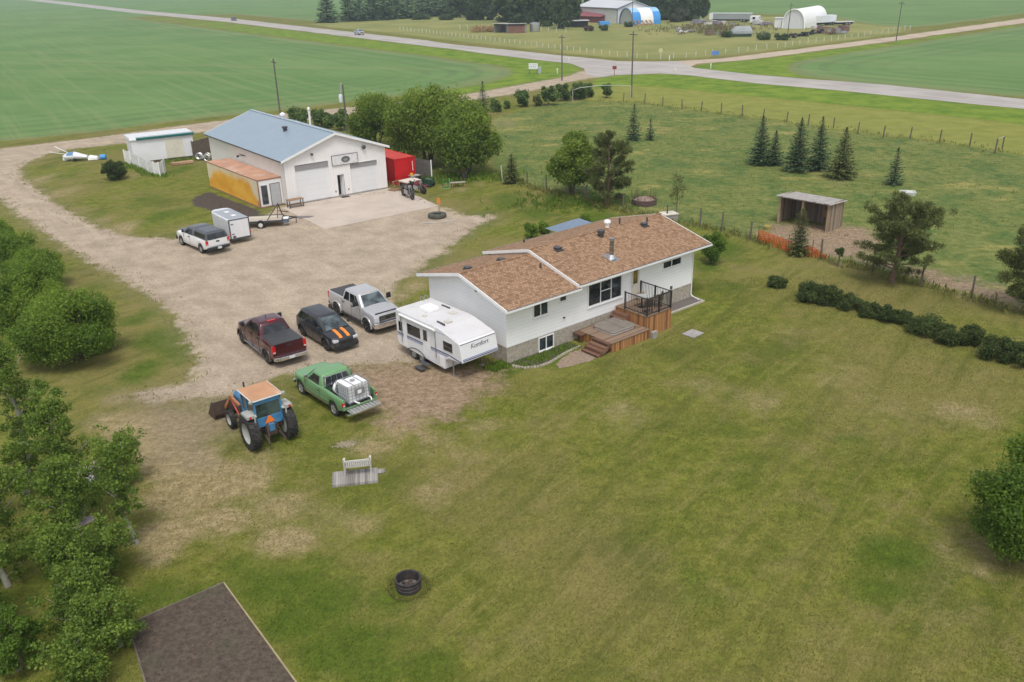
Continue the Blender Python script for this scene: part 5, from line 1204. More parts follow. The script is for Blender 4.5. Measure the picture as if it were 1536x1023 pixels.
# liquid tote
S_tote = Frame(-8.95, 38.49, 2.283)
tx = S_tote.w(-1.95, -.02, .68)
to = thing('liquid_tote', 'white caged liquid tote standing in the bed of the green pickup', 'tote', tx, 2.283+.02)
m_ = MB(); m_.box(-.5, .5, -.58, .58, .15, 1.0, 0, .03); m_.build('bottle', pm('white_plastic_tank', (.74, .75, .76), .45, .05, 2), to, bevel=.06, seg=3)
m_ = MB(); m_.lathe([(.1, .98), (.12, 1.0), (.12, 1.05), (.02, 1.06)], (0, 0, 0), n=14); m_.build('lid', pm('grey_lid', (.35, .35, .36), .5), to, 40)
m_ = MB()
for z in (.18, .35, .52, .69, .86, 1.02):
    for a, b_ in (((-.53, -.61), (.53, -.61)), ((.53, -.61), (.53, .61)), ((.53, .61), (-.53, .61)), ((-.53, .61), (-.53, -.61))): m_.beam((*a, z), (*b_, z), .02, .02)
for k in range(7):
    x = -.5+k/6; 
    for sy in (-.61, .61): m_.beam((x, sy, .15), (x, sy, 1.03), .018, .018)
    y = -.58+1.16*k/6
    for sx in (-.53, .53): m_.beam((sx, y, .15), (sx, y, 1.03), .018, .018)
for y in (-.25, .25): m_.beam((-.53, y, 1.03), (.53, y, 1.03), .03, .02)
m_.build('cage', pm('cage_steel', (.42, .43, .44), .4, .1, 6, metal=.6), to)
m_ = MB(); m_.box(-.555, -.535, -.30, .24, .45, .80); pl_ = m_.build('label_plate', pm('grey_label', (.20, .20, .21), .5), to)
m_ = MB(); m_.box(-.560, -.5555, -.12, .1, .54, .72); m_.build('label_sheet', M_white, pl_)
m_ = MB()
for y in (-.5, 0, .5): m_.box(-.5, .5, y-.06, y+.06, 0, .11)
m_.box(-.53, .53, -.61, .61, .11, .149); m_.build('pallet', M_dkgrey, to)
hz = thing('hose', 'white hose coiled over the lowered tailgate of the green pickup', 'hose', S_tote.w(-2.8, -.15, .67), 2.283)
m_ = MB(); m_.tube([(.36*math.cos(a)+.25, .42*math.sin(a), .04+.16*abs(math.sin(a))+.01*a) for a in np.linspace(-2.3, 2.3, 26)], .035, 8); m_.build('hose', M_white, hz, 50)
hz2 = thing('hose', 'white hose coil between the tote and the cab of the green pickup', 'hose', S_tote.w(-1.12, .1, .68), 2.283)
m_ = MB()
for k in range(4): m_.tube([(.05*k-.1, .36*math.cos(a)+.1, .45+.34*math.sin(a)) for a in np.linspace(0, 6.2832, 24)], .03, 6)
m_.build('hose', M_white, hz2, 50)
cu = thing('cushion', 'pale folded sheet lying at the cab end of the green bed', 'sheet', S_tote.w(-.85, .35, .68), 2.283)
m_ = MB(); m_.box(-.16, .16, -.4, .35, 0, .12); m_.build('sheet', pm('cream_panel', (.66, .61, .53), .6), cu, bevel=.03)
# --- black wagon with orange stripes
bp = paint('black_matte_paint', (.028, .03, .034), .2, .38, .4)
S = dict(wb=2.9, r=.35, tw=.23, track=.76, xf=2.28, xr=-2.32, gap=.07, wagon=True,
 upper=[(-2.32, .86), (-2.27, 1.02), (-2.15, 1.1), (-1, 1.09), (.9, 1.04), (1.15, 1.05), (1.7, .98), (2.06, .88), (2.22, .78), (2.28, .66)],
 width=[(-2.32, .74), (-2.2, .83), (-1.8, .875), (0, .88), (1.6, .87), (2.06, .79), (2.28, .66)], crown=[(.8, .01), (1.2, .03), (2.35, .06)],
 rocker=[(-2.45, .40), (-1.9, .3), (0, .24), (1.6, .26), (2.35, .3)], paint=bp, rim=M_alloy, sm=40,
 cab=dict(z0=1.06, z1=1.55, bf=1.32, br=-2.22, tf=.30, tr=-1.82, wb=.82, wt=.64, win=((.06, .28), (.31, .60), (.63, .9)), rear_v=(.1, .85)), doors=(.95, -.1, -1.05), handles=(.05, -.95), handle_m=bp,
 grille=(.42, .56, .74, M_blk, M_blk), headlight=(.46, .76, .66, .80, .30), tail=(.2, .86, 1.02, .2), fb=(.76, .26, .5, .1, M_blk), rb=(.78, .36, .6, .08, bp), mirror=.2, mirror_h=.14, mirror_m=bp, flare=M_blk)
tr, bd = vehicle('station_wagon', 'black station wagon with two orange stripes on its hood', 'car', (-10.71, 46.21), -.90, S)
M_or = pm('orange_stripe', (.85, .24, .025), .4, .05, 3)
for sd in (.14, -.33):
    m_ = MB(); rows = []
    for x in np.linspace(1.30, 2.19, 13):
        z = interp(S['upper'], x)+.052+.012*(x-1.3); rows.append([(x, sd, z), (x, sd+.19, z)])
    m_.loft([[a, b_, (b_[0], b_[1], b_[2]-.05), (a[0], a[1], a[2]-.05)] for a, b_ in rows]); m_.build('hood_stripe', M_or, tr, 40)
# --- vehicles on the highway (same builder, far away)
S = pk_base(3.5, .4, 2.7, -2.9, 1.24, 1.3, 1.3, .98, 1.05)
S.update(paint=paint('grey_silver_paint', (.40, .42, .45), .3, .35), cab=dict(z0=1.29, z1=1.85, bf=1.3, br=-1.0, tf=.65, tr=-.8, wb=.91, wt=.75, win=((.08, .46), (.5, .92))), grille=(.6, .7, 1.1, M_blk, M_chrome), headlight=(.6, .86, .8, 1.05, .15), tail=(.16, .9, 1.25, .12), fb=(.95, .42, .68, .16, M_chrome), rb=(.94, .46, .66, .16, M_chrome))
a1, a2 = G(528, 50), G(640, 64); hd = math.atan2(a2[1]-a1[1], a2[0]-a1[0])
p_ = G(539, 52.2)
vehicle('pickup_truck', 'silver grey pickup driving on the highway by the far spruces', 'pickup truck', p_, hd, S)
S = dict(wb=2.8, r=.36, tw=.24, track=.82, xf=2.35, xr=-2.3, gap=.07, wagon=True,
 upper=[(-2.3, .95), (-2.2, 1.1), (1.0, 1.1), (1.9, 1.0), (2.25, .9), (2.35, .75)], width=[(-2.3, .78), (-2, .9), (1.8, .9), (2.35, .72)], rocker=[(-2.3, .4), (0, .28), (2.35, .36)],
 paint=paint('plum_paint', (.05, .03, .05), .2, .35), cab=dict(z0=1.08, z1=1.68, bf=1.3, br=-2.2, tf=.45, tr=-1.9, wb=.86, wt=.7, win=((.06, .3), (.34, .6), (.64, .9))), headlight=(.48, .76, .7, .88, .2), tail=(.16, .85, 1.1, .12), fb=(.8, .3, .55, .1, M_blk), rb=(.8, .36, .6, .08, M_blk), grille=(.4, .6, .8, M_blk, M_chrome))
a1, a2 = G(300, 22.5), G(400, 35); p_ = G(351, 31)
vehicle('suv', 'dark purple car driving on the highway at upper left', 'car', p_, math.atan2(a2[1]-a1[1], a2[0]-a1[0]), S)

# ================================================================== TRACTOR
T = Frame(-11.75, 35.15, 2.237)
tr = thing('tractor', 'old blue tractor with rusty roofed cab and front loader bucket', 'tractor', T.w(0, 0), T.rz)
M_blue = pm('tractor_blue', (.055, .20, .38), .5, .25, 3, dirt=(.10, .13, .16), dirt_amt=.7)
M_rust = pm('rusty_orange_roof', (.46, .245, .13), .7, .12, 1.5, dirt=(.56, .40, .28), dirt_amt=.8)
M_brown = pm('rusty_brown_steel', (.07, .045, .035), .8, .35, 5, dirt=(.16, .09, .06))
M_ltgrey = pm('light_grey_paint', (.36, .365, .34), .55, .12, 3)
xr_, xf_ = -1.1, 1.42
def ag_wheel(x, y, r, w, sd, rimc):
    m_ = MB(); ins = r*.60
    m_.lathe([(ins, -w/2), (r*.9, -w/2), (r*.96, -w*.4), (r*.96, w*.4), (r*.9, w/2), (ins, w/2)], (x, y, r), 'y', 30, cap=False)
    n = int(r*24)
    for k in range(n):
        for s2 in (1, -1):
            a = 2*PI*(k+(.25 if s2 > 0 else -.25))/n; a2 = a+.16
            m_.beam((x+r*.955*math.cos(a2), y+s2*w*.02, r+r*.955*math.sin(a2)), (x+r*.95*math.cos(a), y+s2*w*.5, r+r*.95*math.sin(a)), .06*r+.01, .075*r, up=(math.cos(a), 0, math.sin(a)))
    wh = m_.build('wheel', M_tyre, tr, 30)
    m_ = MB(); m_.lathe([(.02, sd*w*.1), (ins*.4, sd*w*.12), (ins*.5, sd*w*.02), (ins*.9, sd*w*.2), (ins*1.02, sd*w*.44), (ins*1.03, -sd*w*.44), (.02, -sd*w*.4)], (x, y, r), 'y', 24); rim = m_.build('rim', rimc, wh, 40)
    return wh
for sd in (1, -1):
    ag_wheel(xr_, sd*.86, .82, .44, sd, M_ltgrey); ag_wheel(xf_, sd*.80, .46, .24, sd, M_ltgrey)
m_ = MB(); m_.box(-1.5, .4, -.24, .24, .55, 1.05); m_.box(.4, 2.0, -.2, .2, .5, .9); m_.tube([(xr_, -.7, .82), (xr_, .7, .82)], .13, 10); m_.tube([(xf_, -.72, .48), (xf_, .72, .48)], .08, 8); m_.build('chassis', M_brown, tr, bevel=.02)
m_ = MB(); m_.loft([[(x, y, z) for y, z in ((-.33, .85), (.33, .85), (.33, 1.42), (.24, 1.55), (-.24, 1.55), (-.33, 1.42))] for x in (.25, 1.95)]); m_.build('bonnet', M_blue, tr, 30)
m_ = MB(); m_.box(1.952, 1.99, -.3, .3, .88, 1.42); m_.build('grille', M_ltgrey, tr)
m_ = MB(); m_.tube([(1.0, .1, 1.5), (1.0, .1, 2.3)], .045, 8); m_.build('exhaust', M_brown, tr)
# cab
cx0, cx1, cw0, cz0, cz1 = -1.32, .10, .60, 1.05, 2.36
m_ = MB()
for x in (cx0, cx1, -.45):
    for sd in (1, -1): m_.box(x-.04, x+.04, sd*cw0-.04, sd*cw0+.04, cz0, cz1)
for z in (cz0+.02, cz1-.06, 1.42):
    m_.box(cx0-.04, cx1+.04, cw0-.03, cw0+.03, z-.05, z+.05); m_.box(cx0-.04, cx1+.04, -cw0-.03, -cw0+.03, z-.05, z+.05)
    for x in (cx0, cx1): m_.box(x-.03, x+.03, -cw0+.04, cw0-.04, z-.05, z+.05)
m_.box(cx0-.02, cx0+.02, -cw0+.04, cw0-.04, 1.08, 1.42); m_.box(cx0+.04, -.5, cw0-.015, cw0+.015, 1.07, 1.37); m_.box(cx0+.04, -.5, -cw0-.015, -cw0+.015, 1.07, 1.37)
m_.box(cx0-.035, cx0+.035, -.56, .56, 2.14, 2.32)
cab = m_.build('cab', M_blue, tr)
m_ = MB(); m_.box(cx0-.005, cx0+.005, -.56, .56, 1.47, 2.14); m_.build('rear_window', glass_mat('tractor_glass', (.03, .045, .045), .08), cab)
for sd in (1, -1):
    m_ = MB(); m_.box(-1.28, -.49, sd*cw0-.006, sd*cw0+.006, 1.47, 2.3); m_.build('side_window', glass_mat('tractor_glass'), cab)
    m_ = MB(); m_.box(-.41, .06, sd*cw0-.006, sd*cw0+.006, 1.1, 2.3); m_.build('side_window', glass_mat('tractor_glass'), cab)
m_ = MB(); m_.box(cx1-.005, cx1+.005, -.56, .56, 1.47, 2.3); m_.build('windshield', glass_mat('tractor_glass'), cab)
m_ = MB(); m_.loft([[(cx0-.09, -.70, cz1), (cx1+.09, -.70, cz1), (cx1+.09, .70, cz1), (cx0-.09, .70, cz1)], [(cx0-.08, -.69, cz1+.08), (cx1+.08, -.69, cz1+.08), (cx1+.08, .69, cz1+.08), (cx0-.08, .69, cz1+.08)], [(cx0+.1, -.5, cz1+.12), (cx1-.1, -.5, cz1+.12), (cx1-.1, .5, cz1+.12), (cx0+.1, .5, cz1+.12)]]); rfm = m_.build('cab_roof', M_rust, cab, bevel=.02)
m_ = MB(); m_.box(cx0-.10, cx1+.10, -.72, -.695, cz1-.005, cz1+.055); m_.box(cx0-.10, cx1+.10, .695, .72, cz1-.005, cz1+.055); m_.box(cx0-.115, cx0-.095, -.69, .69, cz1-.005, cz1+.055); m_.build('roof_edge', M_white, rfm)
m_ = MB(); m_.box(-.9, -.4, -.25, .25, 1.1, 1.35); m_.box(-1.05, -.92, -.25, .25, 1.3, 1.95); m_.build('seat', pm('tan_seat', (.33, .25, .11), .7), tr, bevel=.03)
m_ = MB(); m_.tube([(.05, 0, 1.3), (-.15, 0, 1.65)], .03, 6); m_.tube([(-.17+.08*math.sin(a), .2*math.cos(a), 1.68+.18*math.sin(a)) for a in np.linspace(0, 6.28, 16)], .018, 5); m_.build('steering_wheel', M_blk, tr)
for sd in (1, -1):
    m_ = MB(); m_.loft([[(xr_+q*math.cos(a), sd*y, .82+q*math.sin(a)) for q, y in ((.9, .60), (.9, 1.05), (.94, 1.07), (.95, .60))] for a in np.linspace(.65, 2.0, 8)]); m_.box(-1.55, -.85, min(sd*.74, sd*1.06), max(sd*.74, sd*1.06), 1.66, 1.8); fd = m_.build('fender', M_ltgrey, tr, 40)
    m_ = MB(); m_.lathe([(.02, -.03), (.06, -.02), (.06, 0), (.02, 0)], (-1.555, sd*.92, 1.73), 'x', 10); m_.build('tail_light', M_rlens, fd)
    m_ = MB(); m_.lathe([(.05, -.08), (.09, -.05), (.09, .03), (.03, .05)], (cx0-.08, sd*.76, cz1+.02), 'x', 10); m_.build('work_lamp', M_ltgrey, cab)
    m_ = MB(); m_.box(-1.58, -1.53, min(sd*.7, sd*.76), max(sd*.7, sd*.76), .9, 1.7); m_.build('fender_brace', M_ltgrey, tr)
m_ = MB(); m_.prism([(-.23, 1.16), (.23, 1.16), (.05, 1.47), (-.05, 1.47)], 'x', cx0-.075, cx0-.055); m_.build('slow_triangle', pm('orange_triangle', (.90, .20, .015), .5, .04), tr)
m_ = MB(); m_.box(-1.56, -1.4, -.13, .13, .78, 1.14); m_.build('rear_housing', M_blue, tr, bevel=.02)
for sd in (1, -1):
    m_ = MB(); m_.beam((-1.4, sd*.32, .62), (-2.0, sd*.38, .42), .06, .06); m_.beam((-1.95, sd*.38, .44), (-1.6, sd*.2, 1.1), .035, .035); m_.build('lift_arm', M_brown, tr)
# loader
for sd in (1, -1):
    m_ = MB(); m_.beam((.55, sd*.60, .5), (.55, sd*.60, 1.45), .1, .14); m_.build('loader_tower', M_brown, tr)
    m_ = MB(); m_.beam((.5, sd*.60, 1.42), (1.6, sd*.6, 1.50), .09, .16, 0); m_.beam((1.55, sd*.6, 1.52), (2.55, sd*.6, .55), .09, .16, 0); m_.build('loader_arm', pm('rusty_orange_arm', (.40, .17, .07), .7, .25, 4), tr)
    m_ = MB(); m_.tube([(.6, sd*.60, .75), (1.55, sd*.60, 1.38)], .045, 8); m_.build('cylinder', pm('red_cylinder', (.38, .05, .03), .5), tr)
m_ = MB(); m_.loft([[(2.55+x, y, z) for x, z in ((.0, .95), (-.04, .3), (.12, .06), (.95, .03), (.95, .06), (.16, .11), (.04, .32), (.07, .95))] for y in (-1.15, 1.15)])
for y in (-1.17, 1.135): m_.prism([(2.55, .95), (2.51, .3), (2.67, .05), (3.5, .04), (2.75, .95)], 'y', y, y+.035)
m_.build('bucket', M_brown, tr)

# ================================================================== CAMPER
RV = Frame(-4.338, 43.653, -.843)
rv = thing('travel_trailer', 'white fifth wheel camper with blue stripes parked against the house gable', 'camper', RV.w(0, 0), RV.rz)
M_rvw = lap_mat('camper_white_siding', (.68, .68, .69), .13, 2, .012, .4, .03, gap=.08)
M_rvroof = pm('camper_roof', (.60, .59, .59), .5, .06, .9, dirt=(.46, .43, .38), dirt_amt=.45)
hw_ = 1.22
side = [(-1.66, .72), (-1.5, .56), (2.55, .33), (2.62, .9), (3.0, 1.06), (4.0, 1.10), (4.08, 1.16), (3.86, 2.10), (3.78, 2.17), (2.3, 2.53), (1.7, 2.59), (-1.6, 2.60), (-1.68, 2.52)]
m_ = MB(); m_.prism(side, 'y', -hw_, hw_); m_.build('body', M_rvw, rv, bevel=.04, seg=3)
rs = [(-1.62, 2.602), (1.7, 2.592), (2.3, 2.53), (3.76, 2.185)]
m_ = MB()
for a, b_ in zip(rs[:-1], rs[1:]): m_.hexa([(a[0], -hw_+.05, a[1]-.02), (b_[0], -hw_+.05, b_[1]-.02), (b_[0], hw_-.05, b_[1]-.02), (a[0], hw_-.05, a[1]-.02), (a[0], -hw_+.05, a[1]+.014), (b_[0], -hw_+.05, b_[1]+.014), (b_[0], hw_-.05, b_[1]+.014), (a[0], hw_-.05, a[1]+.014)])
rfv = m_.build('roof', M_rvroof, rv)
m_ = MB(); m_.loft([[(x, y, z) for x, y in ((-.55-s, -.35-s*.6), (.25+s*.4, -.35-s*.6), (.25+s*.4, .35+s*.6), (-.55-s, .35+s*.6))] for s, z in ((.1, 2.61), (.06, 2.78), (-.06, 2.86))]); m_.build('air_conditioner', M_white, rfv, bevel=.04)
for x, y, s in ((1.15, .55, .2), (1.9, -.35, .18), (.4, -.75, .12)):
    m_ = MB(); m_.box(x-s, x+s, y-s, y+s, 2.58, 2.66); m_.build('roof_hatch', pm('hatch_cream', (.55, .52, .47), .5), rfv, bevel=.015)
m_ = MB(); m_.box(1.55, 2.2, -.83, -.77, 2.58, 2.68); m_.box(-.2, .5, .85, .93, 2.61, 2.67); m_.build('antenna', M_dkgrey, rfv)
m_ = MB()
for y in (.55, .85):
    m_.tube([(-1.72, y, 1.2), (-1.72, y, 2.85), (-1.4, y, 2.85), (-1.4, y, 2.62)], .018, 6)
for z in (1.4, 1.75, 2.1, 2.45): m_.tube([(-1.72, .55, z), (-1.72, .85, z)], .015, 6)
m_.build('ladder', M_galv, rv)
ys_ = -hw_
def rvp(name, x0, x1, z0, z1, mat, off=.012, par=rv, bev=0.0):
    m_ = MB(); m_.box(x0, x1, ys_-off, ys_-.001, z0, z1); return m_.build(name, mat, par, bevel=bev)
M_navy = pm('navy_stripe', (.03, .045, .16), .4); M_lblue = pm('light_blue_stripe', (.30, .36, .55), .4)
m_ = MB()
for (x0, x1, z0, z1, mm, of) in ((-1.62, 3.0, 1.24, 1.30, 0, .006), (-1.62, 2.9, 1.16, 1.195, 0, .005), (-1.62, 2.7, 2.30, 2.33, 1, .005), (-1.62, 2.8, 1.105, 1.125, 1, .005)): m_.box(x0, x1, ys_-of, ys_-.0005, z0, z1, mm)
m_.hexa([(3.0, ys_-.006, 1.24), (4.04, ys_-.006, 1.13), (4.04, ys_-.0005, 1.13), (3.0, ys_-.0005, 1.24), (3.0, ys_-.006, 1.30), (4.03, ys_-.006, 1.19), (4.03, ys_-.0005, 1.19), (3.0, ys_-.0005, 1.30)], 0)
m_.build('stripe', [M_navy, M_lblue], rv)
for x0, x1, z0, z1 in ((-1.42, -1.08, 1.42, 1.98), (-.62, .55, 1.46, 2.06), (.82, 1.15, 1.5, 2.1), (2.55, 3.3, 1.48, 1.98)):
    w_ = rvp('window', x0-.05, x1+.05, z0-.05, z1+.05, pm('camper_frame', (.62, .62, .63), .4), .016); rvp('pane', x0, x1, z0, z1, M_vglass, .02, w_)
m_ = MB(); m_.box(2.56, 3.29, ys_-.023, ys_-.0202, 1.72, 1.735); m_.build('slider', M_chrome, w_)
d = rvp('door', .74, 1.42, .50, 2.2, pm('camper_door', (.74, .74, .75), .4), .010)
rvp('door', -1.02, -.72, .62, 2.25, pm('camper_door', (.74, .74, .75), .4), .010)
rvp('hatch', 1.75, 2.35, .5, .98, pm('camper_frame', (.62, .62, .63), .4), .01); rvp('propane_door', 2.2, 2.5, .46, 1.02, M_white, .02)
m_ = MB(); m_.tube([(-1.2, ys_-.08, 2.42), (1.95, ys_-.08, 2.38)], .065, 10); m_.build('awning', M_white, rv, 40)
m_ = MB()
for x in (-1.15, 1.9): m_.beam((x, ys_-.03, .8), (x, ys_-.05, 2.38), .04, .03)
m_.build('awning_arm', M_galv, rv)
for x in (-.28, .45):
    for sd in (-1, 1): make_wheel(rv, x, sd*1.06, .33, .2, M_salloy, sd)
m_ = MB(); m_.loft([[(-.02+q*1.0*math.cos(a)*1.12+.1, ys_-o_, .36+q*math.sin(a)*.52) for q, o_ in ((.70, .0), (.70, .03), (.76, .03), (.76, .0))] for a in np.linspace(.1, PI-.1, 12)]); m_.build('wheel_arch', M_dkgrey, rv)
m_ = MB(); m_.box(.75, 1.5, ys_-.42, ys_-.12, .30, .33); m_.box(.78, 1.47, ys_-.75, ys_-.43, .14, .17); m_.build('step', M_dkgrey, rv)
for x, y in ((2.95, -.95), (2.95, .95)):
    m_ = MB(); m_.beam((x, y, 0), (x, y, 1.1), .06, .06); m_.box(x-.1, x+.1, y-.1, y+.1, 0, .03); m_.build('landing_leg', M_galv, rv)
m_ = MB(); m_.beam((3.3, 0, 1.08), (3.3, 0, .82), .14, .14); m_.build('hitch_pin', M_dkgrey, rv)
m_ = MB(); m_.box(-1.4, 2.5, -.9, .9, .30, .5); m_.build('chassis', M_under, rv)
# front cap: lap siding, stripes and the script
na, nb_ = Vector((4.08, 0, 1.16)), Vector((3.86, 0, 2.10)); up_ = (nb_-na).normalized(); nn_ = Vector((0, 1, 0)).cross(up_).normalized()
if nn_.x < 0: nn_ = -nn_
m_ = MB()
for t0, t1, mm, of in ((.05, .10, 0, .006), (.13, .155, 0, .006), (.17, .185, 1, .006), (.955, .985, 2, .010)):
    a, b_ = na+(nb_-na)*t0, na+(nb_-na)*t1
    m_.hexa([(a.x, -1.17, a.z), (a.x, 1.17, a.z), (b_.x, 1.17, b_.z), (b_.x, -1.17, b_.z), *((q.x+nn_.x*of, yy, q.z+nn_.z*of) for q, yy in ((a, -1.17), (a, 1.17), (b_, 1.17), (b_, -1.17)))], mm)
m_.build('stripe', [M_navy, M_lblue, M_dkgrey], rv)
mid = na+(nb_-na)*.72+nn_*.012
Mt = Matrix((( 0, up_.x, nn_.x, mid.x), (1, up_.y, nn_.y, .05), (0, up_.z, nn_.z, mid.z), (0, 0, 0, 1)))
text_obj('lettering', 'Komfort', .34, pm('slate_lettering', (.10, .11, .14), .5), rv, Mt, .25, .004)

# ================================================================== CARGO TRAILER + FLATBED
CT = Frame(-21.389, 66.554, 2.235)
ct = thing('cargo_trailer', 'white enclosed cargo trailer with a flat grey roof beside the white pickup', 'trailer', CT.w(0, 0), CT.rz)
M_ctw = pm('trailer_white', (.66, .67, .69), .35, .06, 2)
pr = [(-.83, .42), (.83, .42), (.83, 1.93), (.76, 2.02), (-.76, 2.02), (-.83, 1.93)]
m_ = MB(); m_.loft([[(x, y*k, z) for y, z in pr] for x, k in ((0, 1), (3.5, 1), (3.85, .86), (4.05, .5))]); m_.build('body', M_ctw, ct, 25)
m_ = MB(); m_.box(.06, 3.5, -.74, .74, 2.022, 2.035); m_.build('roof', pm('trailer_roof', (.40, .42, .45), .35, .08, 2, metal=.4), ct)
for x in (1.0, 2.4):
    m_ = MB(); m_.box(x-.18, x+.18, -.18, .18, 2.036, 2.09); m_.build('roof_vent', M_white, ct, bevel=.02)
m_ = MB(); m_.box(-.035, -.002, -.72, .72, .5, 1.88); rd = m_.build('rear_door', pm('trailer_door', (.70, .70, .72), .4, .05, 2), ct)
m_ = MB(); m_.box(-.02, .03, -.85, -.77, .40, 2.0); m_.box(-.02, .03, .77, .85, .40, 2.0); m_.box(-.02, .03, -.77, .77, 1.92, 2.0); m_.box(-.06, .02, -.83, .83, .36, .48); m_.build('door_frame', M_dkgrey, ct)
m_ = MB()
for z in (.8, 1.6): m_.box(-.06, -.036, .5, .7, z, z+.06)
m_.box(-.05, -.036, .4, .64, .52, .68); m_.build('latch', M_dkgrey, rd)
for sd in (1, -1):
    m_ = MB(); m_.box(-.045, -.02, sd*.81-.03, sd*.81+.03, .75, .9); m_.build('tail_light', M_rlens, ct)
    make_wheel(ct, 1.7, sd*.9, .32, .2, M_salloy, sd)
    m_ = MB(); m_.loft([[(1.7+q*math.cos(a), sd*y, .34+q*math.sin(a)) for q, y in ((.40, .83), (.40, 1.03), (.43, 1.03), (.43, .83))] for a in np.linspace(0, PI, 10)]); m_.build('fender', M_dkgrey, ct)
m_ = MB()
for sd in (1, -1): m_.beam((3.7, sd*.5, .38), (4.9, 0, .38), .07, .09)
m_.beam((4.8, 0, .45), (4.8, 0, 0.02), .05, .05); m_.build('tongue', M_dkgrey, ct)

fb = thing('flatbed_trailer', 'low flatbed trailer with plank deck and raised black ramp frame', 'trailer', (-20.75, 71.9), .15)
m_ = MB(); m_.box(-1.75, 1.35, -.95, .95, .50, .55); m_.build('deck', wood_mat('grey_trailer_planks', (.42, .365, .29), (.60, .53, .43), .16, 1), fb)
m_ = MB()
for sd in (1, -1): m_.box(-1.8, 1.4, min(sd*.95, sd*1.02), max(sd*.95, sd*1.02), .44, .60)
m_.box(-1.8, -1.74, -.95, .95, .44, .6); m_.box(1.36, 1.42, -.95, .95, .44, .6); m_.build('frame', M_dkgrey, fb)
for sd in (1, -1): make_wheel(fb, -.35, sd*1.13, .3, .18, M_white, sd)
m_ = MB(); m_.loft([[(-.35+q*math.cos(a), sd*1.0, .3+q*math.sin(a)) for q in (.36, .39)]+[(-.35+q*math.cos(a), sd*1.25, .3+q*math.sin(a)) for q in (.39, .36)] for sd in (-1,) for a in np.linspace(0, PI, 10)]); m_.build('fender', M_dkgrey, fb)
m_ = MB(); m_.beam((1.3, .9, .58), (1.1, .2, 1.75), .07, .07); m_.beam((1.1, .2, 1.75), (1.0, -.3, .6), .05, .05); m_.beam((.2, -.9, .6), (1.1, .2, 1.7), .05, .05); m_.beam((1.1, .2, 1.1), (1.9, .4, .9), .06, .06); m_.build('ramp_frame', M_brown, fb)
m_ = MB()
for sd in (1, -1): m_.beam((1.4, sd*.7, .5), (2.6, 0, .5), .07, .1)
m_.beam((2.5, 0, .6), (2.5, 0, .02), .07, .07); m_.build('tongue', M_dkgrey, fb)
m_ = MB(); m_.box(1.5, 1.95, -.95, -.3, .3, .62); m_.build('tool_box', pm('blue_grey_box', (.10, .13, .18), .5), fb, bevel=.02)
m_ = MB(); m_.box(1.5, 1.95, -.95, -.3, .625, .70); m_.build('box_lid', M_white, fb, bevel=.02)
# ================================================================== VEGETATION
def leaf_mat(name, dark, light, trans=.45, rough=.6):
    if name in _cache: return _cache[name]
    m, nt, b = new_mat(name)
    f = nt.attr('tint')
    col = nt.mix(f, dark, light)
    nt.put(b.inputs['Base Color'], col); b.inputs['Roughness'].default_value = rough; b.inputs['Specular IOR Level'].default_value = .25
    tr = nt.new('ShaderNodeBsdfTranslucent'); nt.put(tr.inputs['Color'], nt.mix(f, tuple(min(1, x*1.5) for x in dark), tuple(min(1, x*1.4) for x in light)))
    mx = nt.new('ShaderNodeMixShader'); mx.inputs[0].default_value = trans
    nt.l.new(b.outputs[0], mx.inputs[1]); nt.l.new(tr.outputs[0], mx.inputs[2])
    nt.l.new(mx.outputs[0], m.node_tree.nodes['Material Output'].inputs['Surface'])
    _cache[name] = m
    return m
L_willow = leaf_mat('willow_leaves', (.066, .118, .014), (.255, .335, .05))
L_lilac = leaf_mat('lilac_leaves', (.046, .105, .012), (.245, .345, .042))
L_poplar = leaf_mat('poplar_leaves', (.058, .12, .017), (.26, .345, .058))
L_bright = leaf_mat('bright_leaves', (.055, .115, .012), (.16, .25, .03))
L_dark = leaf_mat('dark_shrub_leaves', (.028, .052, .014), (.125, .165, .042))
L_spruce = leaf_mat('spruce_needles', (.026, .058, .026), (.115, .17, .075), .1)
L_pine = leaf_mat('pine_needles', (.045, .066, .016), (.18, .20, .058), .15)
L_far = leaf_mat('far_leaves', (.024, .05, .018), (.095, .14, .045), .15)
L_road = leaf_mat('roadside_leaves', (.042, .085, .02), (.15, .215, .055), .2)
L_grass = leaf_mat('grass_blades', (.10, .125, .022), (.24, .225, .065), .2, .9)
M_bark = pm('grey_brown_bark', (.13, .105, .085), .95, .3, 6, bump=.6, bscale=25)
M_pbark = pm('pale_poplar_bark', (.30, .285, .23), .9, .25, 5, dirt=(.1, .09, .07))
M_pinebark = pm('pine_bark', (.16, .10, .065), .95, .3, 6, bump=.6, bscale=25)
def unit(v): return v/np.maximum(1e-9, np.linalg.norm(v, axis=-1, keepdims=True))
def quad_mesh(name, C, D, N, ln, wd, tint, mat, parent, bend=0.0):
    """one small leaf-like diamond per row: centre C, length axis D, facing N"""
    n = len(C); D = unit(D); S = unit(np.cross(D, N)); ln = np.broadcast_to(ln, n)[:, None]; wd = np.broadcast_to(wd, n)[:, None]
    V = np.stack([C-D*ln*.5, C+S*wd*.5-D*ln*.05, C+D*ln*.5, C-S*wd*.5-D*ln*.05], 1).reshape(-1, 3).astype(np.float32)
    me = bpy.data.meshes.new(name); me.vertices.add(4*n); me.vertices.foreach_set('co', V.ravel())
    me.loops.add(4*n); me.loops.foreach_set('vertex_index', np.arange(4*n, dtype=np.int32))
    me.polygons.add(n); me.polygons.foreach_set('loop_start', np.arange(0, 4*n, 4, dtype=np.int32))
    me.update(calc_edges=True)
    at = me.attributes.new('tint', 'FLOAT', 'FACE'); at.data.foreach_set('value', np.clip(tint, 0, 1).astype(np.float32))
    me.materials.append(mat)
    o = bpy.data.objects.new(name, me); COL.objects.link(o)
    if parent is not None: o.parent = parent
    return o
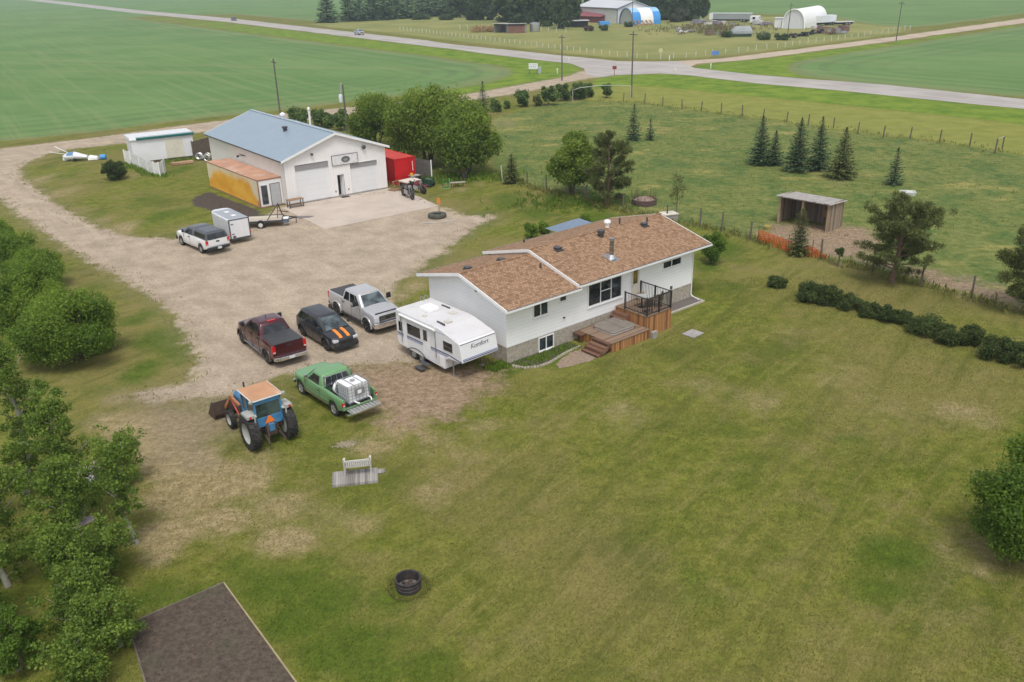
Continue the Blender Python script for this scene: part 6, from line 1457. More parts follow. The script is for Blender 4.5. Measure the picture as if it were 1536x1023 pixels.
def blob_leaves(blobs, n, leaf, r, spread=1.0, shell=2.6):
    """n leaves over a set of clumps [(centre, radii)], denser towards each clump's outside"""
    B = np.array([[*c, *rr] for c, rr in blobs], float)
    area = (B[:, 3]*B[:, 4]+B[:, 3]*B[:, 5]+B[:, 4]*B[:, 5]); pr = area/area.sum()
    k = r.choice(len(B), n, p=pr)
    d = unit(r.normal(size=(n, 3))); rad = r.random(n)**(1/shell)
    rad *= 1+.12*r.normal(size=n)+(r.random(n) < .10)*r.random(n)*.55
    C = B[k, :3]+d*B[k, 3:]*rad[:, None]
    N = unit(d*.7+r.normal(size=(n, 3))*.75*spread+np.array([0, 0, .45]))
    D = unit(np.cross(N, r.normal(size=(n, 3))))
    tb = r.random(len(B))
    tint = .16+.40*tb[k]+.55*(r.random(n)-.25)
    return C, D, N, leaf*(.5+1.0*r.random(n)**1.6), tint
def crown_blobs(r, R_, zc, rz, n, size=.42, flat=1.0, center=(0, 0), skirt=.78):
    out = []
    for i in range(n):
        # spread the clumps evenly over the crown (golden spiral) so it fills down to its skirt
        h = 1-2*(i+.5)/n; a = i*2.39996+r.normal()*.35; q = .80*(.72+.34*r.random()); rr_ = math.sqrt(max(0, 1-h*h)) if h > 0 else max(skirt, math.sqrt(max(0, 1-h*h)))
        if i % 5 == 4: q *= .45
        s = size*R_*(.45+.85*r.random())
        out.append(((center[0]+rr_*math.cos(a)*q*R_, center[1]+rr_*math.sin(a)*q*R_, zc+h*q*rz*1.05), (s, s, s*.9*flat)))
    return out
def limbs(mb, r, h0, tips, r0, base=(0, 0, 0), n=6):
    for t in tips:
        t = np.array(t); a = np.array([base[0]*1.0, base[1], h0]); mid = a*.5+t*.5+r.normal(size=3)*.12*np.linalg.norm(t-a)*.5; mid[2] += .1*np.linalg.norm(t-a)
        mb.tube([tuple(a), tuple(mid), tuple(t)], [r0, r0*.6, r0*.2], 6)
def broadleaf(name, label, cat, base, H, Rx, mat, leaves, leaf, seed, trunk_h=.3, stems=1, bark=None, group=None, nb=16, rz_f=.5, bsize=.42, low=.18, cname='crown', ry=None, thin=1.0):
    r = np.random.default_rng(seed)
    t = thing(name, label, cat, base, 0, group)
    zc = H*(low+1)/2; rz = H*(1-low)/2
    bl = crown_blobs(r, Rx, zc, rz*.9, nb, bsize)
    bl = [((c[0], c[1]*(ry/Rx if ry else 1), min(c[2], H-s[2]*.9)), s) for c, s in bl]
    C, D, N, ls, tint = blob_leaves(bl, leaves, leaf, r)
    keep = C[:, 2] > .05
    quad_mesh(cname, C[keep], D[keep], N[keep], ls[keep], ls[keep]*.62, tint[keep], mat, t)
    mb = MB(); tips = [b[0] for b in bl]
    if stems == 1:
        rt = max(.05, H*.022)*thin
        mb.tube([(0, 0, -.05), (.03, .02, H*trunk_h), (0, .05, H*.6)], [rt*1.25, rt, rt*.45], 8)
        limbs(mb, r, H*trunk_h*.8, tips[::2], rt*.45)
    else:
        rt = max(.03, H*.012)
        for k in range(stems):
            a = 2*PI*k/stems+r.random(); q = tips[k % len(tips)]
            b0 = (.2*Rx*.4*math.cos(a), .2*Rx*.4*math.sin(a), -.05)
            mb.tube([b0, (b0[0]*2+.25*q[0], b0[1]*2+.25*q[1], H*.3), (q[0]*.8, q[1]*.8, q[2]*.95)], [rt, rt*.7, rt*.25], 6)
    mb.build('trunk' if stems == 1 else 'stems', bark or M_bark, t, 60)
    return t
def conifer(name, label, base, H, Rb, seed, mat=None, step=.20, per=13, leaf=.30, dens=1.0, group=None, low=.06, lean=(0, 0), top_pow=.95):
    r = np.random.default_rng(seed); mat = mat or L_spruce
    t = thing(name, label, 'spruce tree' if 'spruce' in name else 'tree', base, r.random()*6, group)
    Cs, Ds, Ns, Ls, Ts = [], [], [], [], []
    z = H*low
    while z < H*.985:
        f = (z-H*low)/(H*(1-low)); rad = Rb*(1-f)**top_pow*(1 if f > .06 else .75+.25*f/.06)+.05
        nbr = max(4, int(per*(.45+.55*(1-f))))
        a0 = r.random()*6.28
        for k in range(nbr):
            a = a0+2*PI*k/nbr+r.normal()*.18; L_ = rad*(.72+.42*r.random()); droop = -.28+.75*f+r.normal()*.07
            d = np.array([math.cos(a), math.sin(a), droop]); d /= np.linalg.norm(d); s = np.array([-math.sin(a), math.cos(a), 0])
            m = max(4, int(L_/(leaf*.20)*dens))
            q = (np.arange(m)+r.random(m))/m
            P = np.outer(q*L_, d)+np.array([0, 0, z])+np.outer(q*q*L_*.12, [0, 0, 1])
            side = (r.random(m)-.5)*2; wdt = .34*L_*(1-q*.8)+.03
            P = P+np.outer(side*wdt, s)+r.normal(size=(m, 3))*.02
            Cs.append(P); Ds.append(d+np.outer(side*.9, s)+r.normal(size=(m, 3))*.15); Ns.append(np.array([0, 0, 1])+r.normal(size=(m, 3))*.45)
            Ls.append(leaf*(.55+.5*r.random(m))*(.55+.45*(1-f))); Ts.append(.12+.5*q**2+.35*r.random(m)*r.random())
        z += step*(.8+.4*r.random())*(.6+.4*(1-f))
    m = 10; Cs.append(np.stack([np.zeros(m), np.zeros(m), H-.5*leaf+np.linspace(-.3, .1, m)*leaf*2], 1)); Ds.append(np.array([0, 0, 1])+r.normal(size=(m, 3))*.35); Ns.append(r.normal(size=(m, 3))); Ls.append(np.full(m, leaf*.7)); Ts.append(np.full(m, .5))
    C = np.concatenate(Cs); L_ = np.concatenate(Ls)
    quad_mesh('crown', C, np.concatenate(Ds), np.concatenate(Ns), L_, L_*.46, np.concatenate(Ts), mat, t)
    mb = MB(); rt = H*.014+.03; mb.tube([(0, 0, -.05), (0, 0, H*.5), (0, 0, H*.96)], [rt, rt*.6, .012], 7); mb.build('trunk', M_bark, t, 60)
    return t
def pine(name, label, base, H, Rx, seed, n_limb=26, tuft=.55, leaf=.26, per=300, low=.2, lean=.0):
    r = np.random.default_rng(seed); t = thing(name, label, 'pine tree', base)
    mb = MB(); rt = H*.02+.05
    top = np.array([lean*H, 0, H]); trunk = lambda f: np.array([lean*H*f*f+.12*math.sin(3*f), .1*math.sin(4*f+seed), H*f])
    mb.tube([tuple(trunk(f)) for f in (0, .2, .4, .6, .8, .97)], [rt*1.2, rt, rt*.8, rt*.55, rt*.35, .03], 8)
    Cs, Ds, Ns, Ls, Ts = [], [], [], [], []
    for i in range(n_limb):
        f = low+(1-low)*(i+.5)/n_limb; prof = math.sin(PI*min(1, (f-low)/(1-low)*.80+.22))**.8
        a = i*2.4+r.normal()*.4; L_ = Rx*prof*(.7+.5*r.random()); b0 = trunk(f)
        tip = b0+np.array([math.cos(a)*L_, math.sin(a)*L_, .62*L_*(.35+f)+r.normal()*.2])
        mb.tube([tuple(b0), tuple(b0*.5+tip*.5+np.array([0, 0, -.05*L_])), tuple(tip)], [rt*.34*(1.1-f), rt*.22*(1.1-f)+.008, .01], 5)
        nt_ = max(2, int(L_/(tuft*.62)))
        for k in range(nt_):
            q = .35+.65*(k+.6)/nt_ if nt_ > 1 else 1
            c = b0+(tip-b0)*q+r.normal(size=3)*np.array([.22, .22, .12])*L_*.32; s = tuft*(.65+.5*r.random()); m = int(per*s*s/(tuft*tuft))
            d = unit(r.normal(size=(m, 3))+np.array([0, 0, .35])); C = c+d*np.array([s, s, s*.8])*(r.random(m)**.5)[:, None]
            Cs.append(C); Ds.append(d+r.normal(size=(m, 3))*.4); Ns.append(r.normal(size=(m, 3))+[0, 0, .4]); Ls.append(leaf*(.6+.7*r.random(m))); Ts.append(.2+.4*r.random()+.3*(r.random(m)-.3))
    L_ = np.concatenate(Ls); quad_mesh('crown', np.concatenate(Cs), np.concatenate(Ds), np.concatenate(Ns), L_, L_*.2, np.concatenate(Ts), L_pine, t)
    mb.build('trunk', M_pinebark, t, 60)
    return t
def hgt(px, py, top): return height_at(px, py, top)
def wid(px, py, w): return w*m_per_px(px, py)

# big willows by the workshop
for (px, py, top, hw, n, nb, lab, sd) in (
 (566, 222, 141, 40, 26000, 14, 'leftmost willow of the clump, half hidden behind the workshop roof', 11),
 (642, 246, 127, 60, 52000, 22, 'largest willow of the clump beside the red container', 12),
 (702, 262, 156, 49, 44000, 20, 'rightmost willow of the clump, over the burn barrel', 13)):
    b = G(px, py); broadleaf('willow_tree', lab, 'tree', b, hgt(px, py, top), wid(px, py, hw), L_willow, n, .26, sd, stems=7, nb=nb, bsize=.40, low=.12, group='willows beside the workshop')
b = G(857, 292); broadleaf('willow_tree', 'round lone willow on the pasture fence line behind the house', 'tree', b, hgt(857, 292, 197), wid(857, 292, 37), L_willow, 34000, .21, 14, stems=8, nb=18, bsize=.42, low=.16)
pine('pine_tree', 'olive pine tree standing right beside the round willow', G(910, 309), hgt(910, 309, 199), wid(910, 309, 34), 21, 44, .36, .22, 130, .10)
pine('pine_tree', 'wide spreading pine with a forked crown near the wooden shelter', G(1337, 424), hgt(1337, 424, 284)*.90, wid(1337, 424, 53), 22, 50, .34, .20, 115, .14)
pine('pine_tree', 'pine cut off by the right edge of the photo', G(1540, 472), hgt(1540, 472, 332), wid(1540, 472, 42), 23, 40, .40, .20, 190, .10)
# conifers in the pasture
for (px, py, top, hw, lab, sd) in (
 (1139, 247, 172, 15, 'first spruce from the left in the pasture row', 31), (1160, 248, 195, 12, 'short spruce tucked against the first one in the pasture row', 32),
 (1195, 257, 175, 18, 'darkest blue green spruce in the middle of the pasture row', 33), (1226, 255, 174, 15, 'tall narrow spruce second from the right in the pasture row', 34),
 (1261, 267, 190, 19, 'lighter olive spruce at the right end of the pasture row', 35)):
    conifer('spruce_tree', lab, G(px, py), hgt(px, py, top), wid(px, py, hw)*1.4, sd, L_pine if sd == 35 else L_spruce, .20, 13, .32, 1.2, 'spruces in a row in the pasture')
for (px, py, top, hw, lab, sd) in ((1340, 277, 221, 12, 'thin leaning spruce alone above the spreading pine', 36), (950, 210, 155, 12, 'taller of two small spruces in the far pasture', 37), (975, 210, 178, 8, 'smaller of two spruces in the far pasture', 38),
 (725, 166, 121, 11, 'slender spruce by the gravel road behind the willows', 39)):
    conifer('spruce_tree', lab, G(px, py), hgt(px, py, top), wid(px, py, hw)*1.25, sd, None, .22, 11, .32, 1.0)
conifer('spruce_tree', 'narrow green spruce in front of the wooden shelter', G(1197, 383), hgt(1197, 383, 312), wid(1197, 383, 17), 40, L_pine, .16, 12, .2, 1.5, top_pow=.6)
conifer('spruce_tree', 'small narrow spruce beside the white gate post', G(768, 275), hgt(768, 275, 230), wid(768, 275, 15), 41, L_pine, .16, 11, .26, 1.4, top_pow=.6)
broadleaf('sapling', 'tiny sapling with a round dark head right of the orange netting', 'sapling', G(1257, 400), hgt(1257, 400, 371), .30, L_dark, 1500, .12, 42, .5, nb=6, low=.5)
# sparse young trees behind the house gable
broadleaf('young_tree', 'thin see through sapling behind the end of the house roof', 'tree', G(1014, 328), hgt(1014, 328, 246), wid(1014, 328, 13), L_pine, 800, .13, 43, .5, nb=12, bsize=.5, low=.1, thin=.4)
# shrubs along the gravel road
for k, (px, py, top, hw, lab) in enumerate(((743, 168, 148, 9, 'round shrub right beside the slender roadside spruce'), (761, 163, 152, 5, 'smallest round shrub in the roadside row'), (783, 160, 136, 11, 'egg shaped roadside shrub between the smallest shrub and the dark clump'),
   (805, 159, 141, 8, 'olive shrub at the left foot of the dark roadside clump'), (823, 158, 125, 13, 'bluish shrub forming the left of the dark roadside clump'), (845, 151, 124, 11, 'middle shrub of the dark roadside clump by the first pole'), (866, 149, 122, 14, 'broad right shrub of the dark roadside clump'), (882, 146, 123, 9, 'right end shrub of the dark roadside clump'), (910, 147, 126, 8, 'lone small shrub under the white pipe arch'),
   (445, 190, 163, 17, 'leftmost shrub behind the workshop ridge'), (478, 191, 164, 15, 'middle shrub behind the workshop ridge'), (511, 195, 163, 13, 'right shrub behind the workshop ridge by the transformer pole'), (492, 192, 166, 10, 'small shrub behind the white roof flue'))):
    broadleaf('shrub', lab, 'shrub', G(px, py), hgt(px, py, top), wid(px, py, hw), L_road if k != 3 else L_pine, 6500, .28, 60+k, .1, 5, nb=9, low=.05, cname='foliage', group='shrubs along the gravel road')
broadleaf('shrub', 'round dark green bush alone on the oval lawn', 'shrub', G(171, 269), hgt(171, 269, 240), wid(171, 269, 17), L_dark, 12000, .15, 80, .1, 5, nb=12, low=.08, cname='foliage')
for k, (px, py, top, hw, lab) in enumerate(((1068, 394, 347, 20, 'bright green bush at the far right corner of the house'), (796, 356, 336, 11, 'dark shrub left of the gazebo roof'), (815, 349, 332, 11, 'dark shrub hugging the gazebo roof'), (878, 334, 321, 9, 'small dark shrub above the gazebo roof'))):
    broadleaf('shrub', lab, 'shrub', G(px, py), hgt(px, py, top), wid(px, py, hw), L_bright if k == 0 else L_lilac, 9000 if k == 0 else 5000, .13, 90+k, .1, 5, nb=11, low=.05, cname='foliage')
# clipped dark row on the right lawn
HL_ = [(1165, 430, 412, 12, 'small dark shrub standing apart left of the hedge row'), (1212, 450, 420, 17, 'first shrub of the hedge row'), (1241, 455, 426, 17, 'second shrub of the hedge row'), (1274, 463, 438, 15, 'third shrub of the hedge row, a little lower'), (1305, 473, 450, 16, 'fourth shrub of the hedge row'), (1328, 481, 456, 13, 'fifth shrub of the hedge row'),
 (1351, 483, 461, 12, 'sixth shrub of the hedge row, narrow'), (1384, 499, 470, 24, 'seventh shrub of the hedge row, broad'), (1424, 514, 482, 18, 'eighth shrub of the hedge row'), (1453, 516, 485, 15, 'last shrub of the hedge row before the gap'), (1495, 538, 501, 20, 'first shrub after the gap in the hedge row'), (1527, 545, 507, 22, 'hedge shrub cut by the right edge of the photo')]
for k, (px, py, top, hw, lab) in enumerate(HL_):
    broadleaf('hedge_shrub', lab, 'shrub', G(px, py), hgt(px, py, top)*(.78+.16*math.sin(k*2.3)**2), wid(px, py, hw)*1.2, L_dark, 7500, .105, 100+k, .1, 5, nb=20, bsize=.33, low=-.05, cname='foliage', group='low dark hedge shrubs on the right lawn')
# lilacs on the left
for k, (px, py, top, hw, n, lab) in enumerate(((112, 538, 424, 74, 60000, 'biggest lilac bush at the front of the left clump'), (52, 488, 385, 62, 48000, 'lilac bush second from the front in the left clump'), (-22, 492, 402, 44, 26000, 'lilac bush cut by the left edge beside the second one'), (58, 432, 366, 50, 36000, 'flat topped lilac bush third from the front'), (18, 398, 345, 42, 26000, 'dark lilac bush fourth from the front'), (-10, 372, 326, 34, 18000, 'rearmost lilac bush at the left edge'))):
    broadleaf('lilac_bush', lab, 'bush', G(px, py), hgt(px, py, top)*.93, wid(px, py, hw)*(.95 if k == 0 else .84), L_lilac, int(n*1.2), .12, 120+k, .1, 7, nb=46, bsize=.30, low=-.04, cname='foliage', group='lilac bushes left of the driveway')
# poplars in the lower left corner
def poplar(label, base, H, Rx, n, seed, lean=(0, 0), leaf=.088, nl=34, cover=(.05, 1.0), mat=None):
    r = np.random.default_rng(seed); t = thing('poplar_tree', label, 'poplar tree', base, 0, 'poplars at the lower left corner')
    axis = lambda f: np.array([lean[0]*f+.25*math.sin(5*f+seed), lean[1]*f+.2*math.sin(4*f+2*seed), H*f])
    mb = MB(); rt = .05+H*.009; mb.tube([tuple(axis(f)) for f in np.linspace(0, .98, 9)], list(np.linspace(rt*1.3, .015, 9)), 8)
    blobs = []
    for i in range(nl):
        f = cover[0]+(cover[1]-cover[0])*(i+.5)/nl; a = i*2.4+r.normal()*.5
        pr = (math.sin(PI*min(.97, .18+.8*(f-cover[0])/(cover[1]-cover[0]))))**.7
        L_ = .86*Rx*pr*(.5+.7*r.random()); b0 = axis(f*.93); tip = b0+np.array([math.cos(a)*L_, math.sin(a)*L_, .85*L_])
        mb.tube([tuple(b0), tuple(b0*.55+tip*.45), tuple(tip)], [rt*.3, rt*.2, .008], 5)
        for q in (.3, .55, .8, 1.0, 1.1):
            s = (.20+.17*r.random())*(.7+.3*Rx/1.6); c = b0+(tip-b0)*q+r.normal(size=3)*.17
            blobs.append((tuple(c), (s, s, s*.8)))
    C, D, N, ls, tint = blob_leaves(blobs, int(n*.9), leaf, r, 1.2, 1.8)
    quad_mesh('crown', C, D, N, ls, ls*.8, tint, mat or L_poplar, t); mb.build('trunk', M_pbark, t, 60)
    return t
poplar('tall poplar at the left edge with the highest tip', (-20.2, 30.4), 7.4, 1.1, 22000, 201, (.4, .3))
poplar('poplar with a bare pale trunk showing through its leaves', (-17.2, 28.2), 5.7, 1.2, 20000, 202, (.5, .1))
poplar('small slim poplar sprig standing right of the other poplars', (-14.5, 27.0), 4.3, .75, 7500, 203, (.25, -.1), nl=16, cover=(.3, 1.0))
poplar('poplar with a crooked white trunk at the left edge', (-17.9, 24.6), 5.0, 1.5, 24000, 204, (-.2, .2))
poplar('poplar behind the crooked one, at the left edge', (-20.6, 27.6), 5.2, 1.3, 16000, 205)
poplar('mid height poplar in the middle of the lower left thicket', (-15.9, 25.2), 4.6, 1.1, 19000, 206, (.2, -.1))
for k, (x, y, H_, R_, n, lab) in enumerate(((-14.9, 23.4, 3.1, 1.15, 17000, 'low bushy poplar beside the garden plot corner'), (-12.9, 21.3, 2.0, .85, 9000, 'small poplar shoots overhanging the garden plot edge'), (-17.2, 21.9, 3.2, 1.2, 15000, 'bushy poplar at the left edge under the crooked one'), (-16.3, 31.0, 2.2, .9, 8000, 'young poplar shoots below the tall poplar'),
   (-14.5, 25.0, 2.2, .8, 9000, 'young poplar shoots between the garden plot and the small sprig'), (-14.0, 21.9, 2.6, .95, 12000, 'leafy young poplar left of the garden plot'), (-13.2, 19.6, 1.7, .8, 8000, 'poplar shoots at the bottom edge left of the plot'))):
    poplar(lab, (x, y), H_, R_, n, 220+k, (.1, 0), nl=26, cover=(.04, 1.0))
broadleaf('thicket_shrub', 'bright yellow green shrub in the very lower left corner', 'shrub', (-15.4, 20.5), 2.5, .9, L_bright, 12000, .085, 228, .1, 6, nb=30, bsize=.26, low=.02, cname='foliage')
broadleaf('bushy_tree', 'bright green bushy tree cut by the right edge of the photo', 'tree', G(1538, 838), hgt(1538, 838, 655), wid(1538, 838, 68), L_bright, 48000, .115, 240, .15, 7, nb=50, bsize=.31, low=.03)
# junk half hidden by the poplars
jk = thing('scrap_heap', 'pale pinkish sheets of scrap half hidden behind the poplars', 'scrap', G(126, 716), .5)
rr = random.Random(31); mm = [pm('pinkish_sheet', (.38, .30, .32), .6, .2, 4), pm('pale_sheet', (.52, .5, .52), .5, .2, 4), M_brown]
for k in range(8):
    m_ = MB(); x, y = rr.uniform(-.6, .6), rr.uniform(-.8, .8); s = rr.uniform(.2, .42); m_.hexa([(x-s, y-s, .05*k), (x+s, y-s*.8, .05*k+.1), (x+s, y+s, .05*k+.22), (x-s, y+s, .05*k+.1), (x-s, y-s, .05*k+.03), (x+s, y-s*.8, .05*k+.13), (x+s, y+s, .05*k+.25), (x-s, y+s, .05*k+.13)]); m_.build('scrap_sheet', mm[k % 3], jk)
jb = thing('wooden_board', 'pinkish weathered board lying in the grass under the poplars', 'board', G(124, 786), .9)
m_ = MB(); m_.box(-.55, .55, -.16, .16, 0, .05); m_.box(-.4, .5, .18, .3, 0, .04); m_.build('board', mm[0], jb, bevel=.01)

# ---------------------------------------------------------------- grass and weeds nobody could count
def tufts(name, label, pts, n_each, h, seed, mat=None, spread=.25):
    r = np.random.default_rng(seed); P = np.repeat(np.array(pts, float), n_each, 0); n = len(P)
    P = P+r.normal(size=(n, 2))*spread; hh = h*(.5+.8*r.random(n)); D = np.stack([r.normal(size=n)*.35, r.normal(size=n)*.35, np.ones(n)], 1)
    C = np.concatenate([P, (hh*.42)[:, None]], 1); a = r.random(n)*6.28; N = np.stack([np.cos(a), np.sin(a), .5*np.ones(n)], 1)
    o = quad_mesh(name, C, D, N, hh, hh*.22+.012, .2+.7*r.random(n), mat or L_grass, None)
    return tag(o, label, 'grass', kind='stuff')
def along(px_pts, step, jitw, seed):
    r = np.random.default_rng(seed); W_ = [np.array(G(*q)) for q in px_pts]; out = []
    for a, b_ in zip(W_[:-1], W_[1:]):
        n = max(1, int(np.hypot(*(b_-a))/step))
        for k in range(n): out.append(a+(b_-a)*(k+r.random())/n+r.normal(size=2)*jitw)
    return out
tufts('tall_grass', 'taller grass growing along the pasture fence', along([(745, 263), (790, 279), (832, 290), (908, 312), (1000, 333), (1050, 340), (1090, 349), (1138, 364), (1240, 390), (1310, 406), (1377, 425), (1457, 449), (1536, 472)], .12, .35, 51), 5, .42, 52)
tufts('tall_grass', 'long grass along the far fence of the pasture', along([(860, 151), (967, 155), (1082, 170), (1212, 188), (1286, 199), (1365, 207.5), (1454, 219), (1536, 233)], .3, .8, 53), 4, .34, 54)
tufts('weeds', 'weeds at the foot of the board fence and white shed', along([(186, 248), (200, 252), (226, 264), (250, 266)], .1, .25, 55)+along([(245, 244), (296, 240), (318, 236)], .12, .25, 56), 6, .45, 57, L_lilac)
tufts('weeds', 'green plants growing in the curved bed by the house', [HF.w(.2+4.2*a, -.15-(.95*b_))[:2] for a, b_ in np.random.default_rng(58).random((420, 2))], 4, .16, 59, L_lilac, .06)
tufts('weeds', 'weeds against the house corner beside the camper', [HF.w(-.1-1.0*a, -.3+.7*b_)[:2] for a, b_ in np.random.default_rng(60).random((160, 2))], 5, .22, 61, L_lilac, .08)
tufts('tall_grass', 'grass fringe around the fire ring', [(G(613, 882)[0]+.66*math.cos(a), G(613, 882)[1]+.66*math.sin(a)) for a in np.linspace(0, 6.28, 120)], 5, .13, 62, None, .06)
tufts('tall_grass', 'rank grass under the round willow and pine', [np.array(G(860, 305))+np.random.default_rng(63+k).normal(size=2)*np.array([3.2, 1.5]) for k in range(300)], 6, .38, 64, L_bright, .2)
tufts('weeds', 'rank weeds under the willow clump', [np.array(G(690, 268))+np.random.default_rng(463+k).normal(size=2)*np.array([3.2, 1.2]) for k in range(260)], 6, .5, 65, L_lilac, .2)
tufts('tall_grass', 'rough tussocks scattered over the pasture', [q for q in (np.array([3+50*a, 64+75*b_]) for a, b_ in np.random.default_rng(66).random((3400, 2)))
   if poly_sdf(np.array([q[0]]), np.array([q[1]]), GP(pasture_px))[0] > .5], 4, .17, 67, None, .22)
def lawn_grass():
    r = np.random.default_rng(91); n = 330000
    x = -16+44*r.random(n); y = 17+38*r.random(n)**1.35
    ix = np.clip(np.searchsorted(GRID_X, x), 0, len(GRID_X)-1); iy = np.clip(np.searchsorted(GRID_Y, y), 0, len(GRID_Y)-1)
    g = lambda k: S_[k].reshape(GX.shape)[iy, ix]
    c, q = math.cos(HF.rz), math.sin(HF.rz); lx, ly = c*(x-HF.x)+q*(y-HF.y), -q*(x-HF.x)+c*(y-HF.y)
    keep = (g('gravel') < -.8) & (g('dirt') < .3) & (g('pasture') < 0) & (g('dirt2') < 0) & ~((lx > -.3) & (lx < 15.6) & (ly > -3.1)) & (poly_sdf(x, y, gp_) < -.1)
    bx, by = G(533, 717); keep &= (abs(x-bx) > 1.3) | (abs(y-by) > .9)
    x, y = x[keep], y[keep]; ix, iy = ix[keep], iy[keep]; m = len(x)
    # patches of drier and greener turf, the same ones the ground has
    ph = sum(np.sin(x*a+y*b_+p_) for a, b_, p_ in ((.9, .5, 0), (-.4, 1.1, 2), (1.7, -1.3, 4), (2.9, 2.3, 1)))*.07
    tint = .40+ph+.55*g('dry')-.35*g('lush')+.30*(r.random(m)-.5)
    h = (.035+.045*r.random(m))*(1+.5*(r.random(m) < .05)); D = np.stack([r.normal(size=m)*.7, r.normal(size=m)*.7, np.ones(m)], 1); a = r.random(m)*6.28
    o = quad_mesh('lawn_grass', np.stack([x, y, h*.35], 1), D, np.stack([np.cos(a), np.sin(a), .8*np.ones(m)], 1), h, h*.42, tint, leaf_mat('lawn_blades', (.085, .125, .008), (.34, .275, .10), .2, .9), None)
    tag(o, 'mown grass blades of the big lawn', 'grass', kind='stuff')
def edge_tufts(poly, lo, hi, n, seed):
    r = np.random.default_rng(seed); P = np.array(poly); out = []
    for a, b_ in zip(P, np.roll(P, -1, 0)):
        L_ = np.hypot(*(b_-a))
        if L_ > 60 or min(a[1], b_[1]) > 125: continue
        d = (b_-a)/max(L_, 1e-6); nn = np.array([-d[1], d[0]])
        for k in range(int(L_*n)): out.append(a+d*L_*r.random()+nn*r.normal()*.55)
    return out
tufts('tall_grass', 'dry grass tufts straggling along the gravel edge', edge_tufts(gravel_w, 0, 1, 5, 68), 4, .13, 69, None, .12)

# ================================================================== FENCES, POLES, YARD THINGS
M_post = pm('grey_fence_post', (.13, .105, .085), .9, .3, 5)
M_wpost = pm('pale_fence_post', (.55, .54, .44), .8, .15, 5)
M_wire = pm('fence_wire', (.22, .22, .21), .5, .1, 5, metal=.5)
def post_fence(name, label, pts, h, w, mat, wires=3, cat='fence', wr=.006):
    o = (pts[0][0], pts[0][1], 0); f = thing(name, label, cat, o); rr = random.Random(len(pts))
    proto = None
    for q in pts:
        hh = h*rr.uniform(.9, 1.08)
        if proto is None:
            m_ = MB(); m_.tube([(0, 0, -.05), (.0, .0, h)], w/2, 6); proto = m_.build('post', mat, f); ob = proto
        else:
            ob = proto.copy(); COL.objects.link(ob); ob.parent = f
        ob.location = (q[0]-o[0], q[1]-o[1], 0); ob.scale = (1, 1, hh/h); ob.rotation_euler = (rr.uniform(-.05, .05), rr.uniform(-.05, .05), rr.random()*3)
    m_ = MB(o)
    for k in range(wires):
        z = h*(.35+.55*k/max(1, wires-1))
        for a, b_ in zip(pts[:-1], pts[1:]): m_.tube([(*a, z), ((a[0]+b_[0])/2, (a[1]+b_[1])/2, z-.03), (*b_, z)], wr, 3)
    m_.build('wire', M_wire, f)
    return f
def resample(px_pts, spacing):
    W_ = [np.array(G(*q)) for q in px_pts]; out = [tuple(W_[0])]; acc = 0
    for a, b_ in zip(W_[:-1], W_[1:]):
        L_ = np.hypot(*(b_-a)); t = spacing-acc
        while t <= L_: out.append(tuple(a+(b_-a)*t/L_)); t += spacing
        acc = (acc+L_) % spacing
    return out
post_fence('wire_fence', 'wire fence on dark posts along the far side of the pasture', [G(*q) for q in ((935, 153), (967, 155), (994, 159), (1023, 164), (1051.7, 166.7), (1082, 170.6), (1113, 174.5), (1144.6, 179.7), (1179.8, 183.6), (1212, 189), (1250, 192), (1286.5, 200), (1324.5, 207), (1365, 208), (1409, 213.5), (1454, 220), (1492, 230))], 1.45, .16, M_post)
post_fence('wire_fence', 'wire fence on dark posts between the lawn and the pasture', [G(*q) for q in ((791, 279), (820, 287.5), (880, 303), (935, 318), (1000, 331), (1050, 341), (1082, 347.5), (1125, 360), (1231, 388), (1309, 408), (1380, 430), (1457, 447), (1538, 470))], 1.5, .13, M_post, 4)
gt = thing('field_gate', 'pale pole gate in the far fence at the right', 'gate', G(1492, 231))
a_, b_ = Vector((*G(1492, 231), 0)), Vector((*G(1503, 224), 0)); d_ = b_-a_
m_ = MB(); m_.tube([(0, 0, 0), (0, 0, 1.7)], .07, 6); m_.tube([tuple(d_), (d_.x, d_.y, 1.5)], .07, 6); m_.build('post', M_post, gt)
m_ = MB(); m_.tube([(0, 0, 1.55), (d_.x, d_.y, 1.45)], .05, 6); m_.build('rail', pm('pale_rail', (.35, .34, .24), .8), gt)
post_fence('farmyard_fence', 'pale post fence across the highway by the farm', resample([(600, 45.5), (640, 49.5), (700, 57), (780, 67), (822, 72), (886, 80), (927, 84.5), (971, 88), (990, 88.3), (1035, 85.8), (1047, 84.2), (1060, 83)], 3.3), 1.25, .20, M_wpost, 2, wr=.01)
post_fence('farmyard_fence', 'pale post fence along the side road by the white dome', resample([(1068, 82), (1109, 79), (1133, 75.5), (1168, 72), (1200, 67), (1240, 62), (1300, 53.5), (1372, 43)], 4.0), 1.25, .20, M_wpost, 2, wr=.01)
post_fence('corral_fence', 'white corral fence between the sheds and the red barn', resample([(690, 44), (712, 42), (800, 46), (823, 47.5), (842, 48.5), (865, 48)], 4.2), 1.5, .22, M_wpost, 3, wr=.012)
# pipe arch over a gateway
pa = thing('pipe_arch', 'thin white pipe arch standing in the far corner of the pasture', 'arch', G(859, 152))
e_ = Vector((*G(946, 147), 0))-Vector((*G(859, 152), 0))
m_ = MB(); m_.tube([(0, 0, 0), (0, 0, 1.75), (e_.x*.12, e_.y*.12, 2.05), (e_.x*.45, e_.y*.45, 2.25), (e_.x*.8, e_.y*.8, 2.1), (e_.x, e_.y, 1.9), (e_.x, e_.y, 0)], .042, 8); m_.build('pipe', pm('white_pipe', (.5, .5, .48), .5), pa, 50)
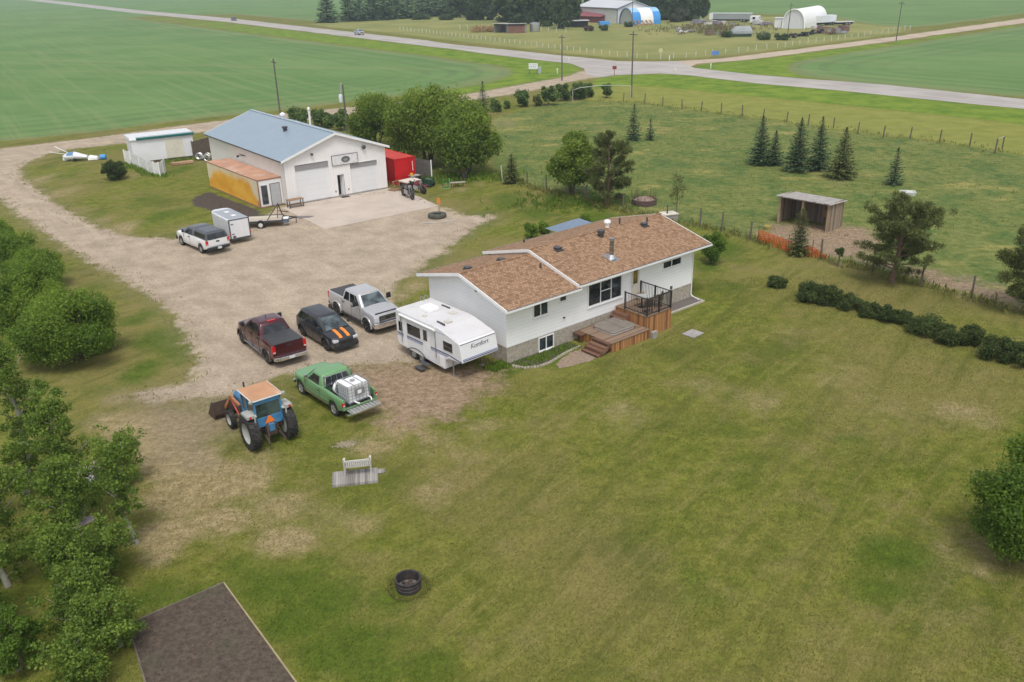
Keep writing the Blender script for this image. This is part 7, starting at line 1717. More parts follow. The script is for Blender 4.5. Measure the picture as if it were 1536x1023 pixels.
# utility poles
M_pole = pm('grey_utility_pole', (.115, .10, .09), .9, .25, 2)
def pole(label, px, py, top, xfmr=False, arm=True, H=None, lean=0.0, rz=.6):
    b = G(px, py); H = H or hgt(px, py, top); p = thing('utility_pole', label, 'utility pole', b, rz)
    m_ = MB(); m_.tube([(0, 0, 0), (lean*H*.5, 0, H*.5), (lean*H, 0, H)], [.14, .12, .09], 9); m_.build('pole', M_pole, p, 60)
    if arm:
        m_ = MB(); m_.box(lean*H-.06, lean*H+.06, -.9, .9, H-.55, H-.42); cr = m_.build('cross_arm', M_pole, p)
        m_ = MB()
        for y in (-.8, 0, .8): m_.lathe([(.03, H-.42), (.07, H-.3), (.05, H-.2), (.02, H-.16)], (lean*H, y, 0), n=8)
        m_.build('insulator', pm('insulator_grey', (.4, .4, .42), .3), cr)
    if xfmr:
        m_ = MB(); m_.lathe([(.02, H-2.25), (.24, H-2.22), (.26, H-1.3), (.2, H-1.22), (.02, H-1.18)], (-.42, .1, 0), n=14); tf = m_.build('transformer', pm('pale_transformer', (.55, .58, .60), .4), p, 40)
        m_ = MB(); m_.tube([(-.42, .1, H-1.2), (-.3, .05, H-.7), (-.25, 0, H+.15)], .05, 6); m_.lathe([(.03, H+.1), (.1, H+.16), (.03, H+.25)], (-.25, 0, 0), n=8); m_.build('bushing', pm('insulator_grey', (.4, .4, .42), .3), tf)
    return p
pole('utility pole with cross arm behind the workshop roof on the left', 421, 177, 88); pole('utility pole carrying a pale transformer behind the workshop', 521, 200, 127, True, False)
pole('utility pole left of the billboard corner by the dark shrubs', 843, 121, 52); pole('utility pole at the right end of the white pipe arch', 947, 146, 47)
pole('utility pole in front of the blue striped tarp shelter', 948, 39.5, 0, H=10.2); pole('utility pole beside the right hand gravel road', 1344, 62, 0, H=10.0, lean=.02); pole('leaning utility pole in front of the white dome shed', 1180.6, 59, 0, H=9.6, lean=.04)
# horse shelter
sh0, sh1 = np.array(G(1165, 334)), np.array(G(1241, 349)); ang = math.atan2(*(sh1-sh0)[::-1]); Ls_ = np.hypot(*(sh1-sh0)); 
sh = thing('animal_shelter', 'open fronted weathered wooden animal shelter with a bare earth floor', 'shelter', (*sh0, 0), ang)
M_oldw = wood_mat('weathered_grey_boards', (.13, .092, .062), (.33, .26, .19), .18, 1, .9); M_oldwx = wood_mat('weathered_grey_boards_back', (.085, .06, .045), (.20, .155, .125), .18, 0, .9)
D_ = 2.3
for x in (0, Ls_-.06): m_ = MB(); m_.box(x, x+.06, .05, D_, 0, 2.25); m_.build('end_wall', M_oldw, sh)
m_ = MB(); m_.box(.065, Ls_-.065, D_-.06, D_, 0, 2.05); m_.build('back_wall', M_oldwx, sh)
m_ = MB()
for x in (.1, Ls_*.48, Ls_-.12): m_.box(x-.09, x+.09, -.02, .14, 0, 2.22)
m_.build('post', pm('tan_post', (.33, .24, .15), .9, .25, 4), sh)
m_ = MB(); nb_ = 22
for k in range(nb_):
    x = -.2+(Ls_+.4)*k/nb_; o_ = random.Random(k).uniform(-.1, .1)
    m_.hexa([(x, -.28+o_, 2.27), (x+(Ls_+.4)/nb_-.02, -.28+o_, 2.27), (x+(Ls_+.4)/nb_-.02, D_+.2, 2.10), (x, D_+.2, 2.10), (x, -.28+o_, 2.31), (x+(Ls_+.4)/nb_-.02, -.28+o_, 2.31), (x+(Ls_+.4)/nb_-.02, D_+.2, 2.14), (x, D_+.2, 2.14)])
m_.box(-.1, Ls_+.1, -.1, -.02, 2.16, 2.265); m_.build('roof', pm('silver_grey_roof_boards', (.34, .315, .29), .9, .35, 2.5, stretch=(6, .6, 1)), sh)
m_ = MB(); m_.box(Ls_*.62, Ls_*.80, D_-.12, D_-.063, .55, 1.15); m_.build('feed_rack', M_wood, sh)
# orange netting
on = thing('snow_fence', 'sagging orange plastic netting fence by the wooden shelter', 'netting fence', (*G(1137, 363), 0))
def net_mat():
    m, nt, b = new_mat('orange_netting'); co = nt.coord('UV') if False else nt.coord()
    nt.put(b.inputs['Base Color'], nt.mix(nt.ramp(nt.noise(co, 3, 5, .7), .35, .65), (.55, .10, .015), (.85, .21, .04))); b.inputs['Roughness'].default_value = .6
    return m
Wn = [np.array(G(*q)) for q in ((1137, 363), (1160, 370), (1182, 377), (1200, 381), (1218, 385), (1240, 390))]; o_ = (*G(1137, 363), 0)
m_ = MB(o_); hs = (1.0, .92, .85, .6, .75, .25)
for (a, b_, h1, h2) in zip(Wn[:-1], Wn[1:], hs[:-1], hs[1:]):
    n = 14
    for k in range(n):
        p, q = a+(b_-a)*k/n, a+(b_-a)*(k+1)/n; hh, h3 = h1+(h2-h1)*k/n, h1+(h2-h1)*(k+1)/n
        for j in range(7):
            z0, z1 = j/7, (j+.62)/7; s = .06*math.sin(k*1.3+j)
            m_.face([(p[0]+s*z0, p[1]+s*z0, hh*z0+.02), (q[0]+s*z0, q[1]+s*z0, h3*z0+.02), (q[0]+s*z1, q[1]+s*z1, h3*z1+.02), (p[0]+s*z1, p[1]+s*z1, hh*z1+.02)])
        m_.beam((*p, 0), (*p, hh), .05, .012)
m_.build('netting', net_mat(), on, recalc=False)
for q in (Wn[0], Wn[2], Wn[4]):
    m_ = MB(o_); m_.tube([(q[0], q[1]+.05, 0), (q[0], q[1]+.05, 1.25)], .03, 6); m_.build('stake', M_post, on)
# round raised planter behind the house
rp = thing('round_planter', 'round dark planter ring full of earth and stalks in the pasture behind the house', 'planter', G(966, 306))
m_ = MB(); m_.lathe([(1.02, 0), (1.12, .02), (1.12, .48), (1.0, .5), (.98, .3), (.02, .42)], n=28, cap=False); m_.build('ring', pm('dark_red_brown_ring', (.085, .05, .045), .85, .3, 4), rp, 40)
m_ = MB(); m_.lathe([(.98, .36), (.7, .55), (.3, .62), (.02, .6)], n=24); m_.build('soil', pm('pinkish_soil', (.27, .19, .15), .95, .3, 4), rp, 60)
m_ = MB(); rr = random.Random(4)
for k in range(60):
    a = rr.uniform(0, 6.28); q = rr.uniform(.5, 1.15); m_.beam((q*math.cos(a), q*math.sin(a)+.15, .2), (q*1.08*math.cos(a), q*1.08*math.sin(a)+.15, .8+rr.uniform(0, .55)), .022, .022)
m_.build('stalk', pm('brown_stalk', (.14, .11, .06), .9), rp)
# cistern box behind the house gable
bx_ = thing('well_box', 'concrete well box with a pale lid behind the house roof end', 'well box', G(1003, 330), .3)
m_ = MB(); m_.box(-.6, .6, -.5, .5, 0, .55); m_.build('box', M_conc, bx_, bevel=.02)
m_ = MB(); m_.box(-.65, .65, -.55, .55, .552, .62); m_.box(-.2, .2, -.2, .2, .622, .68); m_.build('lid', pm('cream_panel', (.66, .61, .53), .6), bx_)
tr_ = thing('water_trough', 'pale flat trough lying in the pasture behind the spreading pine', 'trough', G(1361, 292), -.3)
m_ = MB(); m_.loft([[(-.6, -.45, 0), (.6, -.45, 0), (.6, .45, 0), (-.6, .45, 0)], [(-.68, -.5, .3), (.68, -.5, .3), (.68, .5, .3), (-.68, .5, .3)], [(-.6, -.44, .3), (.6, -.44, .3), (.6, .44, .3), (-.6, .44, .3)], [(-.58, -.4, .2), (.58, -.4, .2), (.58, .4, .2), (-.58, .4, .2)]]); m_.build('trough', pm('pale_trough', (.5, .52, .48), .6), tr_)
sh2 = thing('feed_tub', 'small yellowish tub near the corner of the wooden shelter', 'tub', G(1151, 344))
m_ = MB(); m_.lathe([(.02, 0), (.25, 0), (.32, .3), (.28, .3), (.22, .05)], n=14, cap=False); m_.build('tub', pm('yellow_tub', (.42, .33, .09), .6), sh2, 40)
# fire ring
fr = thing('fire_ring', 'round black steel fire ring with a door flange on the lawn', 'fire pit', G(613, 882))
M_fr = pm('burnt_steel', (.035, .03, .03), .75, .35, 5, dirt=(.10, .06, .045), dirt_amt=.6)
m_ = MB(); m_.lathe([(.40, .0), (.42, .0), (.42, .13), (.44, .145), (.42, .16), (.42, .27), (.44, .285), (.42, .30), (.42, .39), (.455, .41), (.455, .44), (.395, .44), (.395, .02)], n=40, cap=False); m_.build('ring', M_fr, fr, 35)
m_ = MB(); m_.lathe([(.396, .05), (.3, .08), (.02, .1)], n=24, cap=False); m_.build('ash', pm('grey_ash', (.16, .15, .145), .95, .4, 9, bump=.8), fr)
for k in range(5):
    a = k*1.3; m_ = MB(); m_.tube([(.28*math.cos(a), .28*math.sin(a), .14), (-.2*math.cos(a+.5), -.2*math.sin(a+.5), .18)], .04, 6); m_.build('charred_log', M_brown, fr)
# bench on its plank platform
bd_ang = math.atan2(G(566, 722)[1]-G(500, 729)[1], G(566, 722)[0]-G(500, 729)[0])
pf = thing('plank_platform', 'small weathered grey plank platform lying on the lawn', 'platform', G(533, 717), bd_ang)
M_greyd = wood_mat('silver_grey_decking', (.17, .155, .14), (.37, .345, .315), .1, 0, .9)
m_ = MB(); m_.box(-.93, .93, -.55, .50, .07, .105); m_.build('planking', M_greyd, pf)
m_ = MB(); m_.box(-.95, .95, -.57, -.52, 0, .069); m_.box(-.95, .95, .47, .52, 0, .069); m_.box(-.95, -.9, -.51, .46, 0, .069); m_.box(.9, .95, -.51, .46, 0, .069); m_.box(.94, 1.25, .1, .42, .03, .07); m_.build('bearer', M_greyd, pf)
bn = thing('bench', 'white slatted bench standing on the plank platform', 'bench', (*G(538, 712), .106), bd_ang)
M_bw = pm('bench_white', (.55, .53, .49), .6, .1, 5, dirt=(.4, .37, .32))
m_ = MB()
for k in range(4): m_.box(-.52, .52, -.22+.11*k, -.22+.11*k+.09, .40, .43)
m_.build('seat', M_bw, bn)
m_ = MB()
for k in range(12): m_.hexa([(-.5+.085*k, -.26, .46), (-.5+.085*k+.055, -.26, .46), (-.5+.085*k+.055, -.235, .46), (-.5+.085*k, -.235, .46), (-.5+.085*k, -.36, .76), (-.5+.085*k+.055, -.36, .76), (-.5+.085*k+.055, -.335, .76), (-.5+.085*k, -.335, .76)])
m_.beam((-.55, -.36, .79), (.55, -.36, .79), .05, .07); m_.beam((-.55, -.25, .46), (.55, -.25, .46), .04, .05); m_.build('backrest', M_bw, bn)
for sx in (-.54, .54):
    m_ = MB(); m_.beam((sx, .2, 0), (sx, .2, .6), .06, .06); m_.build('leg', M_bw, bn)
    m_ = MB(); m_.beam((sx, -.20, 0), (sx, -.38, .92), .06, .06); m_.build('leg', M_bw, bn)
    m_ = MB(); m_.beam((sx, .26, .61), (sx, -.32, .63), .08, .04); m_.build('armrest', M_bw, bn)
ash = thing('ash_patch', 'pale patch of old ash on the grass above the bench', 'ash', G(520, 667)); tag(ash, kind='stuff')
r_ = np.random.default_rng(8); m_ = MB()
for k in range(300):
    a, q = r_.random()*6.28, abs(r_.normal())*.30; x, y = q*1.25*math.cos(a), q*.8*math.sin(a); s = .02+.05*r_.random()*math.exp(-q); ph = r_.random()*3
    m_.face([(x+s*math.cos(ph+t), y+s*math.sin(ph+t), .008+.012*r_.random()) for t in (0, 1.6, 3.1, 4.6)])
m_.build('ash', pm('pale_ash', (.30, .245, .18), .95, .3, 5), ash, recalc=False)
# garden plot
gp_ = [G(*q) for q in ((193, 938), (336, 876), (446, 1027), (520, 1130), (240, 1100))]
m_ = MB(); m_.prism(gp_, 'z', -.1, .03)
def soil_mat():
    m, nt, b = new_mat('tilled_soil'); co = nt.coord()
    n1 = nt.noise(co, 5, 9, .75); n2 = nt.noise(co, .6, 4); n3 = nt.noise(co, 22, 5, .75)
    c = nt.mix(nt.ramp(n1, .3, .7), (.056, .040, .029), (.155, .115, .083)); c = nt.mix(nt.ramp(n2, .5, .7, 0, .35), c, (.085, .09, .05)); c = nt.mix(nt.ramp(n3, .55, .72, 0, .7), c, (.23, .18, .13)); c = nt.mix(nt.ramp(n3, .42, .3, 0, .6), c, (.03, .024, .02))
    nt.put(b.inputs['Base Color'], c); b.inputs['Roughness'].default_value = .95; nt.put(b.inputs['Normal'], nt.bump(nt.math('ADD', n1, nt.math('MULTIPLY', n3, .6)), 1.0, .08)); return m
gd = m_.build('garden_plot', soil_mat()); gd['kind'] = 'structure'
clod = thing('soil_clods', 'lumps of tilled soil over the garden plot', 'soil', (-10, 21)); tag(clod, kind='stuff'); m_ = MB((-10, 21, 0)); r_ = np.random.default_rng(77); PP = np.array(gp_)
for k in range(2600):
    x, y = -13+8*r_.random(), 17.5+7*r_.random()
    if poly_sdf(np.array([x]), np.array([y]), PP)[0] < .1: continue
    s = .018+.045*r_.random()**2; v8 = [(x+s*a*(1+.4*r_.normal()*.5), y+s*b_*(1+.2*r_.normal()), .028+s*c_*.8) for a, b_, c_ in ((-1, 0, 0), (0, -1, 0), (1, 0, 0), (0, 1, 0))]
    ap_ = (x+s*.2*r_.normal(), y+s*.2*r_.normal(), .03+s*.9)
    for a, b_ in zip(v8, v8[1:]+v8[:1]): m_.face([a, b_, ap_])
m_.build('clods', soil_mat(), clod, recalc=False)
for (p, q, lab, w_) in ((gp_[0], gp_[1], 'grey board edging the upper side of the garden plot', .05), (gp_[1], gp_[3], 'pale yellowish board edging the right side of the garden plot', .045), (gp_[0], gp_[4], 'dark board edging the left side of the garden plot', .05)):
    L_ = math.dist(p, q); o = thing('garden_edging', lab, 'edging board', (*p, 0), math.atan2(q[1]-p[1], q[0]-p[0])); m_ = MB()
    n = max(1, int(L_/2.4))
    for k in range(n): m_.box(L_*k/n+.01, L_*(k+1)/n-.01, -w_/2, w_/2, -.02, .085+.012*(k % 2))
    m_.build('board', pm('yellowish_board', (.33, .27, .16), .85, .15, 4) if 'yellow' in lab else pm('dark_edging', (.15, .125, .10), .9, .3, 3), o)
lawn_grass()
# ================================================================== FAR FARM
def facing(px0, px1, py0, py1):
    a, b_ = G(px0, py0), G(px1, py1); return a, math.atan2(b_[1]-a[1], b_[0]-a[0]), math.dist(a, b_)
def mpp(px, py): return m_per_px(px, py)
M_farw = lap_mat('white_steel_siding', (.66, .66, .66), .9, 0, .03, .5, .04, vertical=True, gap=.08)
M_farr = pm('pale_steel_roof', (.55, .56, .58), .4, .06, .2)
M_maroon = lap_mat('faded_maroon_roof', (.26, .075, .085), .8, 0, .04, .6, .12, vertical=True, gap=.1)
# white barn with gable to the right
o, a, w = facing(925.5, 972, 35.5, 34.5); s = mpp(925, 35)
FB = Frame(o[0], o[1], a)
gW_ = 46*s*.98; dirl = G(872, 33.5); L_ = 26.0
br_ = thing('barn', 'large white steel barn with a dark trim roofline at the far farm', 'barn', (*o, 0), a)
EH, RH = height_at(925.5, 35.5, 12.5), height_at(948, 35, 2)
pr = [(0, 0), (gW_, 0), (gW_, EH), (gW_/2, RH), (0, EH)]
# side wall runs from the front corner towards the left and back
va = np.array(G(867, 31))-np.array(o); sang = math.atan2(va[1], va[0])-a
c_, s_ = math.cos(sang), math.sin(sang); Ld = np.hypot(*va)
def sk(x, d, z): return (x+c_*d, s_*d, z)
m_ = MB(); m_.loft([[sk(x, 0, z) for x, z in pr], [sk(x, Ld, z) for x, z in pr]]); m_.build('wall', M_farw, br_)
m_ = MB()
for x0, z0, x1, z1 in ((-.4, EH-.1, gW_/2, RH+.1), (gW_+.4, EH-.1, gW_/2, RH+.1)):
    m_.hexa([sk(x0, -.4, z0), sk(x1, -.4, z1), sk(x1, Ld+.4, z1), sk(x0, Ld+.4, z0), sk(x0, -.4, z0+.2), sk(x1, -.4, z1+.2), sk(x1, Ld+.4, z1+.2), sk(x0, Ld+.4, z0+.2)])
r_ = m_.build('roof', M_farr, br_)
m_ = MB()
for (x0, z0, x1, z1) in ((-.45, EH-.25, gW_/2, RH-.05), (gW_+.45, EH-.25, gW_/2, RH-.05)): m_.beam(sk(x0, -.48, z0), sk(x1, -.48, z1), .12, .3)
m_.beam(sk(-.5, -.4, EH-.2), sk(-.5, Ld+.4, EH-.2), .12, .3); m_.beam(sk(-.02, -.05, 0), sk(-.02, -.05, EH), .3, .3); m_.build('trim', pm('slate_trim', (.13, .15, .18), .6), r_)
# red roofed lean-to
va2 = G(866, 31); o2 = G(916, 33.5); an = math.atan2(va2[1]-o2[1], va2[0]-o2[0]); Ll = math.dist(va2, o2)
ln = thing('lean_to_shed', 'maroon roofed low shed along the side of the white barn', 'shed', (*o2, 0), an)
m_ = MB(); m_.box(0, Ll, 0, 5.0, 0, 2.2); m_.build('wall', pm('dark_red_wall', (.17, .05, .055), .8), ln)
m_ = MB(); m_.hexa([(-.4, -3.0, 4.6), (Ll+.3, -3.0, 4.6), (Ll+.3, 5.4, 2.2), (-.4, 5.4, 2.2), (-.4, -3.0, 4.8), (Ll+.3, -3.0, 4.8), (Ll+.3, 5.4, 2.4), (-.4, 5.4, 2.4)]); m_.build('roof', M_maroon, ln)
# blue and white arched tarp shelter
ot = G(949, 38.2); v1 = np.array(G(991, 35.6))-np.array(ot); at_ = math.atan2(v1[1], v1[0]); wt_ = np.hypot(*v1); v2 = np.array(G(929, 36.3))-np.array(ot); Dp = np.hypot(*v2); b2_ = math.atan2(v2[1], v2[0])-at_
Hs = height_at(960, 37.5, 12.5)
ts = thing('tarp_shelter', 'arched blue and white striped tarp shelter beside the white barn', 'tarp shelter', (*ot, 0), at_)
M_tb = pm('bright_blue_tarp', (.05, .26, .60), .5, .08, .3); M_tbl = pm('light_blue_tarp', (.28, .50, .74), .5, .08, .3); M_tw = pm('white_tarp', (.78, .78, .76), .5, .05, .3, dirt=(.7, .6, .45), dirt_amt=.3)
m_ = MB(); seg = [0, .30, .46, .52, .54, .72, .74, 1.0]; mt = [0, 0, 1, 1, 1, 1, 0]; mt = [0, 1, 1, 1, 1, 1, 0]; nA = 16
def arc(x, k, sc_=1.0):
    th = PI*k/nA; q = Dp/2-Dp/2*sc_*math.cos(th); return (x+q*math.cos(b2_), q*math.sin(b2_), Hs*sc_*math.sin(th)**.75)
for i in range(7):
    x0, x1 = seg[i]*wt_, seg[i+1]*wt_
    for k in range(nA): m_.face([arc(x0, k), arc(x1, k), arc(x1, k+1), arc(x0, k+1)], 1 if mt[i] else (2 if 4 <= k <= nA-5 else 0))
m_.build('tarp', [M_tb, M_tw, M_tbl], ts, 40, recalc=False)
m_ = MB(); m_.face([arc(.2, k, .97) for k in range(nA+1)]); m_.build('front_panel', pm('grey_white_trailer', (.42, .44, .44), .5, .08, .2), ts)
m_ = MB(); m_.face([arc(wt_-.2, k, .97) for k in range(nA+1)]); m_.build('back_panel', M_tbl, ts)
m_ = MB(); m_.tube([arc(0, k) for k in range(nA+1)], .2, 6); m_.build('rim', pm('slate_blue_arch', (.14, .20, .33), .5), ts, 50)
m_ = MB()
for x in np.linspace(.4, wt_*.6, 5): m_.beam((x, -2.2, 0), (x, -.1, 1.6), .35, .35)
m_.box(0, wt_*.6, -2.6, -2.0, 0, .5); m_.build('brace', pm('rusty_brace', (.33, .2, .1), .8, .3, 1), ts)
def simple_shed(name, label, cat, px0, px1, py0, py1, top, depth, wall_m, roof_m, front_m=None, dz=.35):
    o, a, w = facing(px0, px1, py0, py1); H = height_at((px0+px1)/2, (py0+py1)/2, top)
    t = thing(name, label, cat, (*o, 0), a)
    m_ = MB(); m_.box(0, .15, .02, depth, 0, H-.2); m_.box(w-.15, w, .02, depth, 0, H-.2); m_.box(.16, w-.16, depth-.15, depth, 0, H-dz-.2); m_.build('wall', wall_m, t)
    if front_m: m_ = MB(); m_.box(.16, w-.16, 0, .12, 0, H*.78); m_.build('front_wall', front_m, t)
    m_ = MB(); m_.hexa([(-.3, -.4, H-.15), (w+.3, -.4, H-.15), (w+.3, depth+.3, H-dz-.15), (-.3, depth+.3, H-dz-.15), (-.3, -.4, H), (w+.3, -.4, H), (w+.3, depth+.3, H-dz), (-.3, depth+.3, H-dz)]); m_.build('roof', roof_m, t)
    return t
M_grw = pm('grey_shed_wall', (.30, .30, .29), .8, .2, .5); M_rdw = pm('brown_red_front', (.17, .085, .06), .85, .25, .6)
simple_shed('livestock_shed', 'left one of two small sheds with pale roofs by the hay pile', 'shed', 741, 760, 49, 49.5, 35, 6, M_grw, M_farr)
simple_shed('livestock_shed', 'right one of two small sheds, with a brown red front', 'shed', 761.5, 788, 50, 49.5, 35, 6, M_grw, M_farr, M_rdw)
hp = thing('hay_pile', 'golden brown pile of hay beside the small sheds', 'hay pile', G(726, 48)); rh = np.random.default_rng(5)
bl = [((x, y, .7), (2.2, 2.0, 1.5)) for x, y in ((-3, 0), (0, .5), (2.6, 0), (-1.5, 1), (1.5, 1.2), (4.2, -.6))]; C, D, N, ls, ti = blob_leaves(bl, 5000, .5, rh); kk = C[:, 2] > 0
quad_mesh('straw', C[kk], D[kk], N[kk], ls[kk], ls[kk]*.4, ti[kk], leaf_mat('hay_straw', (.30, .20, .09), (.50, .36, .18), .1), hp)
m_ = MB(); m_.lathe([(.02, 0), (.75, .03), (.8, .9), (.78, 1.7), (.5, 1.9), (.02, 2.0)], n=16); gtk = thing('grain_hopper', 'small round grey tank standing right of the small sheds', 'tank', G(802, 47.5)); m_.build('tank_shell', M_galv, gtk, 40); gtk.scale = (2.3, 1.6, 1.6)
bc = thing('blue_cart', 'blue covered cart parked in front of the maroon shed', 'cart', G(907, 40), .2)
m_ = MB(); m_.loft([[(x, y, z) for y, z in ((-1, .7), (1, .7), (.9, 1.9), (-.9, 1.9))] for x in (-2.2, 1.6)]); m_.build('cover', M_tb, bc, bevel=.15); m_ = MB(); m_.box(-2.4, 2.6, -1, 1, .5, .7); m_.build('deck', M_galv, bc)
for sd in (1, -1): make_wheel(bc, -.3, sd*1.15, .4, .25, M_salloy, sd)
dt = thing('dark_shelter', 'low dark opening with a pale roof sheet left of the maroon shed', 'shelter', G(872, 41), .1)
m_ = MB(); m_.box(-2.5, 2.5, .1, 3.5, 0, 2.2); m_.build('wall', M_under, dt); m_ = MB(); m_.box(-3, 3, -.4, 3.8, 2.25, 2.45); m_.build('roof', M_farr, dt)
fv = thing('farmhouse', 'pale farmhouse wall glimpsed between the far trees', 'house', G(711, 17), .3)
m_ = MB(); m_.prism([(0, 0), (7, 0), (7, 5.2), (3.5, 7.6), (0, 5.2)], 'y', 0, 9); m_.build('wall', M_farw, fv)
m_ = MB(); m_.hexa([(-.4, -.4, 5.1), (3.5, -.4, 7.7), (3.5, 9.4, 7.7), (-.4, 9.4, 5.1), (-.4, -.4, 5.35), (3.5, -.4, 7.95), (3.5, 9.4, 7.95), (-.4, 9.4, 5.35)]); m_.hexa([(7.4, -.4, 5.1), (3.5, -.4, 7.7), (3.5, 9.4, 7.7), (7.4, 9.4, 5.1), (7.4, -.4, 5.35), (3.5, -.4, 7.95), (3.5, 9.4, 7.95), (7.4, 9.4, 5.35)]); m_.build('roof', M_farr, fv)
m_ = MB(); m_.box(2.5, 3.6, -.06, -.005, 1.4, 2.8); m_.build('window', M_glass, fv)
# right: long trailer, truck box, quonset, van box, yard junk
o, a, w = facing(1063.5, 1125, 33, 33.5); H = height_at(1090, 33, 20)
lt = thing('semi_trailer', 'long grey white semi trailer parked at the field edge of the farm', 'trailer', (*o, 0), a)
m_ = MB(); m_.box(0, w, 0, 2.8, 1.0, H); m_.build('body', pm('dull_grey_trailer', (.27, .29, .29), .6, .12, .2), lt, bevel=.05); m_ = MB(); m_.box(-.02, w*.09, -.03, 2.83, .9, H+.02); m_.build('front_panel', pm('bright_trailer_end', (.70, .70, .72), .5), lt)
m_ = MB(); m_.box(w*.05, w*.95, .3, 2.5, .5, .99); m_.build('chassis', M_under, lt); m_ = MB(); m_.box(0, w, -.05, 2.85, H+.001, H+.12); m_.build('roof', pm('trailer_roof_white', (.72, .74, .73), .5), lt)
for x in (w*.78, w*.85): 
    for sd in (0.3, 2.5): make_wheel(lt, x, sd, .5, .3, M_salloy, -1 if sd < 1 else 1)
o, a, w = facing(1124, 1137.5, 36.5, 36.5); H = height_at(1130, 36.5, 24)
bt_ = thing('camper', 'small white camper at the right end of the long trailer', 'camper', (*o, 0), a); m_ = MB(); m_.box(0, w, 0, 4, .5, H); m_.build('body', M_farw, bt_, bevel=.15); m_ = MB(); m_.box(w*.3, w*.6, -.03, -.002, 1.7, 2.5); m_.build('window', M_glass, bt_)
for sd in (.6, 3.4): make_wheel(bt_, w*.5, sd, .4, .25, M_salloy, -1 if sd < 1 else 1)
o, a, w = facing(1173, 1206, 42.5, 43.5); Hq = height_at(1190, 43, 14)
qd = thing('dome_shed', 'bright white arched dome shed with vertical panel doors', 'dome shed', (*o, 0), a)
vb = np.array(G(1240, 35.5))-np.array(G(1206, 43.5)); ba = math.atan2(vb[1], vb[0])-a; Lq = np.hypot(*vb); cq, sq = math.cos(ba), math.sin(ba); nA = 18
def qa(d, k, s=1.0):
    th = PI*k/nA; x = w/2-w/2*s*math.cos(th); return (x+cq*d, sq*d, Hq*s*math.sin(th)**.72)
m_ = MB()
for d0, d1 in zip(np.linspace(0, Lq, 9)[:-1], np.linspace(0, Lq, 9)[1:]):
    for k in range(nA): m_.face([qa(d0, k), qa(d1, k), qa(d1, k+1), qa(d0, k+1)])
m_.build('shell', pm('white_dome_fabric', (.80, .80, .79), .5, .03, .3), qd, 40, recalc=False)
dem = lap_mat('dome_end_panels', (.66, .67, .69), 1.3, 0, .04, .5, .04, vertical=True, gap=.08)
for d in (.2, Lq-.2): m_ = MB(); m_.face([qa(d, k, .985) for k in range(nA+1)]); m_.build('end_wall', dem, qd)
m_ = MB(); m_.tube([qa(0, k) for k in range(nA+1)], .22, 6); m_.build('rim', M_white, qd, 50)
o, a, w = facing(1160.5, 1179, 42.5, 42.5); H = height_at(1170, 42.5, 27)
sb_ = thing('site_shed', 'low white shed touching the left side of the dome shed', 'shed', (*o, 0), a); m_ = MB(); m_.box(0, w*.95, 1, 5.5, 0, H*.95); m_.build('wall', M_farw, sb_); m_ = MB(); m_.box(-.2, w, .8, 5.7, H*.95, H); m_.build('roof', M_farr, sb_); m_ = MB(); m_.box(w*.55, w*.7, .96, .998, 0, H*.7); m_.build('door', M_grw, sb_)
o, a, w = facing(1219, 1253.5, 39.5, 37.5); H = height_at(1236, 39, 23.5)
vn = thing('box_trailer', 'white box trailer standing against the dome shed', 'trailer', (*o, 0), a); m_ = MB(); m_.box(0, w, 0, 2.8, 1.0, H); m_.build('body', pm('bluish_white_box', (.62, .65, .69), .5, .05, .2), vn, bevel=.05); m_ = MB(); m_.box(.2, w-.2, .2, 2.6, .5, .98); m_.build('chassis', M_under, vn); m_ = MB(); m_.box(.0, w*.28, -.04, -.002, 1.1, H-.3); m_.build('door', M_farw, vn)
for x in (w*.8, w*.9):
    for sd in (.2, 2.6): make_wheel(vn, x, sd, .5, .3, M_salloy, -1 if sd < 1 else 1)
o, a, w = facing(1254, 1281, 38.5, 37.5); fl = thing('flat_trailer', 'long low flat trailer right of the white box trailer', 'trailer', (*o, 0), a); m_ = MB(); m_.box(0, w, 0, 2.5, 1.0, 1.25); m_.build('deck', M_farr, fl); m_ = MB(); m_.box(.3, w-.3, .3, 2.2, .4, .98); m_.build('chassis', M_under, fl)
for x in (w*.6, w*.75):
    for sd in (.3, 2.2): make_wheel(fl, x, sd, .5, .3, M_salloy, -1 if sd < 1 else 1)
# old grey tank / covered wagon
o, a, w = facing(1097, 1129, 55.5, 55); H = height_at(1113, 55, 39.5)
wg = thing('grain_bin', 'silvery grey hipped metal hopper lying in the weeds of the farmyard', 'hopper', (*o, 0), a)
m_ = MB(); m_.loft([[(x*w, y, z*H) for x, y in ((0+k, 0+k*4), (1-k*.6, 0+k*4), (1-k*.6, 4-k*4), (0+k, 4-k*4))] for k, z in ((0, .25), (.02, .55), (.12, .85), (.22, 1.0))]); m_.build('shell', pm('dull_hopper_steel', (.27, .29, .30), .6, .15, .4), wg, bevel=.2); m_ = MB(); m_.box(.1*w, .95*w, .2, 3.8, 0, .25*H); m_.build('base', M_dgreen, wg)
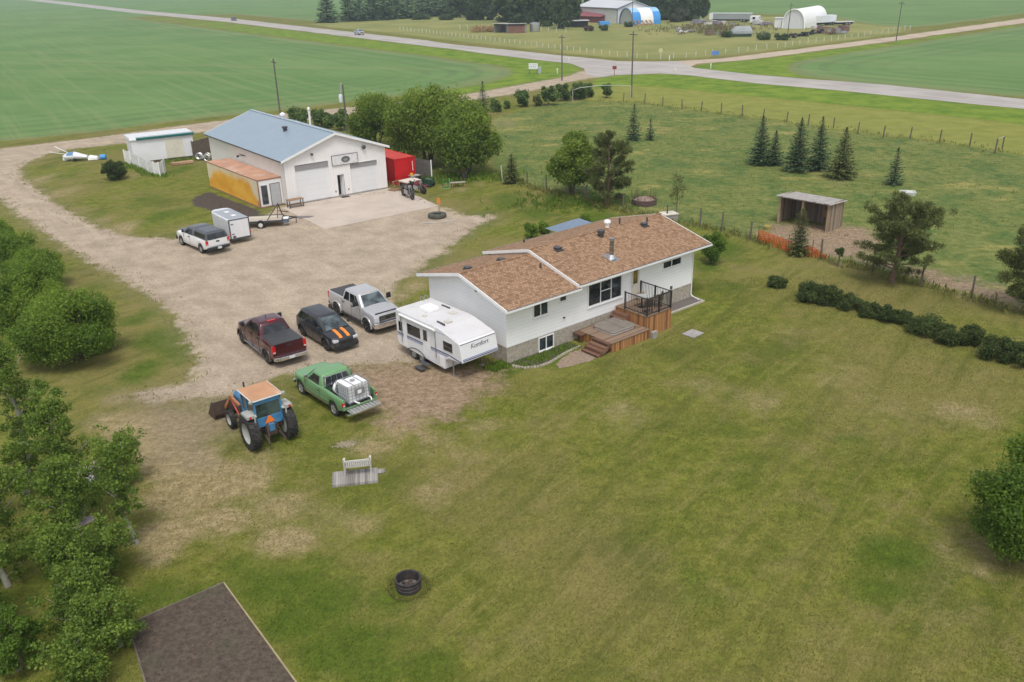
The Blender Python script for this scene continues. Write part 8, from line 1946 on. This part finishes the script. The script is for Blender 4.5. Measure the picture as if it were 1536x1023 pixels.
# old vehicles and scrap in the farmyard
rj = random.Random(12)
def junk(name, label, cat, px, py, w, h, cols, n, seed, group=None):
    t = thing(name, label, cat, G(px, py), rj.uniform(0, 3), group); r = random.Random(seed)
    for k in range(n):
        m_ = MB(); x, y = r.uniform(-w/2, w/2), r.uniform(-2.5, 2.5); a = r.uniform(.5, 1.8); b2 = r.uniform(.3, 1.1); z = r.uniform(.3, h*1.3)
        m_.hexa([(x-a, y-b2, z*.3), (x+a, y-b2*.8, z*.2), (x+a, y+b2, z*.3), (x-a, y+b2, z*.2), (x-a*.9, y-b2, z), (x+a*.8, y-b2*.8, z*.8), (x+a*.9, y+b2, z), (x-a, y+b2*.7, z*.9)]); m_.build('scrap_piece', cols[k % len(cols)], t)
    return t
J1, J2, J3, J4 = pm('dull_white_scrap', (.5, .49, .47), .7, .2, .8), pm('rust_scrap', (.16, .10, .075), .85, .3, .8), pm('grey_scrap', (.25, .25, .26), .7, .2, .8), pm('purple_grey_scrap', (.24, .2, .24), .7)
junk('scrap_row', 'low row of pale scrap sheets in the farm pasture left of the weeds', 'scrap', 1028, 47.5, 11, 1.0, [J1, J3, J4, J1], 10, 1)
junk('scrap_row', 'scatter of rusty and grey scrap in front of the long trailer', 'scrap', 1068, 37, 18, 1.4, [J3, J2, J1, J4], 14, 2)
junk('scrap_row', 'brown scrap pile left of the silvery hopper', 'scrap', 1078, 53, 10, 1.3, [J2, J3, L_dark if False else J2], 9, 3)
junk('scrap_row', 'pinkish scrap between the camper and the dome shed', 'scrap', 1146, 37, 8, 1.4, [J4, J1, J3], 8, 4)
junk('scrap_row', 'white scrap under the corner of the box trailer', 'scrap', 1224, 44, 5, 1.0, [J1, J2], 5, 5)
for k, (px, py, lab) in enumerate(((1186, 57, 'first black tyre pile from the left in the farmyard row'), (1204, 54.5, 'second black tyre pile in the farmyard row'), (1217, 51.5, 'third black tyre pile in the farmyard row'), (1229, 50, 'fourth black tyre pile in the farmyard row'))):
    t = thing('tyre_pile', lab, 'tyre pile', G(px, py), .3*k, 'tyre piles in the farmyard'); r = random.Random(k)
    for j in range(8):
        m_ = MB(); m_.lathe([(.3, -.2), (.6, -.2), (.68, 0), (.6, .2), (.3, .2)], (r.uniform(-1.6, 1.6), r.uniform(-.7, .7), .25+.4*(j % 3)), 'z', 12, cap=False); m_.build('tyre', M_black, t)
for k, (px, py, lab) in enumerate(((1240, 50, 'first rusty machine right of the tyre piles'), (1251, 51, 'second rusty machine right of the tyre piles'), (1258, 50, 'last dark machine at the end of the tyre piles'))): junk('old_machinery', lab, 'machinery', px, py, 4, 1.8, [J2, J3], 5, 20+k, 'old machinery in the farmyard')
tufts('weeds', 'brown weeds growing through the farmyard scrap', [np.array(G(1066, 44))+np.random.default_rng(700+k).normal(size=2)*np.array([9, 13]) for k in range(420)], 5, .95, 71, leaf_mat('brown_weeds', (.085, .075, .035), (.20, .165, .085), .2, .9), .6)
# signs at the crossing
o, a, w = facing(793.3, 806.5, 110.5, 110.5); H = height_at(800, 110.5, 95)
sn = thing('billboard', 'white billboard with dark lettering on two posts at the road corner', 'sign', (*o, 0), a)
m_ = MB(); m_.box(0, w, -.05, .05, .9, H); m_.build('board', pm('billboard_white', (.78, .78, .80), .5, .04, 1), sn)
m_ = MB()
for x in (.1, w-.1): m_.box(x-.06, x+.06, -.04, .07, 0, .899)
m_.build('post', M_post, sn)
m_ = MB()
for r0, zz, hh, n in ((0, .78, .13, 6), (1, .47, .22, 4), (2, .16, .07, 8)):
    for k in range(n):
        x0 = w*.09+w*.82*k/n; z0 = .9+(H-.9)*zz; zh = (H-.9)*hh/2
        m_.box(x0, x0+w*.82/n*.62, -.062, -.051, z0-zh, z0-zh*.4); m_.box(x0, x0+w*.82/n*.22, -.062, -.051, z0-zh*.4, z0+zh)
m_.build('lettering', pm('slate_lettering', (.10, .11, .14), .5), sn)
cbx = thing('utility_box', 'grey blue utility cabinet behind the white billboard', 'cabinet', G(809, 110), .2); m_ = MB(); m_.box(-.4, .4, -.3, .3, 0, 1.3); m_.build('cabinet', pm('grey_green_box', (.33, .38, .36), .6), cbx, bevel=.03)
def small_sign(name, label, px, py, top, mat, w, hh, back=False, round_=False, post_m=None):
    H = height_at(px, py, top); t = thing(name, label, 'sign', G(px, py), .1)
    m_ = MB(); m_.box(-.05, .05, -.02, .05, 0, H); m_.build('post', post_m or M_post, t)
    m_ = MB()
    if round_: m_.lathe([(.02, -.06), (w, -.06), (w, -.03), (.02, -.03)], (0, 0, H-w), 'y', 8)
    else: m_.box(-w, w, -.06, -.03, H-hh, H)
    m_.build('sign_panel', mat, t); return t
M_sred = pm('sign_red', (.22, .03, .04), .5); M_sy = pm('sign_pale_yellow', (.50, .48, .26), .5); M_sb = pm('sign_blue', (.10, .22, .55), .5)
small_sign('road_sign', 'dark red road sign on a post at the crossing', 921.5, 113, 99, M_sred, .42, .6, post_m=M_sred); small_sign('road_sign', 'pale yellowish round sign in the farm fence line', 990.5, 88.5, 72, M_sy, .55, .5, round_=True, post_m=M_wpost); small_sign('road_sign', 'bright blue sign low by the side road fence', 1072.5, 84, 76.5, M_sb, .9, .9)
for px, py, lab in ((853.5, 93.5, 'white delineator post left of the crossing'), (1066, 103, 'white delineator post right of the crossing'), (1004, 90.5, 'small white post under the round sign'), (1013, 110, 'short white post at the bottom kerb of the crossing'), (836, 110.5, 'short white post on the billboard corner near the pole')):
    t = thing('delineator_post', lab, 'post', G(px, py), 0, 'white posts round the crossing'); m_ = MB(); m_.box(-.12, .12, -.04, .04, 0, 1.1); m_.build('post', M_wpost, t); m_ = MB(); m_.box(-.10, .10, -.055, -.041, .75, 1.02); m_.build('reflector', M_white, t)
# ---------------------------------------------------------------- far trees
fs = [(492, 34, 24, 'isolated dark spruce at the left end of the far windbreak'), (524, 32, 16, 'second spruce in the far windbreak'), (541, 31.5, 16, 'third spruce in the far windbreak'), (560, 30.5, 18, 'fourth spruce in the far windbreak'), (578, 30, 17, 'fifth spruce in the far windbreak'), (593, 28, 17, 'sixth spruce in the far windbreak'), (612, 27.5, 18, 'seventh spruce in the far windbreak'), (634, 25, 18, 'eighth spruce in the far windbreak, bluish'), (655, 24.5, 18, 'ninth spruce in the far windbreak'), (672, 25, 15, 'last spruce in the far windbreak before the farmhouse trees')]
protos = []
for k, (px, py, hw, lab) in enumerate(fs):
    H = 15.5+1.5*math.sin(k*2.1); Rb = hw*mpp(px, py)*(.78 if k == 0 else 1.1)
    if k < 4:
        t = conifer('spruce_tree', lab, G(px, py), H, Rb, 300+k, L_spruce, .62, 13, 1.25, 1.5, 'spruces of the far windbreak', low=.02, top_pow=.8); protos.append((t, Rb, H))
    else:
        q, R0, H0 = protos[k % 4]; t = copy_thing(q, G(px, py), k*1.3, lab); t.scale = (Rb/R0, Rb/R0, H/H0)
ft = []
rf_ = np.random.default_rng(9)
grove = [(690, 26, 22), (712, 30, 20), (735, 30, 22), (757, 33, 20), (778, 34, 22), (798, 36, 20), (820, 39, 21), (842, 43, 20), (858, 40, 16), (700, 14, 24), (730, 15, 24), (762, 16, 24), (795, 18, 24), (828, 20, 24), (858, 20, 22), (890, 12, 22), (920, 12, 22), (950, 12, 22), (985, 26, 20), (1000, 30, 18), (1016, 33, 16), (1032, 31, 18), (1048, 30, 18), (975, 14, 22), (1010, 16, 22), (1045, 18, 20)]
words = ['left of the farmhouse wall', 'just left of the farmhouse', 'right of the farmhouse wall', 'above the hay pile', 'above the right small shed', 'above the round grey tank', 'above the corral fence', 'left of the maroon shed', 'beside the blue roof corner of the barn', 'far behind the farmhouse on its left', 'far behind the farmhouse on its right', 'far behind the hay pile', 'far behind the small sheds', 'far behind the corral', 'far behind the maroon shed', 'behind the left part of the white barn', 'behind the middle of the white barn', 'behind the right part of the white barn', 'right of the tarp shelter', 'behind the pale bush right of the tarp shelter', 'above the low scrap row', 'left of the last grove tree', 'last of the grove before the open field', 'far behind the tarp shelter', 'far behind the scrap row', 'far behind the last grove tree']
fp = []
for k, ((px, py, hw), wd_) in enumerate(zip(grove, words)):
    H = 14+3*rf_.random(); Rx = hw*mpp(px, py)*.72; lab = 'dark leafy farm tree '+wd_
    if k < 5:
        t = broadleaf('farm_tree', lab, 'tree', G(px, py), H, Rx, L_far, 11000, .95, 400+k, .2, 1, nb=28, bsize=.40, low=-.14, group='trees around the far farm'); fp.append((t, Rx, H))
    else:
        q, R0, H0 = fp[k % 5]; t = copy_thing(q, G(px, py), k*.9, lab); t.scale = (Rx/R0, Rx/R0, H/H0)
broadleaf('farm_bush', 'pale grey green flowering bush right of the tarp shelter', 'bush', G(1014, 33), 6.0, 4.0, leaf_mat('grey_green_leaves', (.09, .105, .07), (.19, .20, .13)), 4000, .7, 420, .1, 4, nb=12, low=.03, cname='foliage')
for k, (px, py, w_, lab) in enumerate(((630, 29.5, 30, 'clipped dark hedge left part under the far spruces'), (668, 30, 26, 'clipped dark hedge right part by the farmhouse drive'))):
    m = w_*mpp(px, py)*.5; broadleaf('farm_hedge', lab, 'hedge', G(px, py), 2.2, m, L_far, 4500, .6, 430+k, .1, 4, nb=14, bsize=.3, low=.0, cname='foliage', ry=1.5)
for k, (px, py, lab) in enumerate(((905, 46, 'low bush in front of the blue cart'), (882, 46.5, 'reddish low bush under the dark shelter'), (942, 40.5, 'small bush at the barn door'), (1090, 56, 'weedy bush at the left of the silvery hopper'), (1172, 60, 'low weeds left of the leaning pole'), (1146, 60, 'low weeds in the yard below the camper'))):
    broadleaf('farm_bush', lab, 'bush', G(px, py), 1.8, 2.2, L_far if k != 1 else leaf_mat('reddish_leaves', (.09, .05, .05), (.17, .10, .09)), 900, .5, 440+k, .1, 3, nb=7, low=.0, cname='foliage', group='bushes of the far farmyard')
# ================================================================== HAZE, SKY, SUN, CAMERA
SUN_EL, SUN_AZ = 64.0, 176.0      # degrees; azimuth clockwise from +Y (the view direction)
el, az = R(SUN_EL), R(SUN_AZ)
sun_dir = Vector((math.sin(az)*math.cos(el), math.cos(az)*math.cos(el), math.sin(el)))
sl_ = bpy.data.lights.new('sun', 'SUN'); sl_.energy = 1.15; sl_.angle = R(17); sl_.color = (1.0, .965, .92)
so_ = bpy.data.objects.new('sun', sl_); COL.objects.link(so_); so_.rotation_euler = sun_dir.to_track_quat('Z', 'Y').to_euler(); so_.location = (0, 0, 100)
w = bpy.data.worlds.new('World'); sc.world = w; w.use_nodes = True
nt = NT(w.node_tree); bg = w.node_tree.nodes['Background']
sk_ = nt.new('ShaderNodeTexSky', sky_type='NISHITA'); sk_.sun_disc = False; sk_.sun_elevation = el; sk_.sun_rotation = az; sk_.altitude = 600; sk_.air_density = 1.0; sk_.dust_density = 4.0; sk_.ozone_density = 1.0
hs = nt.new('ShaderNodeHueSaturation'); hs.inputs['Saturation'].default_value = .28; nt.put(hs.inputs['Color'], sk_.outputs[0])
nt.put(bg.inputs['Color'], hs.outputs[0]); bg.inputs['Strength'].default_value = .125
# thin summer haze
m_ = MB(); m_.box(-2350, 2350, -240, 2550, -1.0, 21.5); hz_ = m_.build('haze', []); hz_['kind'] = 'stuff'; hz_['label'] = 'thin bluish summer haze over the fields'
hm = bpy.data.materials.new('haze_air'); hm.use_nodes = True; hm.node_tree.nodes.clear()
ho = hm.node_tree.nodes.new('ShaderNodeOutputMaterial'); pv = hm.node_tree.nodes.new('ShaderNodeVolumePrincipled')
pv.inputs['Color'].default_value = (.72, .86, .95, 1); pv.inputs['Density'].default_value = .00026; pv.inputs['Anisotropy'].default_value = .0
hm.node_tree.links.new(pv.outputs[0], ho.inputs['Volume']); hz_.data.materials.append(hm)
cd = bpy.data.cameras.new('camera'); co_ = bpy.data.objects.new('camera', cd); COL.objects.link(co_)
cd.sensor_fit = 'HORIZONTAL'; cd.sensor_width = 36.0; cd.lens = CF/1536*36.0; cd.clip_start = .5; cd.clip_end = 6000
Mc = Matrix((( RT.x, UP.x, -FW.x, 0), (RT.y, UP.y, -FW.y, 0), (RT.z, UP.z, -FW.z, CH), (0, 0, 0, 1)))
co_.matrix_world = Mc
sc.camera = co_
sc.view_settings.view_transform = 'Standard'; sc.view_settings.look = 'None'; sc.view_settings.exposure = 0.66; sc.view_settings.gamma = 1.0
